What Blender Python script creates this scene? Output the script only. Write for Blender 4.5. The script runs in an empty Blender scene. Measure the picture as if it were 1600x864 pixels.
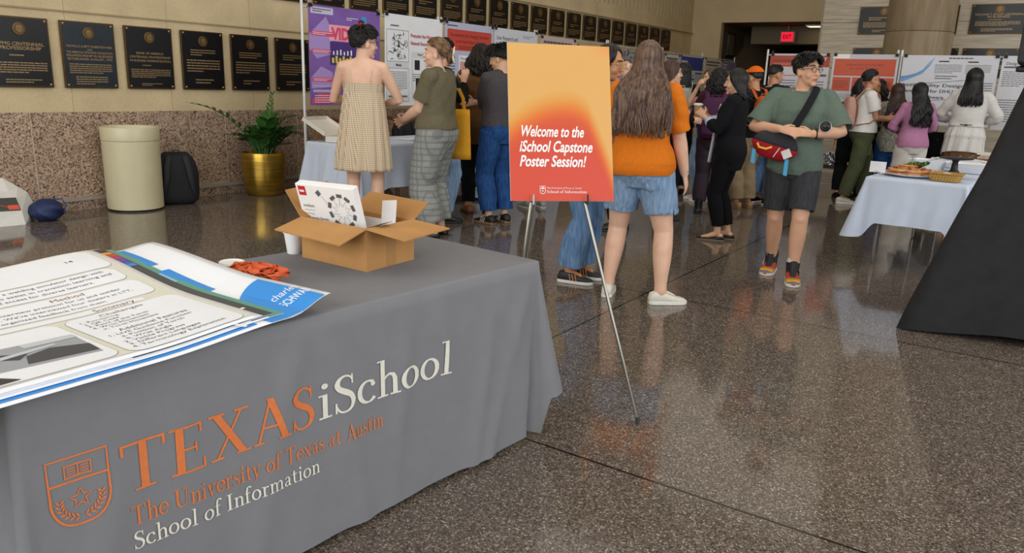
import bpy, bmesh, math, random
import numpy as np
from mathutils import Vector, Matrix
R_ = random.Random(7)
PI = math.pi
scene = bpy.context.scene
col = scene.collection

# ------------------------------------------------------------------ camera, world, lights, exposure
def V(*a): return Vector(a)
yaw, pitch, roll = math.radians(-33.96), math.radians(14.21), math.radians(-1.988)
fw = V(math.sin(yaw)*math.cos(pitch), math.cos(yaw)*math.cos(pitch), -math.sin(pitch))
rt = V(math.cos(yaw), -math.sin(yaw), 0)
dn = fw.cross(rt)
r2 = rt*math.cos(roll) + dn*math.sin(roll)
d2 = -rt*math.sin(roll) + dn*math.cos(roll)
cam_d = bpy.data.cameras.new('camera'); cam = bpy.data.objects.new('camera', cam_d); col.objects.link(cam)
cam_d.sensor_width = 36; cam_d.lens = 1197.9/1600*36; cam_d.clip_start = .02; cam_d.clip_end = 200
M = Matrix((( r2.x, -d2.x, -fw.x, 0), (r2.y, -d2.y, -fw.y, 0), (r2.z, -d2.z, -fw.z, 1.41), (0, 0, 0, 1)))
cam.matrix_world = M
scene.camera = cam
scene.view_settings.view_transform = 'Standard'
scene.view_settings.look = 'None'
scene.view_settings.gamma = 1
scene.view_settings.use_curve_mapping = False
scene.view_settings.exposure = 0.0
world = bpy.data.worlds.new('daylight'); scene.world = world; world.use_nodes = True
bg = world.node_tree.nodes['Background']; bg.inputs[0].default_value = (.93, .96, 1, 1); bg.inputs[1].default_value = .42

def area(name, loc, rot, sx, sy, power, color):
    d = bpy.data.lights.new(name, 'AREA'); d.shape = 'RECTANGLE'; d.size = sx; d.size_y = sy; d.energy = power; d.color = color
    o = bpy.data.objects.new(name, d); o.location = loc; o.rotation_euler = rot; col.objects.link(o); return o
# tall windows of the atrium: behind the viewer and along the right side; warm fill lights added overhead, out of view
area('window_daylight_back', (-1.5, -5.8, 3.6), (math.radians(80), 0, 0), 11, 4.5, 620, (.96, .98, 1))
area('window_daylight_right', (6.8, 4.5, 3.6), (math.radians(80), 0, math.radians(90)), 12, 4.5, 520, (.96, .98, 1))
area('ceiling_fill', (-2.5, 5.5, 5.85), (0, 0, 0), 7, 9, 150, (1, .96, .89))  # broad fill light added under the ceiling, no fixture behind it
area('ceiling_fill_far', (-4.5, 15.2, 5.85), (0, 0, 0), 5, 6, 50, (1, .9, .76))  # weaker fill added over the far end, also without a fixture

# ------------------------------------------------------------------ materials
def srgb(h):
    if isinstance(h, str):
        c = [int(h[i:i+2], 16)/255 for i in (0, 2, 4)]
    else: c = [v/255 for v in h]
    return tuple((x/12.92 if x <= .04045 else ((x+.055)/1.055)**2.4) for x in c) + (1,)
_mats = {}
def nodes(name):
    m = bpy.data.materials.new(name); m.use_nodes = True
    nt = m.node_tree; b = nt.nodes['Principled BSDF']
    return m, nt, b
def N(nt, t, **kw):
    n = nt.nodes.new(t)
    for k, v in kw.items():
        if k.startswith('i_'): n.inputs[int(k[2:])].default_value = v
        else: setattr(n, k, v)
    return n
def mat(colr, rough=.6, metal=0., var=.08, scale=30., bump=.0, bscale=60., spec=None, key=None, coat=0.):
    """general material: colour with slight mottling and optional fine bump"""
    k = (str(colr), rough, metal, var, scale, bump, bscale, spec, coat)
    if k in _mats: return _mats[k]
    m, nt, b = nodes('mat_' + (key or str(colr)))
    c = srgb(colr)
    b.inputs['Roughness'].default_value = rough; b.inputs['Metallic'].default_value = metal
    if spec is not None: b.inputs['Specular IOR Level'].default_value = spec
    if coat: b.inputs['Coat Weight'].default_value = coat
    tc = N(nt, 'ShaderNodeTexCoord')
    if var:
        no = N(nt, 'ShaderNodeTexNoise'); no.inputs['Scale'].default_value = scale; no.inputs['Detail'].default_value = 3
        nt.links.new(tc.outputs['Object'], no.inputs['Vector'])
        rp = N(nt, 'ShaderNodeValToRGB'); rp.color_ramp.elements[0].position = .3; rp.color_ramp.elements[1].position = .7
        rp.color_ramp.elements[0].color = tuple(x*(1-var) for x in c[:3]) + (1,)
        rp.color_ramp.elements[1].color = tuple(min(1, x*(1+var)) for x in c[:3]) + (1,)
        nt.links.new(no.outputs['Fac'], rp.inputs['Fac']); nt.links.new(rp.outputs['Color'], b.inputs['Base Color'])
    else: b.inputs['Base Color'].default_value = c
    if bump:
        n2 = N(nt, 'ShaderNodeTexNoise'); n2.inputs['Scale'].default_value = bscale; n2.inputs['Detail'].default_value = 2
        nt.links.new(tc.outputs['Object'], n2.inputs['Vector'])
        bp = N(nt, 'ShaderNodeBump'); bp.inputs['Strength'].default_value = bump; bp.inputs['Distance'].default_value = .01
        nt.links.new(n2.outputs['Fac'], bp.inputs['Height']); nt.links.new(bp.outputs['Normal'], b.inputs['Normal'])
    _mats[k] = m
    return m
def fabric(c, var=.06): return mat(c, .9, 0, var, 45, .25, 350, .15)
def flat(c, rough=.5): return mat(c, rough, 0, 0)
def speckle(name, scale, stops, rough, bump=0, lines=None, spec=.5):
    """stone of chips: cells with their own colours; lines = [(axis, start, step, halfwidth)], joints cut in it"""
    m, nt, b = nodes(name)
    tc = N(nt, 'ShaderNodeTexCoord')
    vo = N(nt, 'ShaderNodeTexVoronoi'); vo.inputs['Scale'].default_value = scale
    nz = N(nt, 'ShaderNodeTexNoise'); nz.inputs['Scale'].default_value = scale*1.7; nz.inputs['Detail'].default_value = 1
    mx = N(nt, 'ShaderNodeMixRGB'); mx.blend_type = 'ADD'; mx.inputs[0].default_value = .012
    nt.links.new(tc.outputs['Object'], nz.inputs['Vector']); nt.links.new(tc.outputs['Object'], mx.inputs[1]); nt.links.new(nz.outputs['Color'], mx.inputs[2])
    nt.links.new(mx.outputs[0], vo.inputs['Vector'])
    sp = N(nt, 'ShaderNodeSeparateColor'); nt.links.new(vo.outputs['Color'], sp.inputs[0])
    rp = N(nt, 'ShaderNodeValToRGB'); rp.color_ramp.interpolation = 'CONSTANT'
    e = rp.color_ramp.elements
    while len(e) < len(stops): e.new(.5)
    for i, (p, c) in enumerate(stops): e[i].position = p; e[i].color = srgb(c)
    nt.links.new(sp.outputs[0], rp.inputs['Fac'])
    big = N(nt, 'ShaderNodeTexNoise'); big.inputs['Scale'].default_value = scale*.045; big.inputs['Detail'].default_value = 4
    nt.links.new(tc.outputs['Object'], big.inputs['Vector'])
    mr = N(nt, 'ShaderNodeMapRange'); mr.inputs[3].default_value = .78; mr.inputs[4].default_value = 1.22
    nt.links.new(big.outputs['Fac'], mr.inputs[0])
    mul = N(nt, 'ShaderNodeMixRGB'); mul.blend_type = 'MULTIPLY'; mul.inputs[0].default_value = 1
    nt.links.new(rp.outputs['Color'], mul.inputs[1]); nt.links.new(mr.outputs[0], mul.inputs[2])
    out = mul.outputs[0]
    sx = N(nt, 'ShaderNodeSeparateXYZ'); nt.links.new(tc.outputs['Object'], sx.inputs[0])
    for ax, st, step, hw, c in (lines or []):
        a = N(nt, 'ShaderNodeMath', operation='SUBTRACT'); nt.links.new(sx.outputs[ax], a.inputs[0]); a.inputs[1].default_value = st
        p = N(nt, 'ShaderNodeMath', operation='PINGPONG'); nt.links.new(a.outputs[0], p.inputs[0]); p.inputs[1].default_value = step/2
        l = N(nt, 'ShaderNodeMath', operation='LESS_THAN'); nt.links.new(p.outputs[0], l.inputs[0]); l.inputs[1].default_value = hw
        k = N(nt, 'ShaderNodeMixRGB'); nt.links.new(l.outputs[0], k.inputs[0]); nt.links.new(out, k.inputs[1]); k.inputs[2].default_value = srgb(c)
        out = k.outputs[0]
    nt.links.new(out, b.inputs['Base Color'])
    b.inputs['Roughness'].default_value = rough; b.inputs['Specular IOR Level'].default_value = spec
    return m
def grid_fabric(name, base, dark, light, fx, fz, w=.16, fine=0, rough=.9):
    """checked or plaid cloth, by object coordinates"""
    m, nt, b = nodes(name)
    tc = N(nt, 'ShaderNodeTexCoord'); sx = N(nt, 'ShaderNodeSeparateXYZ'); nt.links.new(tc.outputs['Object'], sx.inputs[0])
    ad = N(nt, 'ShaderNodeMath', operation='ADD'); nt.links.new(sx.outputs[0], ad.inputs[0]); nt.links.new(sx.outputs[1], ad.inputs[1])
    out = None
    mixn = N(nt, 'ShaderNodeMixRGB'); mixn.inputs[1].default_value = srgb(base); mixn.inputs[2].default_value = srgb(light)
    no = N(nt, 'ShaderNodeTexNoise'); no.inputs['Scale'].default_value = 90; nt.links.new(tc.outputs['Object'], no.inputs['Vector']); nt.links.new(no.outputs['Fac'], mixn.inputs[0])
    out = mixn.outputs[0]
    for src, f in ((ad.outputs[0], fx), (sx.outputs[2], fz)):
        mu = N(nt, 'ShaderNodeMath', operation='MULTIPLY'); nt.links.new(src, mu.inputs[0]); mu.inputs[1].default_value = f
        fr = N(nt, 'ShaderNodeMath', operation='FRACT'); nt.links.new(mu.outputs[0], fr.inputs[0])
        l = N(nt, 'ShaderNodeMath', operation='LESS_THAN'); nt.links.new(fr.outputs[0], l.inputs[0]); l.inputs[1].default_value = w
        h = N(nt, 'ShaderNodeMath', operation='MULTIPLY'); nt.links.new(l.outputs[0], h.inputs[0]); h.inputs[1].default_value = .6
        k = N(nt, 'ShaderNodeMixRGB'); nt.links.new(h.outputs[0], k.inputs[0]); nt.links.new(out, k.inputs[1]); k.inputs[2].default_value = srgb(dark)
        out = k.outputs[0]
    nt.links.new(out, b.inputs['Base Color']); b.inputs['Roughness'].default_value = rough; b.inputs['Specular IOR Level'].default_value = .15
    return m
def streak(name, c1, c2, sc, rough=.6, spec=.3, bump=.0, metal=0):
    """streaked along z (hair, stone veins): sc = per-axis noise scale"""
    m, nt, b = nodes(name)
    tc = N(nt, 'ShaderNodeTexCoord'); mp = N(nt, 'ShaderNodeMapping'); mp.inputs['Scale'].default_value = sc
    nt.links.new(tc.outputs['Object'], mp.inputs['Vector'])
    no = N(nt, 'ShaderNodeTexNoise'); no.inputs['Scale'].default_value = 1; no.inputs['Detail'].default_value = 4
    nt.links.new(mp.outputs[0], no.inputs['Vector'])
    rp = N(nt, 'ShaderNodeValToRGB'); rp.color_ramp.elements[0].position = .35; rp.color_ramp.elements[1].position = .68
    rp.color_ramp.elements[0].color = srgb(c1); rp.color_ramp.elements[1].color = srgb(c2)
    nt.links.new(no.outputs['Fac'], rp.inputs['Fac']); nt.links.new(rp.outputs['Color'], b.inputs['Base Color'])
    b.inputs['Roughness'].default_value = rough; b.inputs['Specular IOR Level'].default_value = spec; b.inputs['Metallic'].default_value = metal
    if bump:
        bp = N(nt, 'ShaderNodeBump'); bp.inputs['Strength'].default_value = bump; bp.inputs['Distance'].default_value = .01
        nt.links.new(no.outputs['Fac'], bp.inputs['Height']); nt.links.new(bp.outputs['Normal'], b.inputs['Normal'])
    return m
def hairm(c1, c2): return streak('hair_' + c1, c1, c2, (60, 60, 3.5), .45, .4, .12)

# ------------------------------------------------------------------ mesh building
class MB:
    def __init__(s): s.v = []; s.f = []; s.m = []; s.cur = 0
    def add(s, vs, fs):
        o = len(s.v); s.v += [tuple(p) for p in vs]; s.f += [tuple(i+o for i in f) for f in fs]; s.m += [s.cur]*len(fs)
    def box(s, c, sz, rot=None, taper=1.):
        c = Vector(c); x, y, z = (k/2 for k in sz); vs = []
        for sx, sy, sz_ in ((-1,-1,-1),(1,-1,-1),(1,1,-1),(-1,1,-1),(-1,-1,1),(1,-1,1),(1,1,1),(-1,1,1)):
            t = taper if sz_ > 0 else 1
            p = Vector((sx*x*t, sy*y*t, sz_*z))
            if rot: p = rot @ p
            vs.append(c+p)
        s.add(vs, [(0,3,2,1),(4,5,6,7),(0,1,5,4),(1,2,6,5),(2,3,7,6),(3,0,4,7)]); return s
    def loft(s, rings, cap=True, close=True):
        n = len(rings[0]); vs = [p for r in rings for p in r]; fs = []
        for i in range(len(rings)-1):
            for j in range(n if close else n-1):
                k = (j+1) % n
                fs.append((i*n+j, i*n+k, (i+1)*n+k, (i+1)*n+j))
        if cap: fs.append(tuple(range(n-1, -1, -1))); fs.append(tuple((len(rings)-1)*n+j for j in range(n)))
        s.add(vs, fs); return s
    def tube(s, pts, rad, n=10, side=None, ends=True):
        """tapered tube through pts; rad a number, or per point a number or (r_side, r_up); rounded ends"""
        pts = [Vector(p) for p in pts]; k = len(pts)
        if not isinstance(rad, (list, tuple)): rad = [rad]*k
        rad = [(r, r) if not isinstance(r, (list, tuple)) else r for r in rad]
        tan = [(pts[min(i+1, k-1)] - pts[max(i-1, 0)]).normalized() for i in range(k)]
        ref = Vector(side) if side else (Vector((1,0,0)) if abs(tan[0].x) < .8 else Vector((0,1,0)))
        rings = []
        def ring(c, t, r, ref):
            a = (ref - t*ref.dot(t)).normalized(); b = t.cross(a)
            return [c + a*(r[0]*math.cos(q)) + b*(r[1]*math.sin(q)) for q in (2*PI*j/n for j in range(n))], a
        for i in range(k):
            rg, a = ring(pts[i], tan[i], rad[i], ref); ref = a
            if i == 0 and ends:
                for e in (.9, .55):
                    q = math.sqrt(1-e*e); rings.append(ring(pts[0]-tan[0]*min(rad[0])*e, tan[0], (rad[0][0]*q, rad[0][1]*q), a)[0])
            rings.append(rg)
            if i == k-1 and ends:
                for e in (.55, .9):
                    q = math.sqrt(1-e*e); rings.append(ring(pts[i]+tan[i]*min(rad[i])*e, tan[i], (rad[i][0]*q, rad[i][1]*q), a)[0])
        s.loft(rings); return s
    def ell(s, c, r, rot=None, nu=16, nv=10):
        c = Vector(c); rings = []
        for i in range(1, nv):
            t = PI*i/nv; ring = []
            for j in range(nu):
                q = 2*PI*j/nu; p = Vector((r[0]*math.sin(t)*math.cos(q), r[1]*math.sin(t)*math.sin(q), -r[2]*math.cos(t)))
                if rot: p = rot @ p
                ring.append(c+p)
            rings.append(ring)
        s.loft(rings); return s
    def lathe(s, c, prof, n=32, cap=True):
        c = Vector(c); s.loft([[c + Vector((r*math.cos(2*PI*j/n), r*math.sin(2*PI*j/n), z)) for j in range(n)] for r, z in prof], cap); return s
    def grid(s, fn, nu, nv, thick=0., normal=None):
        """surface fn(u,v), 0..1, optionally given thickness along normal"""
        top = [fn(i/nu, j/nv) for i in range(nu+1) for j in range(nv+1)]
        w = nv+1; q = [(i*w+j, (i+1)*w+j, (i+1)*w+j+1, i*w+j+1) for i in range(nu) for j in range(nv)]
        if not thick: s.add(top, q); return s
        nrm = Vector(normal); bot = [Vector(p)-nrm*thick for p in top]; o = len(top)
        q2 = [tuple(o+a for a in reversed(f)) for f in q]
        bd = [i*w for i in range(nu+1)] + [nu*w+j for j in range(1, w)] + [i*w+nv for i in range(nu-1, -1, -1)] + [j for j in range(nv-1, 0, -1)]
        sd = [(bd[i], o+bd[i], o+bd[(i+1) % len(bd)], bd[(i+1) % len(bd)]) for i in range(len(bd))]
        s.add(list(top)+bot, q+q2+sd); return s
    def mesh(s, name, mats, smooth=True):
        me = bpy.data.meshes.new(name); me.from_pydata(s.v, [], s.f)
        for m in (mats if isinstance(mats, (list, tuple)) else [mats]): me.materials.append(m)
        if any(s.m): me.polygons.foreach_set('material_index', s.m)
        bm = bmesh.new(); bm.from_mesh(me); bmesh.ops.recalc_face_normals(bm, faces=bm.faces); bm.to_mesh(me); bm.free()
        if smooth: me.polygons.foreach_set('use_smooth', [True]*len(me.polygons))
        me.update(); return me
    def obj(s, name, mats, parent=None, smooth=False, bevel=0., auto=True, loc=None):
        me = s.mesh(name, mats, smooth)
        if smooth and auto:
            try: me.set_sharp_from_angle(angle=math.radians(42))
            except Exception: pass
        return link(name, me, parent, bevel, loc)
def link(name, me, parent=None, bevel=0., loc=None):
    o = bpy.data.objects.new(name, me); col.objects.link(o)
    if parent: o.parent = parent
    if loc: o.location = loc
    if bevel:
        b = o.modifiers.new('bevel', 'BEVEL'); b.width = bevel; b.segments = 2; b.limit_method = 'ANGLE'
    return o
def thing(name, label, cat, loc=(0,0,0), rz=0., group=None):
    o = bpy.data.objects.new(name, None); col.objects.link(o); o.empty_display_size = .1
    o.location = loc; o.rotation_euler = (0, 0, rz); tag(o, label, cat, group); return o
def tag(o, label, cat, group=None):
    o['label'] = label; o['category'] = cat
    if group: o['group'] = group
    return o
def struct(o): o['kind'] = 'structure'; return o
def dup(root):
    r = root.copy(); col.objects.link(r)
    for ch in list(root.children):
        c = ch.copy(); col.objects.link(c); c.parent = r
        for g in ch.children:
            d = g.copy(); col.objects.link(d); d.parent = c
    return r

# ------------------------------------------------------------------ lettering
_tc = {}
def text2d(s, bold=0.):
    k = (s, bold)
    if k not in _tc:
        cu = bpy.data.curves.new('lettering', 'FONT'); cu.body = s; cu.size = 1; cu.offset = bold; cu.fill_mode = 'FRONT'; cu.resolution_u = 3
        o = bpy.data.objects.new('lettering', cu); col.objects.link(o); bpy.context.view_layer.update()
        me = bpy.data.meshes.new_from_object(o.evaluated_get(bpy.context.evaluated_depsgraph_get()))
        vs = [(v.co.x, v.co.y) for v in me.vertices]; fs = [tuple(p.vertices) for p in me.polygons]
        bpy.data.objects.remove(o); bpy.data.meshes.remove(me); bpy.data.curves.remove(cu)
        _tc[k] = (vs, fs)
    return _tc[k]
def place(vf, x, y, h, align='l', xs=1., shear=0., rot=0., capn=.7, width=None):
    """2D lettering with cap height h; align l/c/r; returns (verts, faces)"""
    vs, fs = vf
    if not vs: return [], []
    k = h/capn; x0 = min(v[0] for v in vs); x1 = max(v[0] for v in vs)
    if width: xs = width/((x1-x0)*k)
    off = {'l': x0, 'c': (x0+x1)/2, 'r': x1}[align]
    c, s = math.cos(rot), math.sin(rot); out = []
    for a, b in vs:
        a = (a-off)*k*xs + b*k*shear; b = b*k
        out.append((x + a*c - b*s, y + a*s + b*c))
    return out, fs
def rect2(x0, y0, x1, y1): return [(x0,y0),(x1,y0),(x1,y1),(x0,y1)], [(0,1,2,3)]
def rrect2(x0, y0, x1, y1, r, n=5):
    p = []
    for cx, cy, a in ((x1-r,y1-r,0),(x0+r,y1-r,90),(x0+r,y0+r,180),(x1-r,y0+r,270)):
        for i in range(n+1): t = math.radians(a+90*i/n); p.append((cx+r*math.cos(t), cy+r*math.sin(t)))
    return p, [tuple(range(len(p)))]
def poly2(p): return list(p), [tuple(range(len(p)))]
def line2(pts, w, closed=False):
    vs = []; fs = []; n = len(pts)
    for i in range(n):
        if closed: a, b = pts[i-1], pts[(i+1) % n]
        else: a, b = pts[max(i-1, 0)], pts[min(i+1, n-1)]
        dx, dy = b[0]-a[0], b[1]-a[1]; l = math.hypot(dx, dy) or 1; ww = w[i] if isinstance(w, (list, tuple)) else w
        vs += [(pts[i][0]-dy/l*ww/2, pts[i][1]+dx/l*ww/2), (pts[i][0]+dy/l*ww/2, pts[i][1]-dx/l*ww/2)]
    for i in range(n if closed else n-1):
        j = (i+1) % n; fs.append((2*i, 2*i+1, 2*j+1, 2*j))
    return vs, fs
def arc2(cx, cy, rx, ry, a0, a1, w, n=16):
    return line2([(cx+rx*math.cos(math.radians(a0+(a1-a0)*i/n)), cy+ry*math.sin(math.radians(a0+(a1-a0)*i/n))) for i in range(n+1)], w)
def join2(*ps):
    vs = []; fs = []
    for v, f in ps:
        o = len(vs); vs += v; fs += [tuple(i+o for i in q) for q in f]
    return vs, fs
def greek(x0, y0, x1, y1, n, fill=.55, seed=1):
    """unreadably small lines of print: broken bars"""
    r = random.Random(seed); out = []; dy = (y1-y0)/n
    for i in range(n):
        y = y1-(i+.8)*dy; x = x0; end = x1 if i < n-1 else x0+(x1-x0)*r.uniform(.4, .9)
        while x < end-1e-6:
            w = min(r.uniform(.04, .13)*(x1-x0), end-x); out.append(rect2(x, y, x+w*.86, y+dy*fill)); x += w
    return join2(*out)
def draw(S, items, name, parent, lift=.0008, cell=None):
    """prints items [(material, (verts2d, faces))] on the surface S(x, y) -> (point, normal); later items lie above earlier"""
    mb = MB(); mats = []; boxes = []
    for m, (vs, fs) in items:
        if not fs: continue
        xs, ys = [v[0] for v in vs], [v[1] for v in vs]; bb = (min(xs), min(ys), max(xs), max(ys))
        li = 1+max([l for q, l in boxes if q[0] < bb[2] and q[2] > bb[0] and q[1] < bb[3] and q[3] > bb[1]], default=-1); boxes.append((bb, li))
        if m not in mats: mats.append(m)
        mb.cur = mats.index(m)
        if cell:
            bm = bmesh.new(); bv = [bm.verts.new((a, b, 0)) for a, b in vs]
            for f in fs:
                try: bm.faces.new([bv[i] for i in f])
                except ValueError: pass
            for ax in (0, 1):
                lo = min(v[ax] for v in vs); hi = max(v[ax] for v in vs); k = math.ceil(lo/cell+1e-6)
                while k*cell < hi-1e-6:
                    co = [0, 0, 0]; co[ax] = k*cell; no = [0, 0, 0]; no[ax] = 1
                    bmesh.ops.bisect_plane(bm, geom=bm.verts[:]+bm.edges[:]+bm.faces[:], plane_co=co, plane_no=no); k += 1
            bm.verts.index_update(); vs = [(v.co.x, v.co.y) for v in bm.verts]; fs = [tuple(v.index for v in f.verts) for f in bm.faces]; bm.free()
        pts = []
        for a, b in vs:
            p, n = S(a, b); pts.append(Vector(p)+Vector(n)*(lift*(1+li*.35)))
        mb.add(pts, fs)
    me = bpy.data.meshes.new(name); me.from_pydata(mb.v, [], mb.f)
    for m in mats: me.materials.append(m)
    me.polygons.foreach_set('material_index', mb.m); me.update()
    return link(name, me, parent)
def plane_S(o, ex, ey):
    o, ex, ey = Vector(o), Vector(ex), Vector(ey); n = ex.cross(ey).normalized()
    return lambda a, b: (o+ex*a+ey*b, n)

# a book serif alphabet built from strokes (cap height 1)
def _st(p, w): return line2(p, w)
def _ar(cx, cy, rx, ry, a0, a1, tv=.12, th=.045, n=22):
    P = [(cx+rx*math.cos(math.radians(a0+(a1-a0)*i/n)), cy+ry*math.sin(math.radians(a0+(a1-a0)*i/n))) for i in range(n+1)]
    W = [th+(tv-th)*abs(math.cos(math.radians(a0+(a1-a0)*i/n))) for i in range(n+1)]
    return line2(P, W)
def _sl(x0, y0, x1, y1, w): return [(x0-w/2, y0), (x0+w/2, y0), (x1+w/2, y1), (x1-w/2, y1)], [(0, 1, 2, 3)]
_r = rect2
def _S(sx, sy):
    P = [(.45,.78),(.42,.9),(.28,.98),(.14,.93),(.08,.79),(.13,.66),(.27,.55),(.40,.44),(.46,.28),(.41,.1),(.26,.02),(.12,.06),(.05,.24)]
    W = [.03,.05,.05,.09,.12,.13,.15,.13,.12,.09,.05,.05,.03]
    # smooth by subdividing once
    q = []; w = []
    for i in range(len(P)-1):
        for t in (0, .5):
            p0, p1, p2, p3 = P[max(i-1,0)], P[i], P[i+1], P[min(i+2,len(P)-1)]
            f = lambda a,b,c,d: .5*(2*b+(c-a)*t+(2*a-5*b+4*c-d)*t*t+(3*b-a-3*c+d)*t**3)
            q.append((f(p0[0],p1[0],p2[0],p3[0])*sx, f(p0[1],p1[1],p2[1],p3[1])*sy)); w.append((W[i]*(1-t)+W[i+1]*t)*(.5*sx+.5*sy))
    q.append((P[-1][0]*sx, P[-1][1]*sy)); w.append(W[-1]*sx)
    return join2(line2(q, w), _r(.43*sx,.72*sy,.47*sx,.98*sy), _r(.03*sx,.02*sy,.07*sx,.3*sy))
def serif_glyphs():
    G = {}; b = .045
    G['T'] = (.74, [_r(0,.95,.72,1), _r(.295,0,.425,1), _r(.19,0,.53,b), _r(0,.78,.05,1), _r(.67,.78,.72,1)])
    G['E'] = (.66, [_r(.1,0,.23,1), _r(0,.955,.57,1), _r(0,0,.6,b), _r(.2,.49,.46,.535), _r(.525,.79,.57,1), _r(.555,0,.6,.22), _r(.42,.41,.46,.62)])
    G['X'] = (.78, [_sl(.62,0,.14,1,.15), _sl(.12,0,.62,1,.05), _r(0,.955,.3,1), _r(.48,.955,.75,1), _r(0,0,.25,b), _r(.48,0,.77,b)])
    G['A'] = (.76, [_sl(.1,0,.38,1,.05), _sl(.64,0,.37,1,.14), _r(.2,.33,.52,.375), _r(0,0,.22,b), _r(.5,0,.77,b)])
    G['S'] = (.54, [_S(1, 1)])
    G['U'] = (.8, [_st([(.17,1),(.17,.35),(.2,.16),(.29,.05),(.41,.02)], [.13,.13,.12,.09,.06]), _st([(.41,.02),(.53,.06),(.61,.17),(.63,.35),(.63,1)], [.06,.06,.05,.05,.05]), _r(0,.955,.34,1), _r(.5,.955,.78,1)])
    G['I'] = (.36, [_r(.1,0,.23,1), _r(0,0,.33,b), _r(0,.955,.33,1)])
    fl = lambda x, y: _r(x-.1, y-.04, x+.02, y)
    circ = lambda x, y, r: poly2([(x+r*math.cos(i*PI/6), y+r*math.sin(i*PI/6)) for i in range(12)])
    G['i'] = (.3, [_r(.09,0,.2,.64), _r(0,0,.29,b), fl(.1,.64), circ(.145,.86,.075)])
    G['l'] = (.3, [_r(.09,0,.2,1.05), _r(0,0,.29,b), fl(.1,1.05)])
    arch = lambda x: [_st([(x+.1,.46),(x+.18,.57),(x+.27,.615),(x+.36,.57),(x+.4,.46),(x+.4,0)], [.04,.06,.07,.1,.11,.11]), _r(x+.28,0,x+.53,b)]
    G['h'] = (.58, [_r(.09,0,.2,1.05), _r(0,0,.28,b), fl(.1,1.05)] + arch(.06))
    G['n'] = (.58, [_r(.09,0,.2,.64), _r(0,0,.28,b), fl(.1,.64)] + arch(.06))
    G['m'] = (.92, [_r(.09,0,.2,.64), _r(0,0,.28,b), fl(.1,.64)] + arch(.06) + arch(.4))
    G['r'] = (.42, [_r(.09,0,.2,.64), _r(0,0,.3,b), fl(.1,.64), _st([(.17,.44),(.25,.57),(.34,.6)], [.04,.06,.08]), circ(.36,.57,.055)])
    G['u'] = (.58, [_st([(.13,.64),(.13,.2),(.18,.07),(.27,.03),(.36,.08),(.42,.18)], [.11,.11,.1,.07,.06,.04]), _r(.37,0,.48,.64), fl(.14,.64), fl(.39,.64), _r(.46,0,.55,b)])
    G['o'] = (.56, [_ar(.27,.32,.215,.295,0,360)])
    G['c'] = (.48, [_ar(.27,.32,.215,.295,50,320), circ(.4,.5,.06)])
    G['e'] = (.5, [_ar(.27,.32,.215,.295,5,325), _r(.07,.33,.48,.375)])
    G['a'] = (.5, [_st([(.09,.5),(.16,.6),(.25,.61),(.33,.55),(.35,.42),(.35,.08),(.4,.03),(.48,.05)], [.07,.06,.06,.09,.11,.11,.07,.03]), _st([(.34,.38),(.18,.31),(.09,.2),(.11,.07),(.2,.03),(.34,.13)], [.04,.06,.1,.09,.06,.04])])
    G['s'] = (.42, [_S(.8, .64)])
    G['t'] = (.38, [_st([(.15,.84),(.15,.18),(.19,.06),(.27,.03),(.35,.07)], [.1,.11,.1,.06,.03]), _r(.02,.595,.34,.64)])
    G['f'] = (.38, [_st([(.15,0),(.15,.78),(.19,.95),(.28,1.02),(.38,.98)], [.11,.11,.1,.06,.05]), _r(.03,.595,.34,.64), _r(.03,0,.32,b), circ(.38,.95,.055)])
    G['v'] = (.54, [_sl(.27,0,.12,.64,.11), _sl(.27,0,.44,.64,.045), _r(0,.6,.24,.64), _r(.34,.6,.54,.64)])
    G['y'] = (.54, [_sl(.27,0,.12,.64,.11), _st([(.45,.62),(.27,.05),(.2,-.16),(.08,-.22)], [.045,.05,.05,.07]), _r(0,.6,.24,.64), _r(.34,.6,.54,.64)])
    G['x'] = (.54, [_sl(.42,0,.1,.64,.12), _sl(.09,0,.42,.64,.045), _r(0,.6,.22,.64), _r(.32,.6,.52,.64), _r(0,0,.2,b), _r(.3,0,.54,b)])
    G[' '] = (.26, [])
    return G
SG = serif_glyphs()
def serif(s, track=.035):
    x = 0; parts = []
    for ch in s:
        w, g = SG.get(ch, SG['o']); v, f = join2(*g); parts.append(([(a+x, b) for a, b in v], f)); x += w+track
    return join2(*parts)
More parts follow.
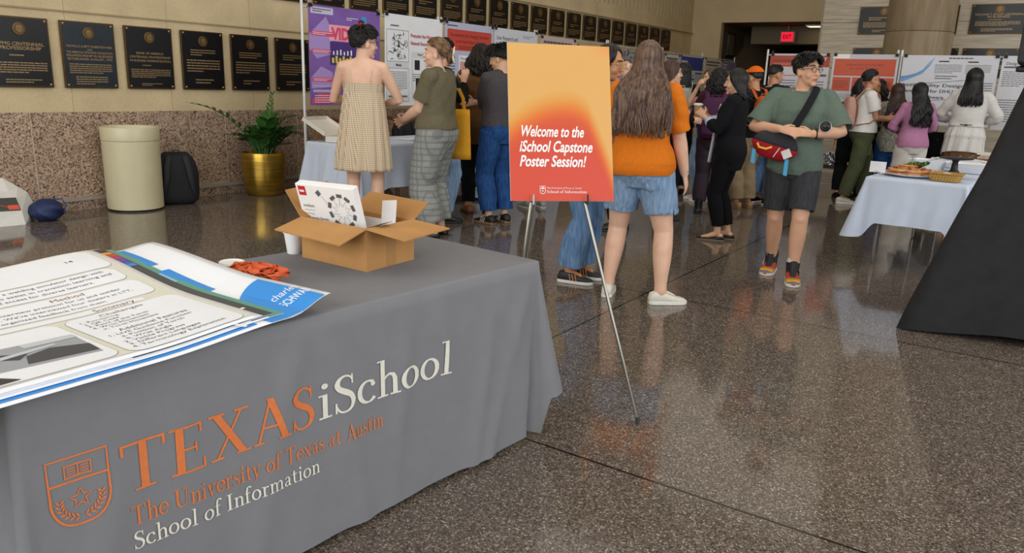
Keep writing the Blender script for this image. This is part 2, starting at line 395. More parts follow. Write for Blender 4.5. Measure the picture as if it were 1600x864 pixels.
def shield2(x, y, w, h, lw, leaves=True):
    """university shield outline: book above, star and two sprays below; x,y lower left"""
    pts = []
    for i in range(11):
        t = i/10; pts.append((x+w/2 + w/2*math.cos(t*PI/2)**.75*1, y+h*.42*(1-math.cos((1-t)*PI/2)**.9) if 0 else y+h*.45*(1-math.sin(t*PI/2))))
    right = [(x+w, y+h), (x+w*.99, y+h*.45)] + pts[1:]
    out = right + [(2*(x+w/2)-a, b) for a, b in reversed(right[:-1])]
    P = [line2(out, lw, True), rect2(x, y+h*.635, x+w, y+h*.635+lw)]
    bx, by, bw, bh = x+w*.28, y+h*.71, w*.44, h*.17
    P += [line2([(bx,by),(bx+bw/2,by+bh*.1),(bx+bw,by),(bx+bw,by+bh),(bx+bw/2,by+bh*1.05),(bx,by+bh)], lw*.8, True), rect2(bx+bw/2-lw*.3, by, bx+bw/2+lw*.3, by+bh)]
    for k in (1, 2, 3):
        for q in (0, 1): P.append(rect2(bx+bw*(.1+.5*q), by+bh*k*.24, bx+bw*(.4+.5*q), by+bh*k*.24+lw*.45))
    st = []
    for i in range(10):
        r = (w*.19, w*.085)[i % 2]; a = PI/2+i*PI/5; st.append((x+w/2+r*math.cos(a), y+h*.38+r*math.sin(a)))
    P.append(line2(st, lw*.75, True))
    if leaves:
        for sx in (-1, 1):
            for i in range(7):
                a = math.radians(-82+sx*0+i*14); cx = x+w/2+sx*w*.35*math.cos(a); cy = y+h*.36+h*.25*math.sin(a)
                for d in (-1, 1):
                    an = (a if sx > 0 else PI-a) + sx*(PI/2) + d*.75; L = w*.11
                    P.append(line2([(cx, cy), (cx+math.cos(an)*L*.5, cy+math.sin(an)*L*.5), (cx+math.cos(an)*L, cy+math.sin(an)*L)], [lw*.2, lw*.95, lw*.2]))
    return join2(*P)

# ------------------------------------------------------------------ the hall
XW = -8.0
def slab(name, lo, hi, m, parent=None):
    c = [(a+b)/2 for a, b in zip(lo, hi)]; s = [b-a for a, b in zip(lo, hi)]
    o = MB().box(c, s).obj(name, m, parent)
    return o if parent else struct(o)
terrazzo = speckle('terrazzo', 230, [(0,'39312c'),(.2,'51473f'),(.42,'62574e'),(.64,'75695f'),(.84,'8d8176'),(.95,'c2b7aa')], .085, lines=[(0,-2.13,2.44,.006,'1d1815'),(1,2.43,2.44,.006,'1d1815')], spec=.5)
granite = speckle('granite', 85, [(0,'4d4038'),(.16,'8a7462'),(.4,'a98f7a'),(.65,'bfa48c'),(.88,'cdb59d')], .3, lines=[(1,3.56,1.072,.004,'c9b9a3')], spec=.4)
granite_skirt = speckle('granite_skirt', 85, [(0,'453a33'),(.16,'7d6a5a'),(.4,'9a836f'),(.65,'ad9680'),(.88,'bda791')], .3)
cream = speckle('cream_stone', 60, [(0,'ccb992'),(.3,'cebb95'),(.6,'d0bd97'),(.8,'cbb78f')], .6, lines=[(1,3.98,1.072,.0025,'9c8a68')], spec=.3)
cream_plain = mat('cdbb95', .65, 0, .05, 3)
travertine = streak('travertine', 'b5a894', 'd5cab6', (2.2, 2.2, 26), .5, .3)
colstone = streak('column_stone', '85735a', '9c8a6f', (11, 11, 1.6), .5, .3)
bronze = mat('5a4528', .4, .85, .15, 40)
gold_letter = mat('a58a60', .45, .6, .1, 60)
black_plaque = mat('0d0d0f', .35, .2, .2, 25)
slate_plaque = mat('1e262e', .35, .2, .2, 25)
metal = mat('b9bbb8', .28, .9, .05, 20)
white_metal = mat('d6d6d2', .4, .2, .04, 20)
black = mat('101012', .5, 0, .1, 30)
ink = flat('202022', .6); ink_g = flat('55565a', .6); ink_l = flat('8f9094', .6)
white = mat('eeeeec', .55, 0, .02, 20); paper = mat('e9eaec', .6, 0, .02, 8)
darkwood = mat('2a1a12', .5, 0, .25, 8)

slab('floor', (-8.2, -6, -.12), (7.2, 30, 0), terrazzo)
slab('wall_left_granite', (-8.25, -6, 0), (XW, 20, .975), granite)
slab('wall_left', (-8.25, -6, .975), (XW-.012, 20, 3.08), cream)
slab('wall_left_upper', (-8.25, -6, 3.56), (XW-.012, 20, 6), cream)
lv = MB()
for i in range(120):
    y = -3.9+.2*i
    lv.box((-8.09, y, 3.32), (.155, .125, .48))
struct(lv.obj('trim_1', cream_plain)); slab('wall_left_recess', (-8.3, -6, 3.08), (-8.2, 20, 3.56), black)
slab('trim_2', (XW-.02, -6, 1.925), (XW+.006, 20, 1.94), mat('a8966f', .6, 0, .05))
slab('trim_3', (XW-.02, -6, 2.795), (XW+.03, 20, 2.815), mat('bba880', .6, 0, .05))
slab('baseboard_left', (XW, -6, 0), (XW+.025, 20, .095), granite_skirt)
slab('trim_4', (XW, -6, .095), (XW+.04, 20, .13), mat('9d968a', .4, 0, .05))
slab('wall_far', (-8.2, 19.9, 0), (-7.24, 20.1, 6), cream_plain)
slab('wall_far_header', (-7.24, 19.9, 3.06), (-3.4, 20.1, 6), cream_plain)
slab('wall_stone', (-3.62, 15, 0), (7.2, 15.3, 6), travertine)
slab('trim_5', (-3.625, 14.985, 0), (-3.60, 15.31, 6), mat('9b8f7c', .5, 0, .05))
slab('wall_return', (-3.62, 15.3, 0), (-3.4, 20.1, 6), cream_plain)
for z in (2.62, 3.4, 1.84): slab('trim_6', (-3.6, 14.994, z), (7.2, 15.01, z+.012), mat('8d806c', .6, 0, .05))
slab('ceiling', (-8.3, -6, 6), (7.2, 20.1, 6.15), mat('d9d2c2', .7, 0, .03))
# passage beyond the opening
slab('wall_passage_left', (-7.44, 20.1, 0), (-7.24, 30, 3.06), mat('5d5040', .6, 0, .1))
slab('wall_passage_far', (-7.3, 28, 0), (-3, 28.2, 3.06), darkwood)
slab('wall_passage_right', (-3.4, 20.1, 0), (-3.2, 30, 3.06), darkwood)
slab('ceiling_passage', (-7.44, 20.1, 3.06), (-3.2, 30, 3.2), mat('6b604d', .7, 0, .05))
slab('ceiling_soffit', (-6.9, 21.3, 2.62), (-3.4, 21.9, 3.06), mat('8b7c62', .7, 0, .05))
d = MB(); d.box((-5.5, 27.96, 1.1), (1.9, .06, 2.2)); dd = struct(d.obj('door_1', mat('1c120d', .3, 0, .2, 10)))
for k in range(3): MB().box((-6.1+.6*k, 27.91, 1.25), (.42, .02, 1.5)).obj('door_glass', mat('2a241c', .1, 0, .1), dd)
# windows of the other two sides, behind and right of the viewer
wf = mat('4a4640', .5, .3, .05)
for nm, a, b in (('wall_right', (7, -6), (7.2, 20)), ('wall_back', (-8.2, -6.2), (7.2, -6))):
    slab(nm, (a[0], a[1], 0), (b[0], b[1], 1.2), cream_plain); slab(nm+'_upper', (a[0], a[1], 5.9), (b[0], b[1], 6.1), cream_plain)
w = MB()
for k in range(9): w.box((7.1, -4+3*k, 3.55), (.1, .14, 4.7))
struct(w.obj('window_1', wf))
w = MB()
for k in range(6): w.box((-7+2.7*k, -6.1, 3.55), (.14, .1, 4.7))
struct(w.obj('window_2', wf))
# stone column behind the right hand boards
cm = MB()
for z0, z1 in ((0, .9), (.905, 2.32), (2.325, 6)):
    cm.lathe((-1.78, 13.2, 0), [(.455, z0), (.46, z0+.01), (.46, z1-.008), (.452, z1)], 48)
struct(cm.obj('column', colstone, smooth=True))

# ------------------------------------------------------------------ bronze plaques
def plaque(o, ex, w, h, face, lines, label, cat='plaque', group=None, seed=1, seal=.16, sealz=.83):
    """o: lower left corner on the wall; ex: reading direction"""
    ex = Vector(ex); ey = V(0,0,1); n = ex.cross(ey)
    c = Vector(o)+ex*(w/2)
    rm = Matrix((ex, -n, ey)).transposed()
    t = thing('bronze_plaque', label, cat, c, math.atan2(ex.y, ex.x), group)
    MB().box((0, -.011, h/2), (w, .022, h)).obj('frame', bronze, t, bevel=.004)
    MB().box((0, -.0225, h/2), (w-.026, .003, h-.026)).obj('panel', face, t)
    for sx in (-1, 1):
        for z in (.028, h-.028):
            MB().ell((sx*(w/2-.03), -.026, z), (.012, .007, .012), nu=10, nv=6).obj('bolt', gold_letter, t, smooth=True)
    sr = seal*h/2 if h < w else seal*w/2*1.35
    sm = MB(); cz = h*sealz
    ring = []
    for r, dep in ((sr, .024), (sr, .032), (sr*.86, .033), (sr*.84, .029), (sr*.62, .029), (sr*.6, .034), (sr*.5, .034)):
        ring.append([(r*math.cos(2*PI*j/28), -dep, cz+r*math.sin(2*PI*j/28)) for j in range(28)])
    sm.loft(ring)
    s = sm.obj('seal', mat('6e5636', .45, .7, .2, 90), t)
    S = plane_S((-w/2, -.0245, 0), (1,0,0), (0,0,1))
    S2 = plane_S((-w/2, -.0345, 0), (1,0,0), (0,0,1))
    draw(S2, [(gold_letter, shield2(w/2-sr*.34, cz-sr*.42, sr*.68, sr*.84, sr*.09, False))], 'crest', s)
    it = []
    for kind, *a in lines:
        if kind == 't': y, hh, txt = a; it.append(place(text2d(txt, .012), w/2, y*h, hh, 'c', width=min(w*.86, len(txt)*hh*.92)))
        else: y0, y1, nl, x0 = a; it.append(greek(w*x0, y0*h, w*(1-x0), y1*h, nl, .42, seed+int(y0*100)))
    draw(S, [(gold_letter, join2(*it))], 'lettering', t)
    return t
GEN = [('g', .58, .7, 3, .2), ('g', .3, .53, 5, .1), ('g', .1, .2, 2, .28)]
ROW1 = [
    (black_plaque, [('t', .595, .03, 'KPMG CENTENNIAL'), ('t', .535, .03, 'PROFESSORSHIP'), ('g', .44, .48, 1, .3), ('g', .2, .37, 5, .08), ('g', .06, .13, 2, .2)], 'black bronze plaque with round seal headed centennial professorship, above the white bag'),
    (slate_plaque, [('t', .615, .02, 'THE PAUL D. & BETTY ROBERTSON MEEK'), ('t', .57, .018, 'AND'), ('t', .525, .02, 'THE AMERICAN PETROFINA FOUNDATION'), ('t', .475, .02, 'PROFESSORSHIP IN BUSINESS'), ('t', .425, .02, 'ESTABLISHED AUGUST, 1992'), ('g', .22, .38, 5, .1), ('g', .05, .19, 4, .2)], 'slate blue plaque with round seal, second in the lower row'),
    (black_plaque, [('t', .56, .022, 'BANK OF AMERICA'), ('t', .5, .022, 'CENTENNIAL PROFESSORSHIP'), ('t', .44, .022, 'IN BUSINESS ADMINISTRATION'), ('g', .37, .4, 1, .32), ('g', .18, .33, 5, .08), ('g', .05, .1, 2, .28)], 'black plaque with round seal above the cream bin'),
    (black_plaque, GEN, 'black plaque with round seal above the drooping plant stem'),
    (black_plaque, GEN, 'black plaque with round seal directly above the potted plant'),
    (black_plaque, GEN, 'black plaque with round seal partly behind the first board pole'),
]
for k, (f, ln, lb) in enumerate(ROW1):
    plaque((XW, 3.275+.637*k, 1.21), (0,1,0), .53, .635, f, ln, lb, group='plaques in the lower row on the left wall', seed=k)
brown_plaque = mat('211a12', .4, .3, .2, 25)
ORD = ['first','second','third','fourth','fifth','sixth','seventh','eighth','ninth','tenth','eleventh','twelfth','thirteenth','fourteenth','fifteenth','sixteenth','seventeenth','eighteenth','nineteenth','twentieth','twenty-first','twenty-second','twenty-third']
for k in range(3, 24):
    plaque((XW, 3.275+.637*k, 2.295), (0,1,0), .53, .47, (black_plaque, brown_plaque)[k % 3 == 1 or k > 13], [('g', .42, .56, 2, .2), ('g', .12, .36, 4, .1)],
           'dark plaque with round seal, %s along the upper row' % ORD[k-3], group='plaques in the upper row on the left wall', seed=30+k, seal=.34, sealz=.78)
JT = [('t', .62, .03, 'THE JOHN T. STUART CENTENNIAL'), ('t', .54, .03, 'IN BUSINESS'), ('g', .46, .5, 1, .33), ('g', .27, .43, 4, .1), ('g', .08, .2, 3, .22)]
for x, z, lb in ((-2.99, 2.42, 'wide black plaque on the stone wall half hidden by the column'), (-2.15, 2.42, 'wide black plaque whose right edge shows beside the column'), (-1.3, 2.42, 'wide black plaque with gilt seal beside the black speaker'),
                 (-3.02, 1.74, 'wide plaque in lower row just above the orange topped poster'), (-2.17, 1.74, 'lower wide plaque showing only a corner beside the column'), (-1.33, 1.74, 'lower wide plaque above the poster with blue swirls')):
    plaque((x, 15, z), (1,0,0), .78 if x != -2.15 else .68, .46, black_plaque, JT if x > -1.4 and z > 2 else [('g', .5, .64, 2, .2), ('g', .25, .45, 4, .1), ('g', .08, .18, 2, .3)], lb, group='plaques on the stone wall', seed=int(x*10), seal=.3, sealz=.82)

# ------------------------------------------------------------------ poster stands and posters
def stand(p0, p1, ztop, label, grp):
    p0, p1 = Vector(p0), Vector(p1); d = (p1-p0).normalized(); n = V(-d.y, d.x, 0)
    t = thing('display_stand', label, 'display stand', p0, 0, grp)
    for p in (p0, p1):
        q = p-p0
        MB().tube([q+V(0,0,.02), q+V(0,0,ztop+.05)], .016, 10).obj('pole', white_metal, t, smooth=True)
        MB().box(q+V(0,0,.012), (.3 if abs(n.x) > .5 else .06, .3 if abs(n.y) > .5 else .06, .024)).obj('foot', white_metal, t, bevel=.004)
    for z in (ztop-.02, .1):
        MB().tube([d*.01+V(0,0,z), p1-p0-d*.01+V(0,0,z)], .009, 8).obj('rail', white_metal, t, smooth=True)
    return t
LB = 'poster stands along the plaque wall'
ys = [5.82, 8.14, 10.46, 12.84, 15.25, 17.53, 19.75]
lbs = ['grey pole stand holding the purple and the white sketch posters', 'grey pole stand holding the red headed poster behind the curly haired person', 'grey pole stand of the pink poster behind the welcome sign', 'grey pole stand behind the older man with grey hair', 'grey pole stand of the poster with blue header', 'grey pole stand nearest the exit sign passage']
for i in range(6): stand((-6.74, ys[i], 0), (-6.74, ys[i+1]-.06, 0), 2.14, lbs[i], LB)
stand((-3.62, 12.04, 0), (-1.84, 12.04, 0), 1.955, 'grey pole stand holding the two orange topped posters', 'poster stands by the stone column')
stand((-1.79, 12.04, 0), (.6, 12.04, 0), 1.955, 'grey pole stand holding the poster with blue swirls', 'poster stands by the stone column')
clipm = mat('0c0c0d', .35, .3, 0)
def clip(p, n, where, grp='binder clips on the posters'):
    p = Vector(p); n = Vector(n); a = V(-n.y, n.x, 0)
    mb = MB(); mb.loft([[p+a*s+n*.018+V(0,0,-.028) for s in (-.022, .022)]+[p+a*s-n*.022+V(0,0,-.028) for s in (.022, -.022)], [p+a*s+n*.004+V(0,0,.012) for s in (-.022, .022)]+[p+a*s-n*.008+V(0,0,.012) for s in (.022, -.022)]])
    o = mb.obj('binder_clip', clipm); tag(o, 'small black binder clip at '+where, 'binder clip', grp)
    MB().tube([p+a*-.012+n*.006, p+a*-.01+n*.02+V(0,0,.035), p+a*.01+n*.02+V(0,0,.035), p+a*.012+n*.006], .0025, 6).obj('clip_handle', metal, o)
def poster(o, ex, w, h, sheet, items, label, desc, grp='posters hanging on the stands'):
    """o: lower left corner of the printed face"""
    ex = Vector(ex); n = ex.cross(V(0,0,1)); o = Vector(o)
    mb = MB(); nu = 10
    f = lambda u, v: o+ex*(u*w)+V(0,0,v*h)+n*(.006*math.sin(u*5+v*2))
    mb.grid(f, 10, 6, .003, n)
    p = mb.obj('poster', sheet, smooth=True); tag(p, label, 'poster', grp)
    S = lambda a, b: (f(a/w, b/h), n)
    if items: draw(S, items, 'printing', p, .0015, .11)
    for q, s in ((.03, 'upper left corner of '), (w-.03, 'upper right corner of ')): clip(f(q/w, 1), n, s+desc)
    return p
def txt(s, x, y, h, al='l', bold=.0, **k): return place(text2d(s, bold), x, y, h, al, **k)
ex = (0,1,0)
# purple poster
pur = mat('7d5aa6', .5, 0, .12, 4); pink = flat('d8486e'); pinkl = flat('e88aa6'); lil = flat('a98fcb'); lil2 = flat('b9a9d6'); dpur = flat('4a2f78')
W, H = 1.09, 1.06
it = [(lil, join2(poly2([(0,.75),(.25,.95),(.34,.8),(.3,.55),(.1,.5),(0,.6)]), poly2([(.02,.3),(.16,.42),(.33,.36),(.33,.2),(.02,.18)]), rrect2(.42,.2,.5,.32,.03), rrect2(.52,.03,.62,.2,.02))),
      (lil2, join2(poly2([(.74,.82),(.78,.95),(1.03,.86),(.98,.7)]), rect2(.04,.14,.36,.17), rect2(.04,.2,.3,.215))),
      (flat('c9c4dd'), rrect2(.03,.97,.36,1.04,.01)), (ink_g, greek(.06,.985,.33,1.03,2,.5,4)),
      (flat('f0a7b4'), rrect2(.29,.7,.86,.87,.02)), (pink, join2(txt('VIDEO', .32, .72, .12, 'l', .05, width=.5), rrect2(.03,.74,.36,.79,.012), rrect2(.03,.56,.33,.6,.012), rrect2(.03,.255,.32,.3,.012), rect2(.02,.02,.42,.075), rect2(.1,.085,.42,.13), rrect2(.4,.39,.75,.47,.01))),
      (dpur, poly2([(.3,.44),(.3,.69),(.75,.69),(.8,.44)])),
      (flat('2b2440'), rect2(.3,.45,.72,.54)), (flat('d9c06a'), join2(*[rrect2(.32+.055*i,.46,.355+.055*i,.52+.02*(i % 2),.008) for i in range(6)])), (flat('f0eef6'), join2(*[rrect2(.34+.055*i,.55,.36+.055*i,.59+.01*(i % 3),.005) for i in range(6)])),
      (flat('3c9bd6'), rrect2(.79,.9,.87,.99,.01)), (flat('e8e4f2'), join2(greek(.56,.93,.74,.97,2,.4,2), greek(.05,.75,.34,.785,2,.4,3), greek(.05,.565,.31,.595,2,.4,5), greek(.05,.262,.3,.295,2,.4,6), greek(.42,.4,.73,.465,3,.4,8), greek(.06,.025,.4,.12,4,.35,9)))]
poster((-6.7, 5.87, 1.09), ex, W, H, pur, it, 'purple and pink poster headed VIDEO behind the woman in sundress', 'the purple poster')
# white poster with ink sketch
red = flat('b8354a'); pale = flat('d7dade')
sk = []
r = random.Random(5)
for i in range(46):
    x, y = r.gauss(.23,.08), r.gauss(.71,.08); x = min(.38, max(.07, x)); y = min(.87, max(.56, y)); a = r.uniform(0, PI); l = r.uniform(.02,.08); c_ = lambda q: min(.41, max(.05, q)); d_ = lambda q: min(.89, max(.55, q))
    sk.append(line2([(x,y),(c_(x+l*.5*math.cos(a)),d_(y+l*.5*math.sin(a))),(c_(x+l*math.cos(a+.3)),d_(y+l*math.sin(a+.3))),(c_(x+l*1.3*math.cos(a+.7)),d_(y+l*1.3*math.sin(a+.7)))], [.002,r.uniform(.004,.016),.006,.002]))
it = [(pale, join2(rect2(.03,.45,.43,.53), rect2(.03,.05,.43,.14), rect2(.48,.06,1.02,.66))), (paper, join2(rect2(.05,.16,.41,.43), rect2(.52,.1,.98,.58))), (ink_g, join2(line2([(.03,.53),(.43,.53),(.43,.9),(.03,.9)], .006, True), line2([(.03,.05),(.43,.05),(.43,.45),(.03,.45)], .005, True), greek(.06,.18,.4,.42,12,.35,3), greek(.5,.3,1,.4,4,.35,4), greek(.1,.935,.4,.965,1,.5,4), greek(.06,.06,.4,.13,2,.6,6))), (ink, join2(*sk)),
      (red, join2(txt('Promoting the Nicaragua', .47, .83, .045, 'l', .02, width=.5), txt('Network Records Collection', .47, .74, .045, 'l', .02, width=.56))), (ink, join2(txt('Media', .19, .475, .03, 'l', .02), txt('From the Collection', .6, .615, .028, 'l', .02, width=.3), rect2(.54,.44,.64,.56), rect2(.56,.2,.74,.34), rect2(.78,.22,.94,.3)))]
poster((-6.7, 7.04, 1.08), ex, 1.08, 1.08, paper, it, 'white poster with ink sketch and red title on nicaragua', 'the white sketch poster')
lilg = mat('b9bcd2', .6, 0, .05, 4); redh = flat('c4483a')
it = [(redh, rrect2(.05,.72,1.04,.99,.03)), (flat('6e1f1a'), join2(txt('Documenting the Changing Narrative', .545, .9, .042, 'c', .01, width=.86), txt('at the Austin History Center', .545, .82, .042, 'c', .01, width=.62), greek(.3,.74,.75,.79,2,.4,3))), (paper, join2(rect2(.06,.73,.12,.82), rect2(.94,.73,1.0,.82), rect2(.3,.3,.55,.66), rect2(.65,.1,1.0,.6))), (ink_g, join2(greek(.04,.35,.22,.65,8,.35,5), greek(.67,.15,.97,.55,10,.35,6), greek(.05,1.02,.3,1.05,1,.5,2))), (flat('d79a98'), join2(rrect2(.33,.47,.52,.58,.02), rrect2(.33,.34,.52,.45,.02))), (ink, txt('Manual', .34, .605, .035))]
poster((-6.7, 8.17, 1.08), ex, 1.09, 1.08, lilg, it, 'grey poster with broad red header behind the curly haired person', 'the red headed poster')
it = [(ink, join2(txt('User Research and', .05, .92, .055, 'l', .0, width=.56), txt('Design for With Ease', .05, .83, .055, 'l', .0, width=.58), txt('Corp Site', .05, .74, .055, 'l', .0, width=.3))), (ink_l, join2(greek(.75,.97,1.05,1.02,2,.35,3), greek(.05,.1,.5,.65,14,.3,4), greek(.6,.1,1.05,.7,14,.3,5)))]
poster((-6.7, 9.28, 1.08), ex, 1.13, 1.08, mat('d3d6df', .6, 0, .03), it, 'pale poster titled User Research and Design beside the welcome sign', 'the user research poster')
def generic(seed, hdr=None, hh=.2, w=1.1, h=1.05, blocks=True, tone='cfd2d8'):
    r = random.Random(seed); it = []
    if hdr: it += [(flat(hdr), rect2(.02, h-hh, w-.02, h-.02)), (flat('e4e2ea'), join2(greek(.06, h-hh*.55, w*.5, h-hh*.3, 1, .6, seed), greek(.06, h-hh*.9, w*.6, h-hh*.6, 1, .6, seed+1)))]
    else: it += [(ink_g, greek(.08, h-hh*.8, w*.9, h-.04, 2, .5, seed))]
    for cx in (0, 1, 2):
        x0 = .04+cx*(w-.04)/3; x1 = x0+(w-.12)/3; y = h-hh-.04
        while y > .2:
            b = r.uniform(.12,.28); y1 = max(.05, y-b)
            if hdr and r.random() < .6: it.append((flat(hdr), rect2(x0, y-.035, x1, y)))
            if r.random() < .3: it.append((flat(r.choice(['b5a59a','8fa0b5','c9b27a'])), rect2(x0, y1+.02, x1, y-.045)))
            else: it.append((ink_l, greek(x0, y1+.02, x1, y-.045, max(2, int(b*28)), .35, r.randint(0, 999))))
            y = y1
    return it
FAR = [(10.52, 1.08, 'c9b4b4', None, 2.12, 'pinkish poster just above the welcome sign', 'the pinkish poster'), (11.66, 1.12, 'd2d3d8', None, 2.05, 'plain white poster behind the top of the welcome sign', 'the poster over the sign'), (12.9, 1.12, 'cdced4', None, 2.05, 'white poster behind the grey haired man', 'the poster by the grey haired man'), (14.08, 1.1, 'd0d1d6', None, 2.06, 'white poster hidden behind the long brown hair', 'the poster behind the long brown hair'), (15.3, .78, 'cfcfd2', None, 2.08, 'narrow plain white poster beside the blue headed poster', 'the narrow white poster'),
       (16.13, 1.34, 'd4d6dc', '3d4f9e', 2.1, 'white poster with dark blue header', 'the blue headed poster'), (17.58, 1.1, 'd3cfca', None, 2.1, 'white poster with small brown pictures', 'the poster with brown pictures'), (18.74, .98, 'cfcbd8', '8d7fae', 2.09, 'pale poster with lilac header next to the passage', 'the lilac headed poster')]
for i, (y0, w, c, hdr, zt, lb, ds) in enumerate(FAR):
    poster((-6.7, y0, zt-1.05), ex, w, 1.05, mat(c, .6, 0, .03), generic(20+i, hdr, .22 if i != 5 else .3, w), lb, ds)
# boards by the column
ex = (1,0,0); org = 'c2512f'
it = [(flat('a8452f'), rect2(.0,1.03,.85,1.19)), (flat('8c3524'), rect2(.04,1.1,.5,1.13)), (flat('e6d9d3'), txt('27', .74, 1.12, .045, 'l', .02)), (flat('c9705a'), join2(greek(.05,1.05,.7,1.09,1,.5,3), rect2(.02,.9,.83,.915), rect2(.02,.55,.83,.56))), (ink_g, join2(greek(.05,.6,.4,.86,7,.3,5), greek(.45,.65,.8,.85,5,.3,6), rect2(.68,.9,.82,.93), greek(.05,.1,.8,.5,12,.25,7)))]
poster((-3.56, 12, .74), ex, .85, 1.215, mat('c9c6cb', .6, 0, .03), it, 'poster with brick red header numbered 27 beside the man in green', 'the poster numbered 27')
it = [(flat(org), join2(rect2(.03,.92,.83,1.15), rect2(.03,.71,.27,.9), rect2(.29,.71,.83,.9))), (flat('efeae6'), rect2(0,1.155,.22,1.215)), (flat('8c3524'), join2(txt('Understanding Community Needs', .43, 1.06, .03, 'c', .01, width=.5), txt('for Austin Programs', .43, 1.01, .03, 'c', .01, width=.38), greek(.05,.75,.24,.86,4,.4,2), greek(.32,.75,.8,.86,4,.4,3))), (flat('c0533a'), rect2(.03,.42,.83,.432)), (ink_l, join2(line2([(.05,.46),(.2,.5),(.35,.47),(.5,.54),(.7,.5),(.8,.58)], .006), greek(.05,.05,.8,.38,10,.25,4), greek(.05,.6,.8,.67,3,.3,8)))]
poster((-2.67, 12, .74), ex, .86, 1.215, mat('c4c2c8', .6, 0, .03), it, 'poster with orange boxes at top beside the centre pole', 'the orange box poster')
blu = flat('6f9ac6'); blu2 = flat('4f86c0')
it = [(blu, join2(line2([(0,.58),(.12,.63),(.25,.68),(.33,.78),(.38,.88)], [.06,.05,.03,.02,.005]), line2([(.64,.36),(.68,.28),(.72,.2),(.78,.12),(.84,.06)], [.01,.03,.05,.04,.02]))), (blu2, join2(line2([(0,.62),(.14,.64),(.27,.72),(.34,.84)], [.02,.012,.01,.004]), line2([(.66,.34),(.71,.22),(.8,.1)], [.006,.012,.004]))),
      (ink_g, join2(line2([(.03,.52),(.85,.6),(.77,.36),(.3,.31)], .006), greek(.4,.68,.72,.8,6,.3,2), greek(.76,.68,1.05,.8,6,.3,3), greek(.42,.6,.68,.66,2,.4,6), greek(.88,.4,1.1,.58,6,.3,4), greek(.55,.86,.95,.89,1,.5,5))), (ink, join2(txt('Accessibility Design', .02, .5, .042, 'l', .005, width=.76), txt('Framework for DHLL', .02, .425, .042, 'l', .005, width=.66), txt('Software', .3, .345, .042, 'l', .005, width=.26), rect2(.44,.825,.56,.84), rect2(.78,.82,.9,.835)))]
poster((-1.76, 12, 1.04), ex, 1.13, .91, mat('cfd0d6', .6, 0, .03), it, 'white poster with blue swirls titled Accessibility Design Framework', 'the blue swirl poster')
poster((-.6, 12, 1.02), ex, 1.14, .93, mat('cdcdd2', .6, 0, .03), [(ink_g, join2(greek(.03,.55,.5,.75,8,.3,2), greek(.03,.1,.35,.4,10,.3,4), greek(.45,.1,.8,.4,10,.3,5), rect2(.03,.78,.2,.8))), (ink, txt('Designing an Experience', .05, .82, .035, width=.5))], 'white text poster partly behind the black cloth covered speaker stand', 'the poster behind the speaker')

# exit sign, passage fittings
t = thing('exit_sign', 'red lit EXIT sign hanging in the passage', 'exit sign', (-5.86, 21.0, 0))
MB().box((0, 0, 2.78), (.4, .06, .3)).obj('housing', mat('8a8072', .5, .3, .05), t, bevel=.01)
MB().tube([(0,0,2.93),(0,0,3.06)], .015, 8).obj('bracket', metal, t)
em, nt, b = nodes('exit_red'); b.inputs['Base Color'].default_value = srgb('e0102a'); b.inputs['Emission Color'].default_value = srgb('ff1838'); b.inputs['Emission Strength'].default_value = 1.1
MB().box((0, -.032, 2.78), (.3, .008, .22)).obj('lit_panel', em, t)
draw(plane_S((-.15, -.0365, 2.67), (1,0,0), (0,0,1)), [(flat('5c0410'), txt('EXIT', .15, .06, .1, 'c', .03, width=.22))], 'lettering', t)
t = thing('ceiling_light', 'long warm ceiling light panel in the passage', 'ceiling light', (-5.0, 20.9, 3.055))
MB().box((0, 0, -.02), (.75, .4, .04)).obj('housing', white, t)
area('passage_fill', (-5.0, 22.6, 2.98), (0,0,0), .7, .35, 14, (1,.9,.72))  # unseen fill added to brighten the dark passage, set apart from the light panel
lm, nt, b = nodes('lamp_glow'); b.inputs['Emission Color'].default_value = srgb('ffe9bd'); b.inputs['Emission Strength'].default_value = 1.6
MB().box((0, 0, -.043), (.68, .33, .01)).obj('diffuser', lm, t)
for y, z, h, lb in ((20.6, 2.55, .62, 'upper black framed picture by the passage opening'), (20.75, 1.9, .5, 'lower black framed picture by the passage opening')):
    f = MB().box((-7.215, y, z), (.05, .6, h)).obj('picture_frame', black); tag(f, lb, 'picture', 'framed pictures in the passage')
    MB().box((-7.187, y, z), (.01, .5, h-.1)).obj('picture', mat('6f6a60', .15, 0, .3, 6), f)

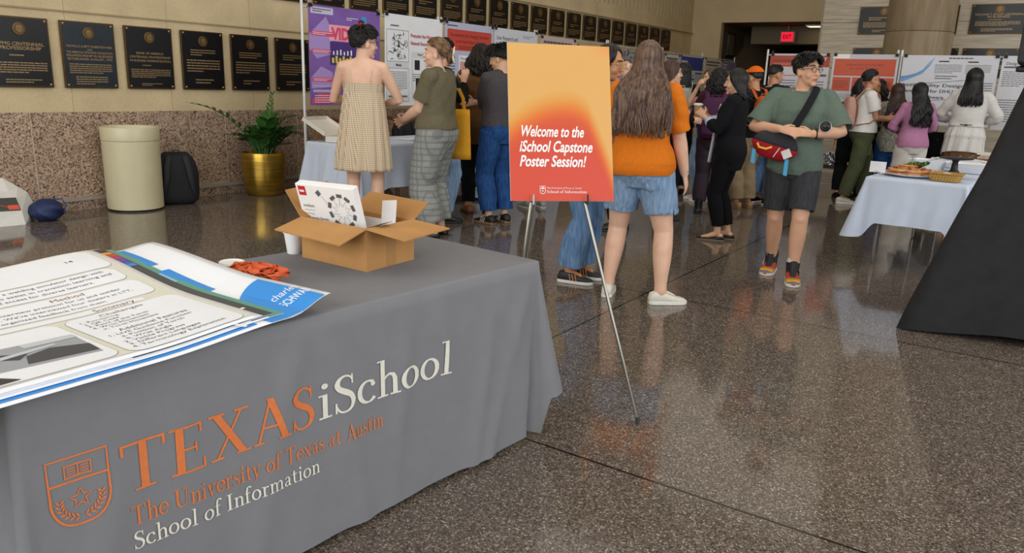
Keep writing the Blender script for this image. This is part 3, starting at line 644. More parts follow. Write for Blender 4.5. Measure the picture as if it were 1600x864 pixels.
# ------------------------------------------------------------------ tables and cloths
def smooth(t): t = max(0., min(1., t)); return t*t*(3-2*t)
def cloth(name, label, O, ex, ey, w, l, zt, hem, m, fold=.012, bump=None, flare=(.02,.02,.02,.02), corner=.05, seed=1, cat='tablecloth', r=.02, freq=9., group=None):
    """cloth over a table: O corner, ex/ey edge directions, w,l sizes; sides 0 front(b=0) 1 (a=w) 2 back 3 (a=0)"""
    O, ex, ey = Vector(O), Vector(ex), Vector(ey); rr = random.Random(seed); ph = [rr.uniform(0, 6) for _ in range(8)]
    per = []
    def side(i, n):
        for k in range(n):
            t = k/(n-1)
            a, b, nn = [(r+t*(w-2*r), 0, -ey), (w, r+t*(l-2*r), ex), (w-r-t*(w-2*r), l, ey), (0, l-r-t*(l-2*r), -ex)][i]
            per.append((a, b, nn, i, t, 0))
    def arc(cx, cy, n0, n1, i):
        for k in range(1, 6):
            q = k/6*PI/2; nn = n0*math.cos(q)+n1*math.sin(q)
            per.append((cx+nn.dot(ex)*r, cy+nn.dot(ey)*r, nn, i+k/6., 0, math.sin(2*q)))
    n1, n2 = max(12, int(w/.022)), max(12, int(l/.022))
    side(0, n1); arc(w-r, r, -ey, ex, 0); side(1, n2); arc(w-r, l-r, ex, ey, 1); side(2, n1); arc(r, l-r, ey, -ex, 2); side(3, n2); arc(r, r, -ex, -ey, 3)
    def wob(i, t, d):
        i = int(i) % 4
        return fold*d*(math.sin(freq*t*(1+.2*i)+ph[i])+.6*math.sin(2.3*freq*t+ph[i+2]+d*1.5)+.35*math.sin(5.1*freq*t+ph[i+3]+2*d))
    def off(i, t, d, cn=0):
        f0 = flare[int(i) % 4]; fr = i-int(i)
        f = f0*(1-fr)+flare[(int(i)+1) % 4]*fr
        edge = smooth(1-min(t, 1-t)/.12) if cn == 0 else 1
        return .003+f*d**1.2+wob(i, t, d)*(1-edge*.6)+corner*d*cn+(bump(i, t, d, cn) if bump else 0)
    rings = []; K = 16
    inner = [O+ex*a+ey*b+V(0,0,zt) for a, b, nn, i, t, c in per]
    cen = O+ex*(w/2)+ey*(l/2)+V(0,0,zt)
    for s in (.5, .93):
        rings.append([cen+(p-cen)*s for p in inner])
    rings.append([p - nn*.006 for p, (a,b,nn,i,t,c) in zip(inner, per)])
    for k in range(K+1):
        d = k/K; ring = []
        for a, b, nn, i, t, c in per:
            hz = hem(i, t, c)
            z = zt-.004-(zt-hz)*d
            ring.append(O+ex*a+ey*b+nn*off(i, t, d, c)+V(0,0,z))
        rings.append(ring)
    mb = MB(); n = len(per); mb.loft(rings, cap=False)
    mb.add([cen]+rings[0], [(0, 1+j, 1+(j+1) % n) for j in range(n)])
    o = mb.obj(name, m, smooth=True, auto=False); 
    tag(o, label, cat, group)
    return o, off
def folding_table(label, O, ex, ey, w, l, zt, legs, group=None):
    O, ex, ey = Vector(O), Vector(ex), Vector(ey)
    t = thing('folding_table', label, 'table', O+ex*w/2+ey*l/2, math.atan2(ey.y, ex.y) if 0 else 0, group); c = O+ex*w/2+ey*l/2
    rot = Matrix((ex, ey, V(0,0,1))).transposed()
    MB().box((0,0,zt-.022), (w-.012, l-.012, .036), rot).obj('tabletop', mat('c9c6bd', .5), t, bevel=.004)
    for a, b, sa in legs:
        p = ex*(a-w/2)+ey*(b-l/2)
        long_a = w > l; q = (ex if long_a else ey)*(-sa*.1)
        MB().tube([p+q*1.6+V(0,0,zt-.045), p+V(0,0,zt-.3), p+V(0,0,.015)], .013, 8).obj('leg', metal, t, smooth=True)
    for sgn in (-1, 1):
        ends = [x for x in legs if x[2] == sgn]
        if len(ends) == 2:
            p = [ex*(a-w/2)+ey*(b-l/2)+V(0,0,zt-.3) for a, b, _ in ends]
            MB().tube(p, .009, 8).obj('crossbar', metal, t, smooth=True)
    return t
u_ = V(-.0995, -.995, 0); v_ = V(-.995, .0995, 0); A_ = V(-1.535, 2.47, 0)
grey_cloth = mat('7e7f83', .8, 0, .03, 14, .12, 500, .25)
def hem_main(i, t, c):
    f = int(i) % 4
    if i == int(i): h = [.025, .05, .03, .17+.04*math.sin(5*t)][f]
    elif f == 3: h = .18 if i-int(i) < .7 else .03
    else: h = [.025, .05, .03, .17][f]*(1-(i-int(i)))+[.05, .03, .17, .025][f]*(i-int(i))
    return h
folding_table('long folding table hidden under the grey logo cloth', A_+u_*.006+v_*.006, u_, v_, 1.818, .748, .735, [(.3,.09,-1),(.3,.66,-1),(1.5,.09,1),(1.5,.66,1)])
def bump_main(i, t, d, c):
    if c: return (.12*(1-(i-3))**1.3*d if 3 < i < 4 else 0)
    if i == 3: e = (1-t)*.76; return d*(.12*math.exp(-((e-.01)/.075)**2)-.03*math.exp(-((e-.25)/.06)**2)+.05*math.exp(-((e-.45)/.08)**2))
    if i == 0:
        s = t*1.83; x = 0
        for s0, k, w_, a in ((.16,.25,.035,.008),(.3,.12,.03,.006),(.47,-.2,.04,.006),(.72,.1,.035,.005),(.95,-.12,.04,.006),(1.2,.2,.04,.006),(1.45,-.1,.045,.005),(1.66,.15,.04,.006),(.1,-.35,.03,.006)):
            x += a*math.exp(-((s-s0-k*(d-.5))/w_)**2)*(.35+.65*abs(math.sin(3*d+s0*9)))
        return 2.1*x*smooth(d*4)-.04*smooth(1-s/.04)*d
    return 0
tcl, offm = cloth('tablecloth', 'grey tablecloth with orange and white lettering over the front table', A_, u_, v_, 1.83, .76, .742, hem_main, grey_cloth, .004, bump_main, (.012,.02,.02,.06), .02, 3, r=.018, freq=11)
n_ = -v_
def S_front(x, y):
    s = -x; d = (.738-y)/(.738-.025); t = (s-.018)/(1.83-.036)
    return A_+u_*s+n_*offm(0, t, d)+V(0,0,y), n_
orange_ink = mat('d97b48', .75, 0, .06, 60, .1, 300, .2); cream_ink = mat('e2e0d4', .75, 0, .05, 60, .1, 300, .2)
def sfit(s, x0, x1, y, cap): return place(serif(s), x0, y, cap, 'l', capn=1, width=x1-x0)
draw(S_front, [(orange_ink, join2(sfit('TEXAS', -1.617, -1.065, .412, .128), sfit('The University of Texas at Austin', -1.603, -.805, .3215, .052), shield2(-1.775, .383, .13, .17, .0055))),
               (cream_ink, join2(sfit('iSchool', -1.05, -.5, .42, .118), sfit('School of Information', -1.603, -1.055, .2565, .047)))], 'lettering', tcl, .0022, .05)

# ------------------------------------------------------------------ posters lying on the table
def sheet(name, label, x0, yend, wd, ln, zfn, m, items, lift=.0012, cell=.06, rot=0., thick=.0006, grp='loose posters stacked on the grey table'):
    """b: from the aisle edge to the far edge (-x), a: along +y to yend; print x=a, y=b"""
    c, s = math.cos(rot), math.sin(rot)
    def P(a, b):
        da, db = a-ln, b
        return V(x0-db*c-da*s, yend+da*c-db*s, zfn(a, b))
    mb = MB(); mb.grid(lambda u, v: P(u*ln, v*wd), 44, 30, thick, (0,0,1))
    o = mb.obj(name, m, smooth=True, auto=False); tag(o, label, 'poster', grp)
    def S(a, b):
        e = .003; p = P(a, b); n = (P(a+e, b)-P(a-e, b)).cross(P(a, b+e)-P(a, b-e)).normalized()
        return p, n if n.z > 0 else -n
    if items: draw(S, items, 'printing', o, lift, cell)
    return o
tp = mat('eef0f5', .45, 0, .015, 12); sky = flat('2f8fe0', .4); skyl = flat('8fc4ec', .4); gshade = flat('b9b4bd', .5)
def z_pile(y, b): return .7475+.046*smooth((b-.3)/.6)+.016*smooth((y-.95)/.35)+.006*math.sin(y*6.5+.5)*smooth((b-.4)/.4)+.02*smooth((.35-y)/.3)*smooth((b-.3)/.5)
def z_blue(a, b): return z_pile(a+.235, b)+.04*smooth((a-1.1)/.14)*(1-.6*b)
it = [(flat('7f7a8c'), join2(rect2(1.04,.33,1.075,.8), rect2(0,.085,1.0,.1))), (sky, join2(rect2(0,0.015,.335,.085), rect2(.36,.02,1.0,.075), rect2(1.085,.38,1.125,.62), rect2(1.085,.68,1.125,.88))), (skyl, join2(rect2(1.04,.4,1.085,.6)))]
cz = [(1.22,0)]+[(1.22-.165*math.cos(math.radians(q)), .27*math.sin(math.radians(q))) for q in range(0, 91, 6)]
it += [(sky, poly2([(1.22,0),(1.03,0)]+[(1.22-.19*math.cos(math.radians(q)), .30*math.sin(math.radians(q))) for q in range(6, 91, 6)])),
       (tp, join2(place(text2d('charles', .0), 1.14, .125, .036, 'l', width=.088, shear=.2), place(text2d('SCHWAB', .01), 1.135, .068, .036, 'l', width=.095), place(text2d('Trends:', .0), .04, .062, .014), place(text2d('variations', .0), .04, .042, .014), place(text2d('workshops', .0), .04, .022, .014)))]
sheet('poster', 'white and blue poster lowest in the stack, with a curled bright blue corner', -1.622, 1.475, .9, 1.24, z_blue, tp, it)
def z_green(a, b): return z_pile(a+.135, b)+.0045
sheet('poster', 'white poster with green end band just above the blue one', -1.655, 1.335, .88, 1.2, z_green, tp, [(flat('5f9f8e', .4), join2(rect2(1.15,.0,1.2,.88))), (flat('245f8c', .4), rect2(1.1,.01,1.15,.1))])
def z_dark(a, b): return z_pile(a+.105, b)+.0085
bands = [('1f1f22', .82), ('e79a3a', .795), ('d9453f', .765), ('b23a72', .735), ('6b4aa8', .705), ('4a55b0', .675), ('3f86c4', .65)]
it = [(flat('45484b', .4), rect2(.8,0,1.2,.88))]+[(flat(c, .4), rect2(1.08,b,1.195,b+.027)) for c, b in bands]+[(tp, join2(arc2(1.2, .0, .12, .1, 100, 200, .012), place(text2d('GB', .02), 1.11, .845, .025)))]
sheet('poster', 'dark grey poster with rainbow bands sticking out behind the top sheet', -1.665, 1.305, .89, 1.2, z_dark, tp, it)
def z_top(a, b): return z_pile(a+.07, b)+.0135-.002*smooth((a-1.1)/.1)
beige = flat('dcdacb', .5); thin = flat('8c8c80', .5); maroon = flat('7a3a34', .5); inkp = flat('3c3c40', .5)
def frame(x0, y0, x1, y1, r=.035): return [(thin, rrect2(x0, y0, x1, y1, r)), (tp, rrect2(x0+.0015, y0+.0015, x1-.0015, y1-.0015, r-.001))]
it = [(beige, rect2(.0, .025, 1.185, .875))]
# sheet is read with +y (towards the far end of the table) as its writing direction
for q in ((.845,.02,1.17,.365),(-.0,.03,.83,.365),(.0,.372,1.09,.405),(.0,.412,1.155,.545),(.0,.552,1.15,.665),(.0,.672,1.17,.865)): it += frame(*q)
tx = lambda s, x, y, h, w=None, m=inkp: (m, place(text2d(s, .0), x, y, h, 'l', width=w))
it += [tx('Summary', .945, .377, .022, .115, maroon), tx('Challenges', .937, .333, .018, .12), tx('1. Rendering', .875, .313, .0135, .1), tx('2. QR Code', .875, .292, .0135, .09), tx('3. Point of the Torch', .875, .271, .0135, .16), tx('4. Wrist Movement', .875, .25, .0135, .15), tx('x. Torch Movement', .89, .229, .0135, .15),
       tx('Additional Features', .91, .19, .019, .19), tx('1. LIVE Guidance Function', .872, .166, .0145, .225), tx('a. Position of Torch', .89, .143, .0145, .17), tx('b. Wrist Angle', .89, .12, .0145, .12), tx('2. Visible Progress', .872, .097, .0145, .16), tx('3. Different Languages', .872, .074, .0145, .19), tx('4. Terminology Explanation', .865, .05, .0145, .255),
       tx('Method', .9, .514, .02, .09, maroon), tx('created interview protocol for us and welder', .68, .487, .0145, .4), tx('simulation. We\'ve interviewed four dealers at LTT,', .66, .459, .0145, .44), tx('and organized feedback from them.', .7, .43, .0145, .31),
       tx('to design a welding simulator design with', .74, .635, .0155, .37), tx('relation to assist in transition learning and', .72, .605, .0155, .4), tx('expand access for diverse learners.', .74, .575, .0155, .31), tx('14', 1.07, .77, .019), tx('students', .62, .76, .016), tx('instructors', .6, .71, .016)]
it += [(flat('9ea2aa', .5), poly2([(.56,.115),(.81,.085),(.82,.255),(.58,.275)])), (flat('45474d', .5), join2(poly2([(.66,.12),(.81,.1),(.815,.16),(.74,.195),(.68,.175)]), poly2([(.56,.25),(.66,.16),(.69,.19),(.58,.27)]))), (flat('c4c8ce', .5), join2(poly2([(.63,.185),(.76,.205),(.76,.218),(.63,.205)]), poly2([(.7,.23),(.818,.225),(.82,.25),(.7,.262)]))), (flat('3a3636', .5), poly2([(.35,.03),(.61,.04),(.53,.16),(.35,.18)])), (maroon, place(text2d('TORCH'), .5, .05, .012))]
sheet('poster', 'white poster lying topmost with summary and challenges text boxes', -1.664, 1.27, .88, 1.2, z_top, tp, it, .0012, .05)

# lanyards and cups
rr = random.Random(11)
lan = mat('cf5a2c', .6, 0, .1, 60)
def ribbon(c, path, w, name='lanyard'):
    pts = [Vector(p) for p in path]; rings = []
    for i, p in enumerate(pts):
        t = (pts[min(i+1, len(pts)-1)]-pts[max(i-1, 0)]).normalized(); sd = t.cross(V(math.sin(i*.35), .3, math.cos(i*.35))).normalized(); nn = sd.cross(t)
        rings.append([p+sd*w/2+nn*.0008, p-sd*w/2+nn*.0008, p-sd*w/2-nn*.0008, p+sd*w/2-nn*.0008])
    return MB().loft(rings).obj(name, lan, smooth=False)
wh = ['lying nearest the cardboard box', 'looping over the middle of the pile', 'at the near edge of the pile', 'under the other orange loops', 'trailing towards the aisle edge']
for k in range(5):
    a0 = rr.uniform(0, 6); R1 = rr.uniform(.045, .07); R2 = rr.uniform(.025, .04); cx, cy = -2.17+.045*k*1.0, 1.6-.012*k; P = []
    for i in range(46):
        q = 2*PI*i/22+a0
        P.append((cx+R1*math.cos(q)*(1+.25*math.sin(3*q+k)), cy+R2*1.5*math.sin(q)*(1+.3*math.sin(2*q+k*2)), .757+.014*abs(math.sin(q*1.7+k))+.006*k))
    tag(ribbon(None, P, .02), 'orange ribbon lanyard '+wh[k], 'lanyard', 'orange lanyards piled on the table')
P = [(-2.05+.013*i, 1.585-.006*i+.012*math.sin(i*.8), .757+.012*abs(math.sin(i*.5))) for i in range(15)]
tag(ribbon(None, P, .022), 'orange ribbon lanyard with a straight end pointing to the aisle', 'lanyard', 'orange lanyards piled on the table')
def papercup(loc, h, r0, r1, label, lid=None, m=white):
    t = thing('paper_cup', label, 'cup', loc)
    MB().lathe((0,0,0), [(r0*.97, 0), (r0, .002), (r1, h-.003), (r1+.003, h-.002), (r1+.003, h), (r1-.002, h+.001), (r1-.004, h-.004), (r0-.003, .006)], 28).obj('cup', m, t, smooth=True)
    if lid: MB().lathe((0,0,h), [(r1+.004, -.004), (r1+.005, .004), (r1, .008), (r1-.004, .016), (r1-.01, .017), (r1-.012, .011), (.001, .011)], 28).obj('lid', lid, t, smooth=True)
    return t
papercup((-2.315, 1.925, .742), .082, .026, .036, 'white paper cup standing behind the cardboard box', None)
t = MB().lathe((-2.33, 1.655, .742), [(.044, 0), (.046, .003), (.044, .011), (.039, .012), (.037, .008), (.001, .008)], 28).obj('cup_lid', white, smooth=True); tag(t, 'white round cup lid lying by the orange lanyards', 'lid')

# ------------------------------------------------------------------ cardboard box with a boxed product in it
card = mat('b98a55', .75, 0, .07, 9, .05, 400, .2); card_in = mat('a97c4a', .75, 0, .06, 9, .05, 400, .2)
bo = V(-1.895, 1.893, .742); b1 = V(-.999, .02, 0); b2 = V(-.04, .999, 0); bw, bd, bh = .345, .262, .155
bt = thing('cardboard_box', 'open brown cardboard box standing on the grey tablecloth', 'box', bo)
rot = Matrix((b1, b2, V(0,0,1))).transposed(); th = .005
mb = MB()
for c, s in (((bw/2, th/2, bh/2), (bw, th, bh)), ((bw/2, bd-th/2, bh/2), (bw, th, bh)), ((th/2, bd/2, bh/2), (th, bd-2*th, bh)), ((bw-th/2, bd/2, bh/2), (th, bd-2*th, bh)), ((bw/2, bd/2, th/2), (bw-2*th, bd-2*th, th))):
    mb.box(rot @ Vector(c), s, rot)
mb.obj('carton', card, bt)
def flap(p0, p1, q1, q0, m=card):
    P = [Vector(p) for p in (p0, p1, q1, q0)]; n = (P[1]-P[0]).cross(P[3]-P[0]).normalized()*.0045
    MB().add(P+[p+n for p in P], [(0,3,2,1),(4,5,6,7),(0,1,5,4),(1,2,6,5),(2,3,7,6),(3,0,4,7)]) if 0 else None
    b = MB(); b.add(P+[p+n for p in P], [(0,3,2,1),(4,5,6,7),(0,1,5,4),(1,2,6,5),(2,3,7,6),(3,0,4,7)]); return b.obj('flap', m, bt)
L_ = lambda a, b, z: rot @ Vector((a, b, z))
flap(L_(bw,0,bh), L_(0,0,bh), L_(.005,-.128,bh-.038), L_(bw+.0,-.128,bh-.03))
flap(L_(0,0,bh), L_(0,bd,bh), L_(-.168,bd+.01,bh-.012), L_(-.168,.02,bh-.02))
flap(L_(0,bd,bh), L_(bw,bd,bh), L_(bw-.01,bd+.11,bh+.06), L_(.02,bd+.11,bh+.05), card_in)
flap(L_(bw,bd,bh), L_(bw,0,bh), L_(bw+.12,.03,bh+.085), L_(bw+.12,bd-.01,bh+.1), card_in)
MB().box(L_(-.0008, bd/2, bh*.5), (.0012, .05, bh*.98), rot).obj('tape', mat('b08350', .3, 0, .03), bt)
draw(plane_S(L_(-.0015, .2, 0), b2*-1, (0,0,1)), [(flat('96693a'), join2(arc2(.06,.12,.012,.022,0,360,.002), arc2(.075,.12,.012,.022,0,360,.002)))], 'printed_marks', bt)
# product box: leaning in the carton
Rm_ = Matrix.Rotation(math.radians(8.7), 3, 'Z') @ Matrix.Rotation(math.radians(18.2), 3, 'X')
pc = V(-2.143, 1.96, .887)+Rm_ @ V(0, .0178, .0345)-bo
pt = thing('product_box', 'white retail box with tag pictures leaning inside the cardboard box', 'box', bo+pc)
pwid, phei = .263, .21
MB().box((0,0,0), (pwid, .035, phei), Rm_).obj('carton', white, pt, bevel=.003)
fx, fz, fn = Rm_ @ V(1,0,0), Rm_ @ V(0,0,1), Rm_ @ V(0,-1,0)
S = plane_S(-fx*pwid/2 - fz*phei/2 + fn*.0178, fx, fz)
gr1, gr2 = flat('5d5d60'), flat('77777b')
it = [(flat('c8202e'), rect2(.012,.165,.045,.202)), (white, place(text2d('avery', .02), .016, .178, .009, 'l', width=.025)), (gr1, place(text2d('medium'), .018, .118, .013, 'l', width=.05)), (gr2, join2(place(text2d('de rond 2 x 3'), .02, .103, .006), place(text2d('printed tags'), .02, .088, .006))), (gr1, place(text2d('de moyen format'), .022, .068, .012, 'l', width=.1))]
it[1] = (white, greek(.016,.175,.041,.19,1,.6,2))
ring = []; lines = []
for k in range(10):
    a = 2*PI*k/10+.3; cx, cy = .195+.055*math.cos(a), .115+.062*math.sin(a); R2 = lambda x, y: (cx+x*math.cos(a)-y*math.sin(a), cy+x*math.sin(a)+y*math.cos(a))
    ring.append(poly2([R2(-.007,-.012), R2(.007,-.012), R2(.007,.012), R2(-.007,.012)])); lines.append(line2([R2(-.007,0), (.195+.02*math.cos(a+.3), .115+.02*math.sin(a+.3)), (.195+.035*math.cos(a+.5), .115+.035*math.sin(a+.5))], .0012))
ring.append(poly2([(.1,.165),(.115,.178),(.103,.193),(.088,.18)])); lines.append(line2([(.112,.168),(.13,.15),(.135,.14),(.127,.14)], .0012))
it += [(gr1, join2(*ring)), (gr2, join2(*lines))]
draw(S, it, 'printing', pt)
def leaf_sheet(p, sz, r, label, m):
    o = MB().box(p, sz, r).obj('folded_card', m); tag(o, label, 'card', 'folded cards inside the cardboard box')
Rr = rot @ Matrix.Rotation(math.radians(8), 3, 'Y') @ Matrix.Rotation(math.radians(-14), 3, 'X')
leaf_sheet(bo+L_(.075, .2, .165), (.075, .0015, .12), Rr, 'white folded card standing upright in the cardboard box', mat('d9d8d6', .6, 0, .02))
leaf_sheet(bo+L_(.03, .08, .15), (.12, .06, .0015), rot @ Matrix.Rotation(math.radians(20), 3, 'Y'), 'grey printed card lying over the near corner of the cardboard box', mat('8d857b', .6, 0, .3, 40))
leaf_sheet(bo+L_(.17, .2, .12), (.2, .002, .06), rot, 'white card at the back inside the cardboard box', mat('dcdcda', .6, 0, .02))

# ------------------------------------------------------------------ welcome sign on its easel
sc_ = V(-1.662, 2.841, .922); sy = math.radians(45); ti = math.radians(17.65)
sr = V(math.cos(sy), math.sin(sy), 0); sn = V(-math.sin(sy), math.cos(sy), 0); su = V(0,0,1)*math.cos(ti)+sn*math.sin(ti); sf = sr.cross(su)
def sign_mat():
    m, nt, b = nodes('sign_print'); tc = N(nt, 'ShaderNodeTexCoord'); sx = N(nt, 'ShaderNodeSeparateXYZ'); nt.links.new(tc.outputs['Object'], sx.inputs[0])
    def mth(op, a, bb=None, clamp=False):
        n = N(nt, 'ShaderNodeMath', operation=op); n.use_clamp = clamp
        for i, q in enumerate((a, bb)):
            if q is None: continue
            if isinstance(q, (int, float)): n.inputs[i].default_value = q
            else: nt.links.new(q, n.inputs[i])
        return n.outputs[0]
    # printed design: red glow rising from the lower edge, amber field, orange corner
    x = mth('MULTIPLY', sx.outputs[0], 1/.457); y = mth('MULTIPLY', sx.outputs[2], 1/.686)
    dx = mth('SUBTRACT', x, .08); cap = mth('ADD', mth('MULTIPLY', mth('MULTIPLY', mth('MAXIMUM', dx, 0.), mth('MAXIMUM', dx, 0.)), 1.7), mth('MULTIPLY', mth('MULTIPLY', mth('MINIMUM', dx, 0.), mth('MINIMUM', dx, 0.)), .5))
    edge = mth('SUBTRACT', mth('SUBTRACT', .645, cap), y)          # >0 inside the red dome
    right = mth('MULTIPLY', mth('SUBTRACT', x, .27), 2.3, True)
    fac = mth('SUBTRACT', mth('MULTIPLY', mth('ADD', edge, .07), 3.0), right, False)
    rp = N(nt, 'ShaderNodeValToRGB'); e = rp.color_ramp.elements
    cols = [(0., 'd7a45c'), (.2, 'd6933f'), (.42, 'd86a26'), (.58, 'cf5228'), (.8, 'cc4429'), (1., 'cd4630')]
    while len(e) < len(cols): e.new(.5)
    for i, (p, c) in enumerate(cols): e[i].position = p; e[i].color = srgb(c)
    nt.links.new(fac, rp.inputs['Fac'])
    cxr = mth('MULTIPLY', mth('ADD', x, -.28), 3.2, True); cyr = mth('MULTIPLY', mth('ADD', y, -.9), 7., True)
    k = N(nt, 'ShaderNodeMixRGB'); nt.links.new(mth('MULTIPLY', cxr, cyr), k.inputs[0]); nt.links.new(rp.outputs[0], k.inputs[1]); k.inputs[2].default_value = srgb('e0762c')
    nt.links.new(k.outputs[0], b.inputs['Base Color']); b.inputs['Roughness'].default_value = .45
    return m
SW, SH = .457, .686
rotS = Matrix((sr, -sf, su)).transposed()
sg = MB().box((0, .004, SH/2), (SW, .008, SH)).obj('welcome_sign', sign_mat(), bevel=.0)
sg.matrix_world = Matrix.Translation(sc_) @ rotS.to_4x4()
tag(sg, 'orange and red welcome sign board resting on the silver easel', 'sign')
MB().box((0, .0055, SH/2), (SW+.001, .0052, SH+.001)).obj('foam_core', mat('e9e4dc', .7), sg)
S = plane_S((-SW/2, -.0003, 0), (1,0,0), (0,0,1))
def bt_(s, x, y, h, w): return place(text2d(s, .022), x, y, h, 'l', width=w, shear=.2)
it = [(white, join2(bt_('Welcome to the', .044, .279, .047, .283), bt_('iSchool Capstone', .042, .213, .047, .322), bt_('Poster Session!', .042, .149, .047, .288), sfit('The University of Texas at Austin', .158, .313, .052, .0075), sfit('School of Information', .158, .335, .0335, .0125)[0:2], shield2(.128, .03, .024, .033, .002, False)))]
draw(S, it, 'lettering', sg)
et = thing('easel', 'silver tripod easel holding up the welcome sign', 'easel', (-1.66, 2.84, 0))
e0 = V(-1.66, 2.84, 0)
chrome = mat('97968e', .3, .9, .03, 20)
apex = sc_+su*.62+sn*.035-e0
Lf, Rf, Bf = V(-1.845,2.70,0)-e0, V(-1.24,2.85,0)-e0, V(-2.06,3.06,0)-e0
for nm, foot, ax in (('l', Lf, -.012), ('r', Rf, .012), ('b', Bf, 0)):
    top = apex+sr*ax
    if nm == 'r': mid = sc_+sr*.105+sn*.03-su*.01-e0
    elif nm == 'l': mid = sc_-sr*.135+sn*.03-su*.01-e0
    else: mid = top.lerp(foot, .5)
    leg = MB().tube([top, mid, mid.lerp(foot, .5), foot+V(0,0,.012)], [.0075, .0075, .0068, .0058], 10).obj('leg', chrome, et, smooth=True)
    MB().lathe(foot, [(.008, 0), (.0085, .01), (.008, .03)], 12).obj('rubber_foot', mat('3a3a38', .6), leg, smooth=True)
MB().ell(apex+V(0,0,.01), (.02, .02, .025)).obj('hub', chrome, et, smooth=True)
for s_, q in ((-.135, 1), (.105, -1)):
    p = sc_+sr*s_-e0
    MB().tube([p+sn*.03-su*.008, p-sn*.02-su*.01, p-sn*.024+su*.03], [.005, .005, .004], 8).obj('holder', chrome if q > 0 else black, et, smooth=True)

# ------------------------------------------------------------------ along the granite wall
t = thing('waste_bin', 'cream cylindrical waste bin standing against the granite wall', 'bin', (-7.70, 4.36, 0))
binm = mat('cfc7a4', .35, 0, .03, 6)
MB().lathe((0,0,0), [(.255, .012), (.268, .02), (.272, .70), (.268, .704), (.268, .707)], 48).obj('body', binm, t, smooth=True)
MB().lathe((0,0,0), [(.26, .0), (.262, .014)], 48).obj('foot_ring', black, t, smooth=True)
MB().lathe((0,0,0), [(.268, .708), (.275, .712), (.278, .83), (.272, .842), (.258, .842), (.25, .832), (.246, .66), (.01, .655)], 48).obj('rim', binm, t, smooth=True)

def backpack(name, loc, rz, w, d, h, m, label, m2=None, straps=True, tiltx=0., cat='backpack', group=None):
    """soft pack; its strap side faces local -y, its front pocket local +y"""
    t = thing(name, label, cat, loc, rz, group); t.rotation_euler = (tiltx, 0, rz)
    m2 = m2 or m
    rings = []
    for i in range(13):
        q = i/12; z = h*q
        k = (1-abs(2*q-1)**5*.16) * (1 - .22*smooth((q-.6)/.4)); e = 1 if 0 < i < 12 else .82
        rings.append([(w/2*k*e*math.copysign(abs(math.cos(a))**.6, math.cos(a)), d/2*k*e*math.copysign(abs(math.sin(a))**.6, math.sin(a)), z) for a in (2*PI*j/28 for j in range(28))])
    MB().loft(rings).obj('body', m, t, smooth=True, auto=False)
    rings = []
    for i in range(9):
        q = i/8; z = h*(.08+.42*q); k = (1-abs(2*q-1)**4*.25)
        rings.append([(w*.38*k*math.copysign(abs(math.cos(a))**.6, math.cos(a)), d*.42+d*.22*k*math.copysign(abs(math.sin(a))**.6, math.sin(a)), z) for a in (2*PI*j/20 for j in range(20))])
    MB().loft(rings).obj('front_pocket', m2, t, smooth=True, auto=False)
    MB().tube([(-.03, -d*.3, h*.96), (-.025, -d*.3, h*1.05), (.025, -d*.3, h*1.05), (.03, -d*.3, h*.96)], .008, 8).obj('handle', m2, t, smooth=True)
    if straps:
        for s in (-1, 1):
            MB().tube([(s*w*.18, -d*.42, h*.93), (s*w*.24, -d*.55, h*.75), (s*w*.28, -d*.62, h*.5), (s*w*.33, -d*.55, h*.25), (s*w*.4, -d*.4, h*.1)], [(.028,.007),(.03,.008),(.028,.008),(.014,.005),(.012,.004)], 10, side=(1,0,0)).obj('strap', m2, t, smooth=True)
    return t
bkm = mat('15161a', .75, 0, .15, 20, .3, 300)
backpack('backpack', (-7.68, 4.83, .0), math.radians(66), .44, .25, .56, bkm, 'black backpack slumped on the floor beside the cream bin', mat('1d1e24', .7, 0, .15, 30))

# gold pot with a plant of glossy feathered stems
t = thing('potted_plant', 'green feather leaved plant in a gold pot by the granite wall', 'potted plant', (-7.66, 5.96, 0))
goldm = streak('brushed_gold', 'a8852f', 'c9a548', (3, 3, 60), .3, .5, 0, .85)
MB().lathe((0,0,0), [(.17, 0), (.2, .006), (.222, .06), (.245, .2), (.256, .36), (.25, .48), (.245, .5), (.236, .5), (.234, .44), (.01, .435)], 48).obj('pot', goldm, t, smooth=True)
MB().lathe((0,0,.437), [(.233, 0), (.15, .012), (.01, .016)], 24).obj('soil', mat('6b5a48', .9, 0, .3, 60), t, smooth=True)
leafm = mat('2f5a2a', .3, 0, .35, 14); leafm2 = mat('3d6b2c', .3, 0, .3, 14); stemm = mat('4a6a35', .45, 0, .15, 20)
fr = random.Random(3)
def frond(base, ctrl, tip, n, size, lm, sway=0):
    mb = MB(); B, C, T = Vector(base), Vector(ctrl), Vector(tip)
    q = lambda s: B*(1-s)**2 + C*(2*s*(1-s)) + T*s*s
    pts = [q(i/14) for i in range(15)]; mb.cur = 0; mb.tube(pts, [.011-.008*i/14 for i in range(15)], 7)
    mb.cur = 1
    for k in range(n):
        s = .22+.76*k/(n-1); p = q(s); d = (q(min(1, s+.03))-q(s-.03)).normalized()
        sd = d.cross(V(0,0,1)); sd = sd.normalized() if sd.length > .15 else V(1,0,0)
        up = sd.cross(d).normalized(); L = size*(1-.45*abs(s-.5)*1.6)
        for g in (-1, 1):
            ld = (d*.62+sd*g*.75+up*.25+V(fr.uniform(-.12,.12), fr.uniform(-.12,.12), fr.uniform(-.1,.1))).normalized(); wd = ld.cross(up).normalized()
            rows = []
            for j, ww in enumerate((.06, .3, .42, .3, .02)):
                c = p+ld*(L*j/4)-up*(L*.12*(j/4)**2); rows.append([c-wd*(L*ww*.5)+up*.006*L, c-up*.02*L, c+wd*(L*ww*.5)+up*.006*L])
            mb.loft(rows, cap=False, close=False)
    return mb.obj('frond', [stemm, lm], t, smooth=True, auto=False)
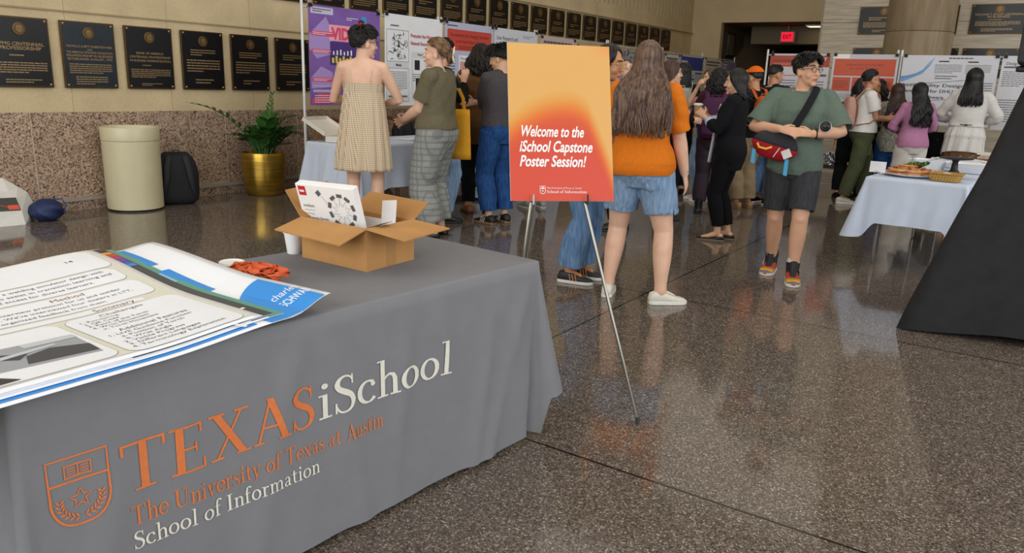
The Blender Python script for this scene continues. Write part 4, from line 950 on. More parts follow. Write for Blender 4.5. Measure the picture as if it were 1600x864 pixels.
for k in range(22):
    a = 2*PI*k/22+fr.uniform(-.2,.2); rr_ = fr.uniform(.15,.44); h = fr.uniform(.6,.95)
    tx_, ty_ = rr_*math.cos(a), rr_*math.sin(a)
    if tx_ < -.22: tx_ = -.22
    frond((.08*math.cos(a), .08*math.sin(a), .44), (tx_*.35, ty_*.35, h*1.02), (tx_, ty_, h), 9, .155, (leafm, leafm2)[k % 2])
frond((.02,.05,.44), (.04,.08,.9), (.05,.13,1.18), 11, .11, leafm2)
frond((.0,-.05,.44), (-.02,-.32,1.0), (-.12,-.84,1.07), 10, .13, leafm)
frond((.05,.06,.44), (.1,.3,.85), (.06,.58,.66), 11, .12, leafm2)
frond((.08,.02,.44), (.18,.1,.8), (.26,.26,.78), 10, .12, leafm)

# white carrier bag and blue pouch on the floor at the left edge
t = thing('carrier_bag', 'white carrier bag printed with a dark picture, on the floor', 'bag', (-7.80, 3.19, 0), math.radians(0))
bgm = mat('dcd9d2', .6, 0, .03, 10)
mb = MB()
Q = [(.16,-.3,.0),(.24,.03,.0),(.14,.19,.015),(-.05,.12,.03),(-.1,-.3,.02)]
rot_ = Matrix.Rotation(math.radians(0), 3, 'Z')
base = [(.2,-.35,0),(.26,.02,0),(.02,.2,0),(-.1,.12,0),(-.1,-.35,0)]; mid = [(.17,-.35,.13),(.22,.02,.12),(.05,.21,.13),(-.1,.14,.22),(-.12,-.35,.2)]; topr = [(.1,-.36,.24),(.14,.02,.22),(.02,.17,.26),(-.05,.03,.37),(-.06,-.35,.3)]; ridge = [(.04,-.36,.28),(.05,.0,.28),(.0,.1,.31),(-.05,.0,.4),(-.05,-.34,.32)]
mb.loft([[Vector(p) for p in rg] for rg in (base, mid, topr, ridge)]); mb.obj('body', bgm, t)
o_, ax_, ay_ = Vector((.172,-.33,.135)), (Vector((.222,.02,.125))-Vector((.172,-.33,.135))), (Vector((.1,-.33,.24))-Vector((.172,-.33,.135)))
nn_ = ax_.cross(ay_).normalized()
draw(lambda a, b: (o_+ax_*a+ay_*b, nn_), [(flat('3a3733', .4), rect2(.02,.02,.98,1.05)), (flat('d9542e', .4), join2(rrect2(.72,.1,.96,.45,.03), line2([(.3,.95),(.4,.6),(.55,.5),(.72,.3)], .03))), (flat('8a8a88', .4), greek(.3,1.1,.7,1.2,1,.6,2))], 'printed_picture', t, .004)
t = thing('blue_pouch', 'crumpled navy blue fabric pouch on the floor by the white bag', 'pouch', (-7.62, 3.44, 0))
mb = MB(); rings = []
for i in range(12):
    q = i/11; r = .135*math.sin(PI*(.12+.82*q))**.7
    rings.append([(r*math.cos(a)*(1+.13*math.sin(3*a+i)+.08*math.sin(7*a+i*1.7)), r*1.1*math.sin(a)*(1+.1*math.sin(5*a+i*.8)), .2*q+.002) for a in (2*PI*j/30 for j in range(30))])
mb.loft(rings).obj('body', mat('1c2a57', .6, 0, .2, 20, .3, 60), t, smooth=True, auto=False)
MB().tube([(.0,.05,.185),(.05,.12,.2),(.1,.13,.15),(.12,.1,.08)], .006, 8).obj('drawcord', mat('2a3c70', .6), t, smooth=True)

# ------------------------------------------------------------------ white tables by the left boards
wcl = mat('c9d3e4', .75, 0, .03, 8, .08, 300, .2)
def hem_w(lo, hi):
    def f(i, t, c):
        if i != int(i): return lo
        e = smooth(1-min(t, 1-t)/.22); return hi*(1-e)+lo*e
    return f
lg = lambda w, l: [(.1,.22,-1),(w-.1,.22,-1),(.1,l-.22,1),(w-.1,l-.22,1)]
folding_table('folding table under white cloth by the purple poster', (-6.36,5.5,0), (1,0,0), (0,1,0), .76, 1.83, .735, lg(.76,1.83), 'folding tables under white cloths')
cloth('tablecloth', 'white tablecloth on the table below the purple poster', (-6.36,5.5,0), (1,0,0), (0,1,0), .76, 1.83, .742, hem_w(.16,.3), wcl, .02, None, (.05,.05,.03,.03), .1, 5, group='white tablecloths')
folding_table('folding table under white cloth behind the woman in plaid trousers', (-6.36,7.5,0), (1,0,0), (0,1,0), .76, 1.83, .735, lg(.76,1.83), 'folding tables under white cloths')
cloth('tablecloth', 'white tablecloth behind the woman in plaid trousers', (-6.36,7.5,0), (1,0,0), (0,1,0), .76, 1.83, .742, hem_w(.04,.1), wcl, .02, None, (.05,.06,.03,.03), .06, 6, group='white tablecloths')
# open white carton on the first table
t = thing('document_box', 'open shallow white box on the table behind the sundress', 'box', (-6.02, 5.78, .746), math.radians(12))
wbx = mat('ddd8cc', .6, 0, .03, 10)
mb = MB()
for c, s in (((0,0,.002),(.3,.4,.004)), ((-.15,0,.03),(.004,.4,.06)), ((.15,0,.03),(.004,.4,.06)), ((0,-.2,.03),(.3,.004,.06)), ((0,.2,.03),(.3,.004,.06))): mb.box(c, s)
mb.obj('tray', wbx, t)
mb = MB(); R3 = Matrix.Rotation(math.radians(28), 3, 'Y'); hp = V(-.15, -.02, .062)
mb.box(hp+R3 @ V(-.155,0,0), (.31,.41,.004), R3)
for s in (-1, 1): mb.box(hp+R3 @ V(-.155,.204*s,.02), (.31,.004,.04), R3)
mb.box(hp+R3 @ V(-.309,0,.02), (.004,.41,.04), R3); mb.obj('lid', wbx, t)
for k, (y, lb) in enumerate(((6.62, 'flat white booklet on the table right of the sundress'), (6.95, 'flat white booklet beside the plaid trousered woman'))):
    o = MB().box((-5.9, y, .75), (.21, .28, .006+.004*k)).obj('booklet', paper, bevel=.001); tag(o, lb, 'booklet', 'booklets on the white tables')
# wooden chairs behind the table
woodm = streak('chair_wood', '7a4a22', 'a06a34', (20, 20, 3), .45, .4)
def chair(loc, rz, label):
    t = thing('wooden_chair', label, 'chair', loc, rz, 'wooden chairs behind the white tables')
    MB().box((0,0,.445), (.44,.42,.03)).obj('seat', woodm, t, bevel=.012)
    for sx in (-1, 1):
        MB().tube([(sx*.19,.17,.43),(sx*.2,.19,.0)], [.018,.014], 8).obj('leg', woodm, t, smooth=True)
        MB().tube([(sx*.19,-.2,.0),(sx*.19,-.17,.43),(sx*.19,-.21,.84)], [.015,.019,.016], 8).obj('leg', woodm, t, smooth=True)
    arc = [(.2*math.cos(PI*i/12), -.2-.045*math.sin(PI*i/12), .84+.05*math.sin(PI*i/12)) for i in range(13)]
    MB().tube(arc, [(.016,.03)]*13, 8).obj('top_rail', woodm, t, smooth=True)
    for k in (-2,-1,0,1,2): MB().tube([(k*.06,-.185,.45),(k*.065,-.235,.86)], .008, 6).obj('spindle', woodm, t, smooth=True)
    return t
c1 = chair((-7.15, 6.72, 0), math.radians(-95), 'wooden chair showing beside the sundress under the purple poster')
c2 = dup(c1); c2.location = (-7.15, 7.75, 0); c2['label'] = 'wooden chair behind the table under the white sketch poster'
backpack('backpack', (-7.0, 7.75, .462), math.radians(60), .38, .2, .42, bkm, 'black backpack on the chair below the white sketch poster')
backpack('backpack', (-6.98, 7.3, .0), math.radians(110), .3, .16, .4, bkm, 'black bag on the floor between the two wooden chairs')

# ------------------------------------------------------------------ food table at the right
fx_, fy_ = V(.9976,-.07,0), V(.07,.9976,0); FO = V(-1.18,7.03,0)
folding_table('folding table with bent steel legs under the food', FO, fx_, fy_, .76, 1.83, .735, [(.12,.12,-1),(.64,.12,-1),(.12,1.7,1),(.64,1.7,1)], 'folding tables under white cloths')
cloth('tablecloth', 'white tablecloth with drooping corners on the food table', FO, fx_, fy_, .76, 1.83, .742, lambda i, t, c: (.24 if i != int(i) else .24+.13*(1-smooth(1-min(t, 1-t)/.16))), wcl, .012, None, (.04,.04,.04,.04), .13, 8, group='white tablecloths', freq=7)
FO2 = FO+fy_*2.0+fx_*.02
folding_table('folding table standing behind the food table', FO2, fx_, fy_, .76, 1.2, .735, lg(.76,1.2), 'folding tables under white cloths')
cloth('tablecloth', 'white tablecloth on the table behind the food table', FO2, fx_, fy_, .76, 1.2, .742, hem_w(.2,.32), wcl, .012, None, (.03,.04,.03,.03), .08, 9, group='white tablecloths')
def FP(a, b, z=.746): p = FO+fx_*a+fy_*b; return (p.x, p.y, z)
# platter of filled bread with salad
t = thing('platter', 'round white platter carrying sandwiches at the front of the food table', 'platter', FP(.27,.37))
MB().lathe((0,0,0), [(.14, 0), (.15, .004), (.225, .018), (.23, .024), (.224, .024), (.14, .009), (.01, .008)], 40).obj('plate', mat('e2e3e6', .25, 0, .02), t, smooth=True)
breadm = mat('d0a873', .8, 0, .2, 40, .3, 90); crustm = mat('c99a62', .8, 0, .2, 40); lett = mat('4c6e2e', .6, 0, .35, 60); tomm = mat('b8452c', .45, 0, .2, 30); ham = mat('d08a6a', .6, 0, .2, 30)
fr = random.Random(9)
SP = ['at the left rim','at the front rim','at the right rim','toward the back rim','at the back rim','left of the middle','right of the middle','at the very middle','resting on top left','resting on top right']
for k in range(8):
    a = 2*PI*k/6+1.9; rr_ = .125 if k < 6 else .045; z = .012 if k < 6 else .05
    px = Vector(FP(.27,.37,.746+z)); px += V(rr_*math.cos(a), rr_*math.sin(a), 0)
    s = thing('sandwich', 'bread sandwich with filling, lying %s of the platter' % SP[k].replace('at ', 'at ') if k < 8 else 'bread sandwich with filling, %s of the platter heap' % SP[k], 'sandwich', px, a+fr.uniform(-.5,.5), 'sandwiches on the platter')
    tri = lambda sc, z: [(sc*.08*math.cos(q), sc*.072*math.sin(q), z) for q in (0, 2*PI/3*.55, 2*PI/3, 2*PI/3*1.5, 4*PI/3, 4*PI/3+.9)]
    MB().loft([tri(.94,0), tri(1,.004), tri(1,.016), tri(.95,.019)]).obj('bread', breadm, s, bevel=.003)
    MB().loft([tri(1.06,.018), tri(1.1,.022), tri(1.0,.027)]).obj('filling', ham if k % 2 else tomm, s)
    g = MB(); rg = [[((.06+.012*math.sin(5*q+j))*sc*math.cos(q), (.06+.01*math.cos(7*q+j))*sc*math.sin(q), .026+.006*j+.005*math.sin(6*q)) for q in (2*PI*i/24 for i in range(24))] for j, sc in enumerate((.9, 1.05, .5))]
    g.loft(rg).obj('lettuce', lett, s, smooth=True, auto=False)
    MB().loft([tri(.94,.03), tri(1,.032), tri(.99,.04), tri(.9,.044)]).obj('bread', crustm, s, bevel=.004)
g = thing('salad_garnish', 'heap of green lettuce leaves on top of the platter', 'salad', FP(.31,.39,.81))
for k in range(13):
    c = V(fr.gauss(.02,.05), fr.gauss(0,.035), .005+fr.uniform(0,.035)); rg = []; sz = fr.uniform(.016,.03)
    for j, sc in enumerate((.15, .6, 1.0)):
        rg.append([c+V(sz*sc*math.cos(q)*(1+.25*math.sin(5*q+k)), sz*sc*math.sin(q)*(1+.25*math.sin(4*q+k)), .012*j+.01*sc*math.sin(6*q+k)) for q in (2*PI*i/20 for i in range(20))])
    MB().loft(rg).obj('leaf', (lett, mat('6d9440', .6, 0, .3, 40))[k % 3 == 0], g, smooth=True, auto=False)
TW = ['at the far left of the heap','left of the lettuce','in front of the lettuce','behind the lettuce','right of the lettuce','topmost on the lettuce','at the right rim','at the front rim']
for k, (a, b, z) in enumerate(((.14,.36,.81),(.2,.39,.822),(.27,.31,.815),(.27,.44,.82),(.36,.36,.815),(.3,.38,.845),(.42,.35,.8),(.34,.26,.795))):
    o = MB().ell(FP(a, b, z), (.02,.017,.012), Matrix.Rotation(k*.7, 3, 'Y'), nu=14, nv=8).obj('tomato', (tomm, mat('cf7a45', .5, 0, .2, 40))[k % 2], smooth=True); tag(o, 'small reddish tomato piece on the sandwiches, '+TW[k], 'tomato', 'tomato pieces on the platter')
t = thing('sign_card', 'blank white card in a wire holder at the corner of the food table', 'card', FP(.06,.1))
MB().box((0,0,.075), (.125,.002,.09), Matrix.Rotation(math.radians(-8), 3, 'X')).obj('card', paper, t)
MB().tube([(.02*math.cos(PI*i/8+PI), -.012, .03-.02*math.sin(PI*i/8+PI)-.02) for i in range(0)] or [(-.02,-.012,.02),(-.018,-.014,.036),(0,-.015,.044),(.018,-.014,.036),(.02,-.012,.02),(.02,.02,.003),(-.02,.02,.003),(-.02,-.012,.02)], .0022, 6).obj('wire_holder', metal, t, smooth=True)
o = MB().box(FP(.3,.62,.775), (.17,.002,.06), Matrix.Rotation(math.radians(-20), 3, 'X')).obj('sign_card', paper); tag(o, 'small white card standing behind the platter', 'card')
# wicker basket
t = thing('wicker_basket', 'oblong wicker basket at the front edge of the food table', 'basket', FP(.56,.2), math.radians(-8))
wick = grid_fabric('wicker', 'b98f4e', '7a5524', 'd4ad69', 45, 60, .3)
orect = lambda w, d, z, n=32, e=.45: [(w*math.copysign(abs(math.cos(a))**e, math.cos(a)), d*math.copysign(abs(math.sin(a))**e, math.sin(a)), z) for a in (2*PI*j/n for j in range(n))]
MB().loft([orect(.105,.065,0), orect(.11,.07,.01), orect(.125,.085,.06), orect(.118,.078,.06), orect(.1,.06,.012)]).obj('basket', wick, t, smooth=True)
rim = orect(.124,.084,.062); MB().tube(rim+[rim[0]], .008, 8, ends=False).obj('rim', mat('a87b3c', .7, 0, .3, 50), t, smooth=True)
o = thing('napkin', 'folded white napkins lying in the wicker basket', 'napkin', FP(.56,.2,.765), math.radians(-8))
MB().grid(lambda u, v: V(-.1+.2*u, -.06+.12*v, .035+.012*math.sin(9*u+4*v)), 14, 8, .012, (0,0,1)).obj('napkin_stack', white, o, smooth=True)
# plastic bowl, dark cake stand, white casserole dishes
t = thing('serving_stand', 'black pedestal stand with a flat round top on the food table', 'stand', FP(.56,.55))
MB().lathe((0,0,0), [(.07,0),(.075,.012),(.06,.025),(.045,.05),(.028,.07),(.022,.13),(.03,.15)], 28).obj('base', black, t, smooth=True)
MB().lathe((0,0,.15), [(.04,0),(.13,.012),(.135,.018),(.13,.022),(.01,.02)], 36).obj('top', black, t, smooth=True)
clearp = mat('c7cbd2', .08, 0, .02, 8, spec=.8)
for a, b, lb in ((.4,.52,'clear plastic bowl behind the wicker basket'),):
    t = thing('plastic_bowl', lb, 'bowl', FP(a, b)); MB().lathe((0,0,0), [(.05,0),(.055,.004),(.085,.05),(.09,.055),(.084,.054),(.05,.01),(.01,.008)], 32).obj('bowl', clearp, t, smooth=True)
china = mat('e6e7ea', .2, 0, .02)
CA = ((.24,1.25,.14,.11,.09,'small white bowl dish behind the platter'), (.42,1.68,.2,.13,.085,'white casserole dish in the middle of the food table'), (.63,1.22,.2,.14,.085,'large white casserole dish at the right rear of the food table'))
for a, b, w, d_, h, lb in CA:
    t = thing('casserole_dish', lb, 'dish', FP(a, b), math.radians(-4), 'white dishes on the food table')
    MB().loft([orect(w*.82,d_*.82,0), orect(w*.88,d_*.88,.008), orect(w,d_,h-.006), orect(w*1.03,d_*1.04,h), orect(w*.96,d_*.95,h), orect(w*.85,d_*.84,h*.3)]).obj('dish', china, t, smooth=True)
    MB().loft([orect(w*.9,d_*.9,h*.55), orect(w*.9,d_*.9,h*.6)]).obj('food', mat('b9925e', .8, 0, .3, 30), t)
    for s in (-1, 1): MB().box((s*(w*1.08), 0, h-.008), (.05, d_*.7, .012)).obj('handle', china, t, bevel=.005)
for a, b, z, lb, an in ((.36,1.55,.832,'steel serving tongs resting on the middle dish',.4),(.29,1.25,.838,'steel spoon resting on the small white bowl',-.5),(.47,1.7,.834,'dark handled spoon leaning in the middle dish',.9)):
    t = thing('serving_spoon', lb, 'spoon', FP(a, b, z), an, 'serving spoons'); MB().tube([(-.09,0,-.015),(0,0,.0),(.1,0,.035)], [(.006,.003)]*3, 8).obj('handle', metal, t, smooth=True); MB().ell((-.115,0,-.022), (.03,.02,.008), nu=14, nv=8).obj('spoon_bowl', metal, t, smooth=True)
# papers stacked at the rear
fr = random.Random(4); cs = ['c9bfb0','a88a6e','d8d2c8','8a4a38','cfc8ba','b9a68c','dedad2']
for k in range(7):
    o = MB().box((0,0,.009), (.29+fr.uniform(-.02,.02), .22, .018)).obj('magazine', mat(cs[k], .6, 0, .1, 20), bevel=.002)
    o.location = FP(.66+fr.uniform(-.012,.012), 2.3, .744+.0185*k); o.rotation_euler = (0,0,fr.uniform(-.15,.15)-.07)
    tag(o, 'folded print in the pile beside the black cloth, '+('lowest','second from below','third from below','middle','third from the top','second from the top','topmost')[k], 'magazine', 'folded prints piled on the rear table')
# foil pan on a low bench behind the man in green
t = thing('bench', 'low dark bench behind the man in green', 'bench', (-2.72, 11.74, 0)); MB().box((0,0,.4), (1.0,.36,.05)).obj('seat', darkwood, t, bevel=.008)
for sx in (-.42,.42): MB().box((sx,0,.19), (.05,.3,.375)).obj('leg', darkwood, t)
t = thing('foil_pan', 'crumpled silver foil pan on the low bench', 'pan', (-2.56, 11.7, .426)); rg = []
for j in range(7):
    q = j/6; rg.append([(( .17+.02*math.sin(9*a+j*2))*(1-.35*q)*math.cos(a), (.13+.02*math.sin(7*a+j))*(1-.35*q)*math.sin(a), .16*q+.02*math.sin(5*a+j*3)*q) for a in (2*PI*i/36 for i in range(36))])
MB().loft(rg).obj('foil', mat('c9c9c9', .22, .9, .2, 30, .6, 60), t, smooth=False)

# ------------------------------------------------------------------ loudspeaker on a stand dressed in black stretch cloth
stc = V(.02, 5.56, 0); feet = [math.radians(q) for q in (216, 336, 96)]; FR = .69
t = thing('speaker_stand', 'tall tripod stand dressed in black stretch cloth to the floor', 'speaker stand', stc)
blk = mat('2b2b2d', .8, 0, .12, 10, .08, 200, .2)
rings = []
for i in range(29):
    q = i/28; z = 1.52*q**.9+.004; ring = []
    for j in range(60):
        a = 2*PI*j/60+feet[0]
        # radius of the stretched triangle with concave sides
        k = (j % 20)/20; R1 = .165+(FR+.03-.165)*(1-q)**1.1
        c = math.cos(PI/3)/math.cos((k-.5)*2*PI/3)
        c = 1-(1-c)*(.1+.9*(1-q))
        rad = R1*c*(1-.04*math.sin(PI*k)*(1-q)) if q < .97 else R1*.9
        rad += .006*math.sin(j*1.7+i*.6)*q*(1-q)
        zz = z+ (.05*math.sin(PI*k)*(1-q)**8)
        ring.append((rad*math.cos(a), rad*math.sin(a), zz))
    rings.append(ring)
MB().loft(rings, cap=False).obj('stretch_cover', blk, t, smooth=True, auto=False)
MB().tube([(0,0,.1),(0,0,1.6)], .018, 10).obj('pole', black, t, smooth=True)
for a in feet: MB().tube([(0,0,.75),(FR*.97*math.cos(a), FR*.97*math.sin(a), .03)], .013, 8).obj('leg', black, t, smooth=True)
t = thing('loudspeaker', 'black loudspeaker box on top of the cloth covered stand', 'loudspeaker', stc+V(-.03,0,1.6), math.radians(12))
mb = MB(); mb.loft([[(-.22,-.2,.0),(.22,-.2,.0),(.13,.2,.0),(-.13,.2,.0)], [(-.235,-.21,.02),(.235,-.21,.02),(.14,.21,.02),(-.14,.21,.02)], [(-.235,-.21,.66),(.235,-.21,.66),(.14,.21,.66),(-.14,.21,.66)], [(-.22,-.2,.68),(.22,-.2,.68),(.13,.2,.68),(-.13,.2,.68)]])
mb.obj('cabinet', mat('17171a', .6, 0, .1, 40, .2, 300), t, bevel=.015)
MB().box((0,-.214,.34), (.35,.012,.58)).obj('grille', mat('0c0c0d', .5, .3, .2, 200), t, bevel=.004)
MB().lathe((0,0,-.06), [(.03,0),(.035,.02),(.035,.06)], 16).obj('pole_socket', black, t, smooth=True)
MB().box((-.16,-.1,-.018), (.1,.06,.035)).obj('bracket', black, t, bevel=.01)
MB().tube([(-.1,.1,.0),(-.12,.14,-.2),(-.13,.17,-.6),(-.1,.16,-.9)], .005, 6).obj('cable', black, t, smooth=True)

# ------------------------------------------------------------------ people
def remesh(mb, name, m, parent, voxel, sm=3, fold=0., seed=0, cuts=(), fscale=1., ztaper=None):
    me = mb.mesh('tmp', m, False)
    o = bpy.data.objects.new('tmp', me); col.objects.link(o)
    md = o.modifiers.new('r', 'REMESH'); md.mode = 'VOXEL'; md.voxel_size = voxel
    if sm: s_ = o.modifiers.new('s', 'SMOOTH'); s_.factor = .5; s_.iterations = sm
    bpy.context.view_layer.update()
    new = bpy.data.meshes.new_from_object(o.evaluated_get(bpy.context.evaluated_depsgraph_get()))
    bpy.data.objects.remove(o); bpy.data.meshes.remove(me)
    n = len(new.vertices); co = np.empty(n*3, np.float32); new.vertices.foreach_get('co', co); co = co.reshape(-1, 3)
    if fold:
        nr = np.empty(n*3, np.float32); new.vertices.foreach_get('normal', nr); nr = nr.reshape(-1, 3)
        x, y, z = (co*fscale).T; p = np.random.RandomState(seed).uniform(0, 6.28, 6)
        w = np.sin(7*x+3*y+5*z+p[0])+.7*np.sin(4*x-9*y+6*z+p[5])
        d = .62*np.sin(21*z+10*x+2.6*w+p[1])+.5*np.sin(17*x-13*z+9*y+2.2*np.sin(9*y+4*z+p[2])+1.5*w+p[3])+.3*np.sin(44*z-25*x+18*y+3*w+p[4])
        d = np.sign(d)*np.abs(d)**.85
        co = co+nr*(d*fold)[:, None]; new.vertices.foreach_set('co', co.ravel())
    if cuts:
        bm = bmesh.new(); bm.from_mesh(new); kill = []
        cs = [(Vector(c), Vector(d).normalized(), r) for c, d, r in cuts]
        for f in bm.faces:
            q = f.calc_center_median()
            for c, d, r in cs:
                e = q-c
                if e.length < r and abs(e.dot(d)) < voxel*2.2 and f.normal.dot(d) > .72: kill.append(f); break
        bmesh.ops.delete(bm, geom=kill, context='FACES'); bm.to_mesh(new); bm.free()
    new.name = name
    new.materials.clear(); new.materials.append(m)
    new.polygons.foreach_set('use_smooth', [True]*len(new.polygons)); new.update()
    return link(name, new, parent)

def ik(a, c, l1, l2, pole):
    a, c, pole = Vector(a), Vector(c), Vector(pole); d = c-a; L = min(d.length, (l1+l2)*.998); d.normalize()
    x = (l1*l1-l2*l2+L*L)/(2*L); h = math.sqrt(max(0, l1*l1-x*x)); pp = (pole-d*pole.dot(d)).normalized()
    return a+d*x+pp*h, a+d*L
PF = [(.80,.105,.095,0),(.86,.168,.118,-.008),(.92,.18,.128,-.012),(1.0,.166,.114,-.006),(1.07,.142,.1,0),(1.14,.138,.102,.0),(1.22,.148,.116,.01),(1.29,.156,.12,.01),(1.36,.158,.1,-.005),(1.405,.13,.075,-.014),(1.44,.072,.06,-.014)]
PM = [(.80,.105,.095,0),(.86,.162,.112,-.004),(.92,.17,.12,-.006),(1.0,.165,.114,0),(1.07,.158,.109,0),(1.14,.16,.111,0),(1.22,.172,.118,.004),(1.29,.18,.122,.004),(1.36,.178,.106,-.005),(1.41,.148,.08,-.012),(1.445,.08,.064,-.014)]
SKIN = {'fair': 'e3b89e', 'light': 'd9a98a', 'tan': 'c08c69', 'brown': 'a5714f'}
def skinm(k):
    key = 'skin'+k
    if key not in _mats:
        m = mat(SKIN[k], .5, 0, .06, 12, .04, 300, .35); m2 = m.copy(); m2.name = key
        b = m2.node_tree.nodes['Principled BSDF']; b.inputs['Subsurface Weight'].default_value = .12; b.inputs['Subsurface Radius'].default_value = (.02, .008, .004)
        _mats[key] = m2
    return _mats[key]
def lerp3(P, z):
    for i in range(len(P)-1):
        if P[i][0] <= z <= P[i+1][0]:
            t = (z-P[i][0])/(P[i+1][0]-P[i][0]); return [P[i][k]+(P[i+1][k]-P[i][k])*t for k in range(1, 4)]
    return list(P[0][1:]) if z < P[0][0] else list(P[-1][1:])

class Person:
    def __init__(s, label, pos, yaw, H, sex='f', skin='light', bw=1., lean=0., twist=0., head=(0, 0), arms=(None, None), feet=None, near=False, hands=(None, None), belly=0., limb=1.):
        s.root = thing('person', label, 'person', (pos[0], pos[1], 0), math.radians(yaw), 'people standing at the poster session')
        k = H/1.7; s.k = k; s.root.scale = (k, k, k); s.pos = V(pos[0], pos[1], 0); s.yaw = math.radians(yaw); s.sex = sex; s.bw = bw
        s.lean = lean; s.tw = math.radians(twist); s.near = near; s.vb = .0062 if near else .0085; s.vc = .0085 if near else .011
        P = PF if sex == 'f' else PM
        s.prof = [(z, a*bw, d*(.4+.6*bw)*(1+belly*math.exp(-((z-1.08)/.12)**2)), y+belly*.05*math.exp(-((z-1.08)/.12)**2)) for z, a, d, y in P]
        sw = (.158 if sex == 'f' else .178)*(.5+.5*bw); s.sw = sw
        T = s.T; s.S = {}; s.E = {}; s.W = {}; s.lw = limb*(.35+.65*bw)
        for i, sx in ((0, -1), (1, 1)):
            s.S[sx] = T(V(sx*sw, -.012, 1.388))
            a = arms[i] or {}
            if isinstance(a, tuple): a = {'w': a}
            w = V(*a.get('w', (sx*.235, .035, .86))); pole = a.get('p', (sx*.35, -1, -.15) if 'w' not in a else (sx*.75, -.45, -.6))
            s.E[sx], s.W[sx] = ik(s.S[sx], w, .285, .25, pole)
        s.hy, s.hp = math.radians(head[0]), math.radians(head[1])
        s.hc = T(V(0, .012, 1.583)); s.HM = Matrix.Rotation(s.hy, 3, 'Z') @ Matrix.Rotation(s.hp, 3, 'X')
        s.hc += s.HM @ V(0, .02, 0)-V(0, .02, 0)
        s.ft = {}; s.K = {}; s.A = {}; s.Hj = {}
        for i, sx in ((0, -1), (1, 1)):
            f = (feet or ((-.1, 0, 8, 0), (.1, 0, -8, 0)))[i]; s.ft[sx] = f
            s.Hj[sx] = V(sx*.088*(.4+.6*bw), 0, .9)
            s.K[sx], s.A[sx] = ik(s.Hj[sx], (f[0], f[1], .085+f[3]), .43, .405, (-math.sin(math.radians(f[2]))*.6, 1, 0))
        s.skin = skinm(skin); s.body(hands)
    def T(s, p):
        p = Vector(p); q = smooth((p.z-.92)/.3)
        if p.z > .92:
            o = V(0, 0, .95); e = p-o; e = Matrix.Rotation(s.tw*q, 3, 'Z') @ e; e = Matrix.Rotation(-s.lean*q, 3, 'X') @ e; p = o+e
        return p
    def ring(s, z, e=0., n=32, prof=None, ex=.82):
        a, d, y = lerp3(prof or s.prof, z); a += e; d += e
        return [s.T(V(a*math.copysign(abs(math.cos(q))**ex, math.cos(q)), y+d*math.copysign(abs(math.sin(q))**ex, math.sin(q)), z)) for q in (2*PI*j/n for j in range(n))]
    def armpath(s, sx, t0, t1, n=9):
        """0..1 upper arm, 1..2 forearm"""
        out = []
        for i in range(n):
            t = t0+(t1-t0)*i/(n-1); out.append(s.S[sx].lerp(s.E[sx], t) if t <= 1 else s.E[sx].lerp(s.W[sx], t-1))
        return out
    def armr(s, t):
        X = [(0,.05),(.4,.046),(.85,.038),(1,.037),(1.25,.039),(1.6,.032),(2,.0245)]
        for i in range(len(X)-1):
            if t <= X[i+1][0]: a, b = X[i], X[i+1]; return (a[1]+(b[1]-a[1])*(t-a[0])/(b[0]-a[0]))*s.lw*(1.08 if s.sex == 'm' else 1)
        return .025
    def legr(s, t):
        X = [(0,.088),(.5,.076),(.9,.057),(1,.054),(1.3,.056),(1.5,.05),(1.85,.035),(2,.036)]
        for i in range(len(X)-1):
            if t <= X[i+1][0]: a, b = X[i], X[i+1]; return (a[1]+(b[1]-a[1])*(t-a[0])/(b[0]-a[0]))*s.lw
        return .036
    def legpath(s, sx, t0, t1, n=11):
        return [(s.Hj[sx].lerp(s.K[sx], t) if t <= 1 else s.K[sx].lerp(s.A[sx], t-1)+V(0,-.012*math.sin(PI*(t-1)),0)) for t in (t0+(t1-t0)*i/(n-1) for i in range(n))]
    def body(s, hands):
        mb = MB(); zs = [.80,.83,.86,.9,.94,1.0,1.07,1.14,1.22,1.29,1.34,1.38,1.41,1.44]
        mb.loft([s.ring(z, 0) for z in zs])
        for sx in (-1, 1):
            mb.ell(s.S[sx], (.051*s.lw,)*3); mb.tube([s.T(V(sx*.02,-.016,1.43)), s.T(V(sx*.085,-.018,1.408)), s.S[sx]+V(0,0,.002)], [(.05,.045),(.055,.047),(.05,.049)], 14); pa = s.armpath(sx, 0, 2, 13); mb.tube(pa, [s.armr(2*i/12) for i in range(13)], 14)
            pl = s.legpath(sx, 0, 2, 17); mb.tube(pl, [s.legr(2*i/16) for i in range(17)], 16)
            f = s.ft[sx]; R = Matrix.Rotation(math.radians(f[2]), 3, 'Z'); a = s.A[sx]; b = a-V(0,0,.085)
            mb.ell(s.K[sx]+V(0,.028*s.lw,-.005), (.036*s.lw,.03*s.lw,.045)); mb.ell(s.K[sx].lerp(s.A[sx], .33)+V(0,-.026*s.lw,0), (.046*s.lw,.04*s.lw,.1))
            mb.tube([a, b+R @ V(0,.03,.06), b+R @ V(0,.1,.035), b+R @ V(0,.15,.026)], [(.034,.034),(.034,.03),(.036,.02),(.03,.014)], 12, side=R @ V(1,0,0))
            mb.ell(b+R @ V(0,-.03,.04), (.03,.035,.034))
            h = hands[0 if sx < 0 else 1] or {}; s.hand(mb, sx, **h)
        hc, HM = s.hc, s.HM; hp = lambda x, y, z: hc+HM @ V(x, y, z)
        mb.tube([s.T(V(0,-.02,1.40)), s.T(V(0,-.012,1.46)), hp(0,-.012,-.06)], [.062,.052,.05] if s.sex == 'f' else [.07,.06,.057], 16)
        fw_ = 1 if s.sex == 'f' else 1.05
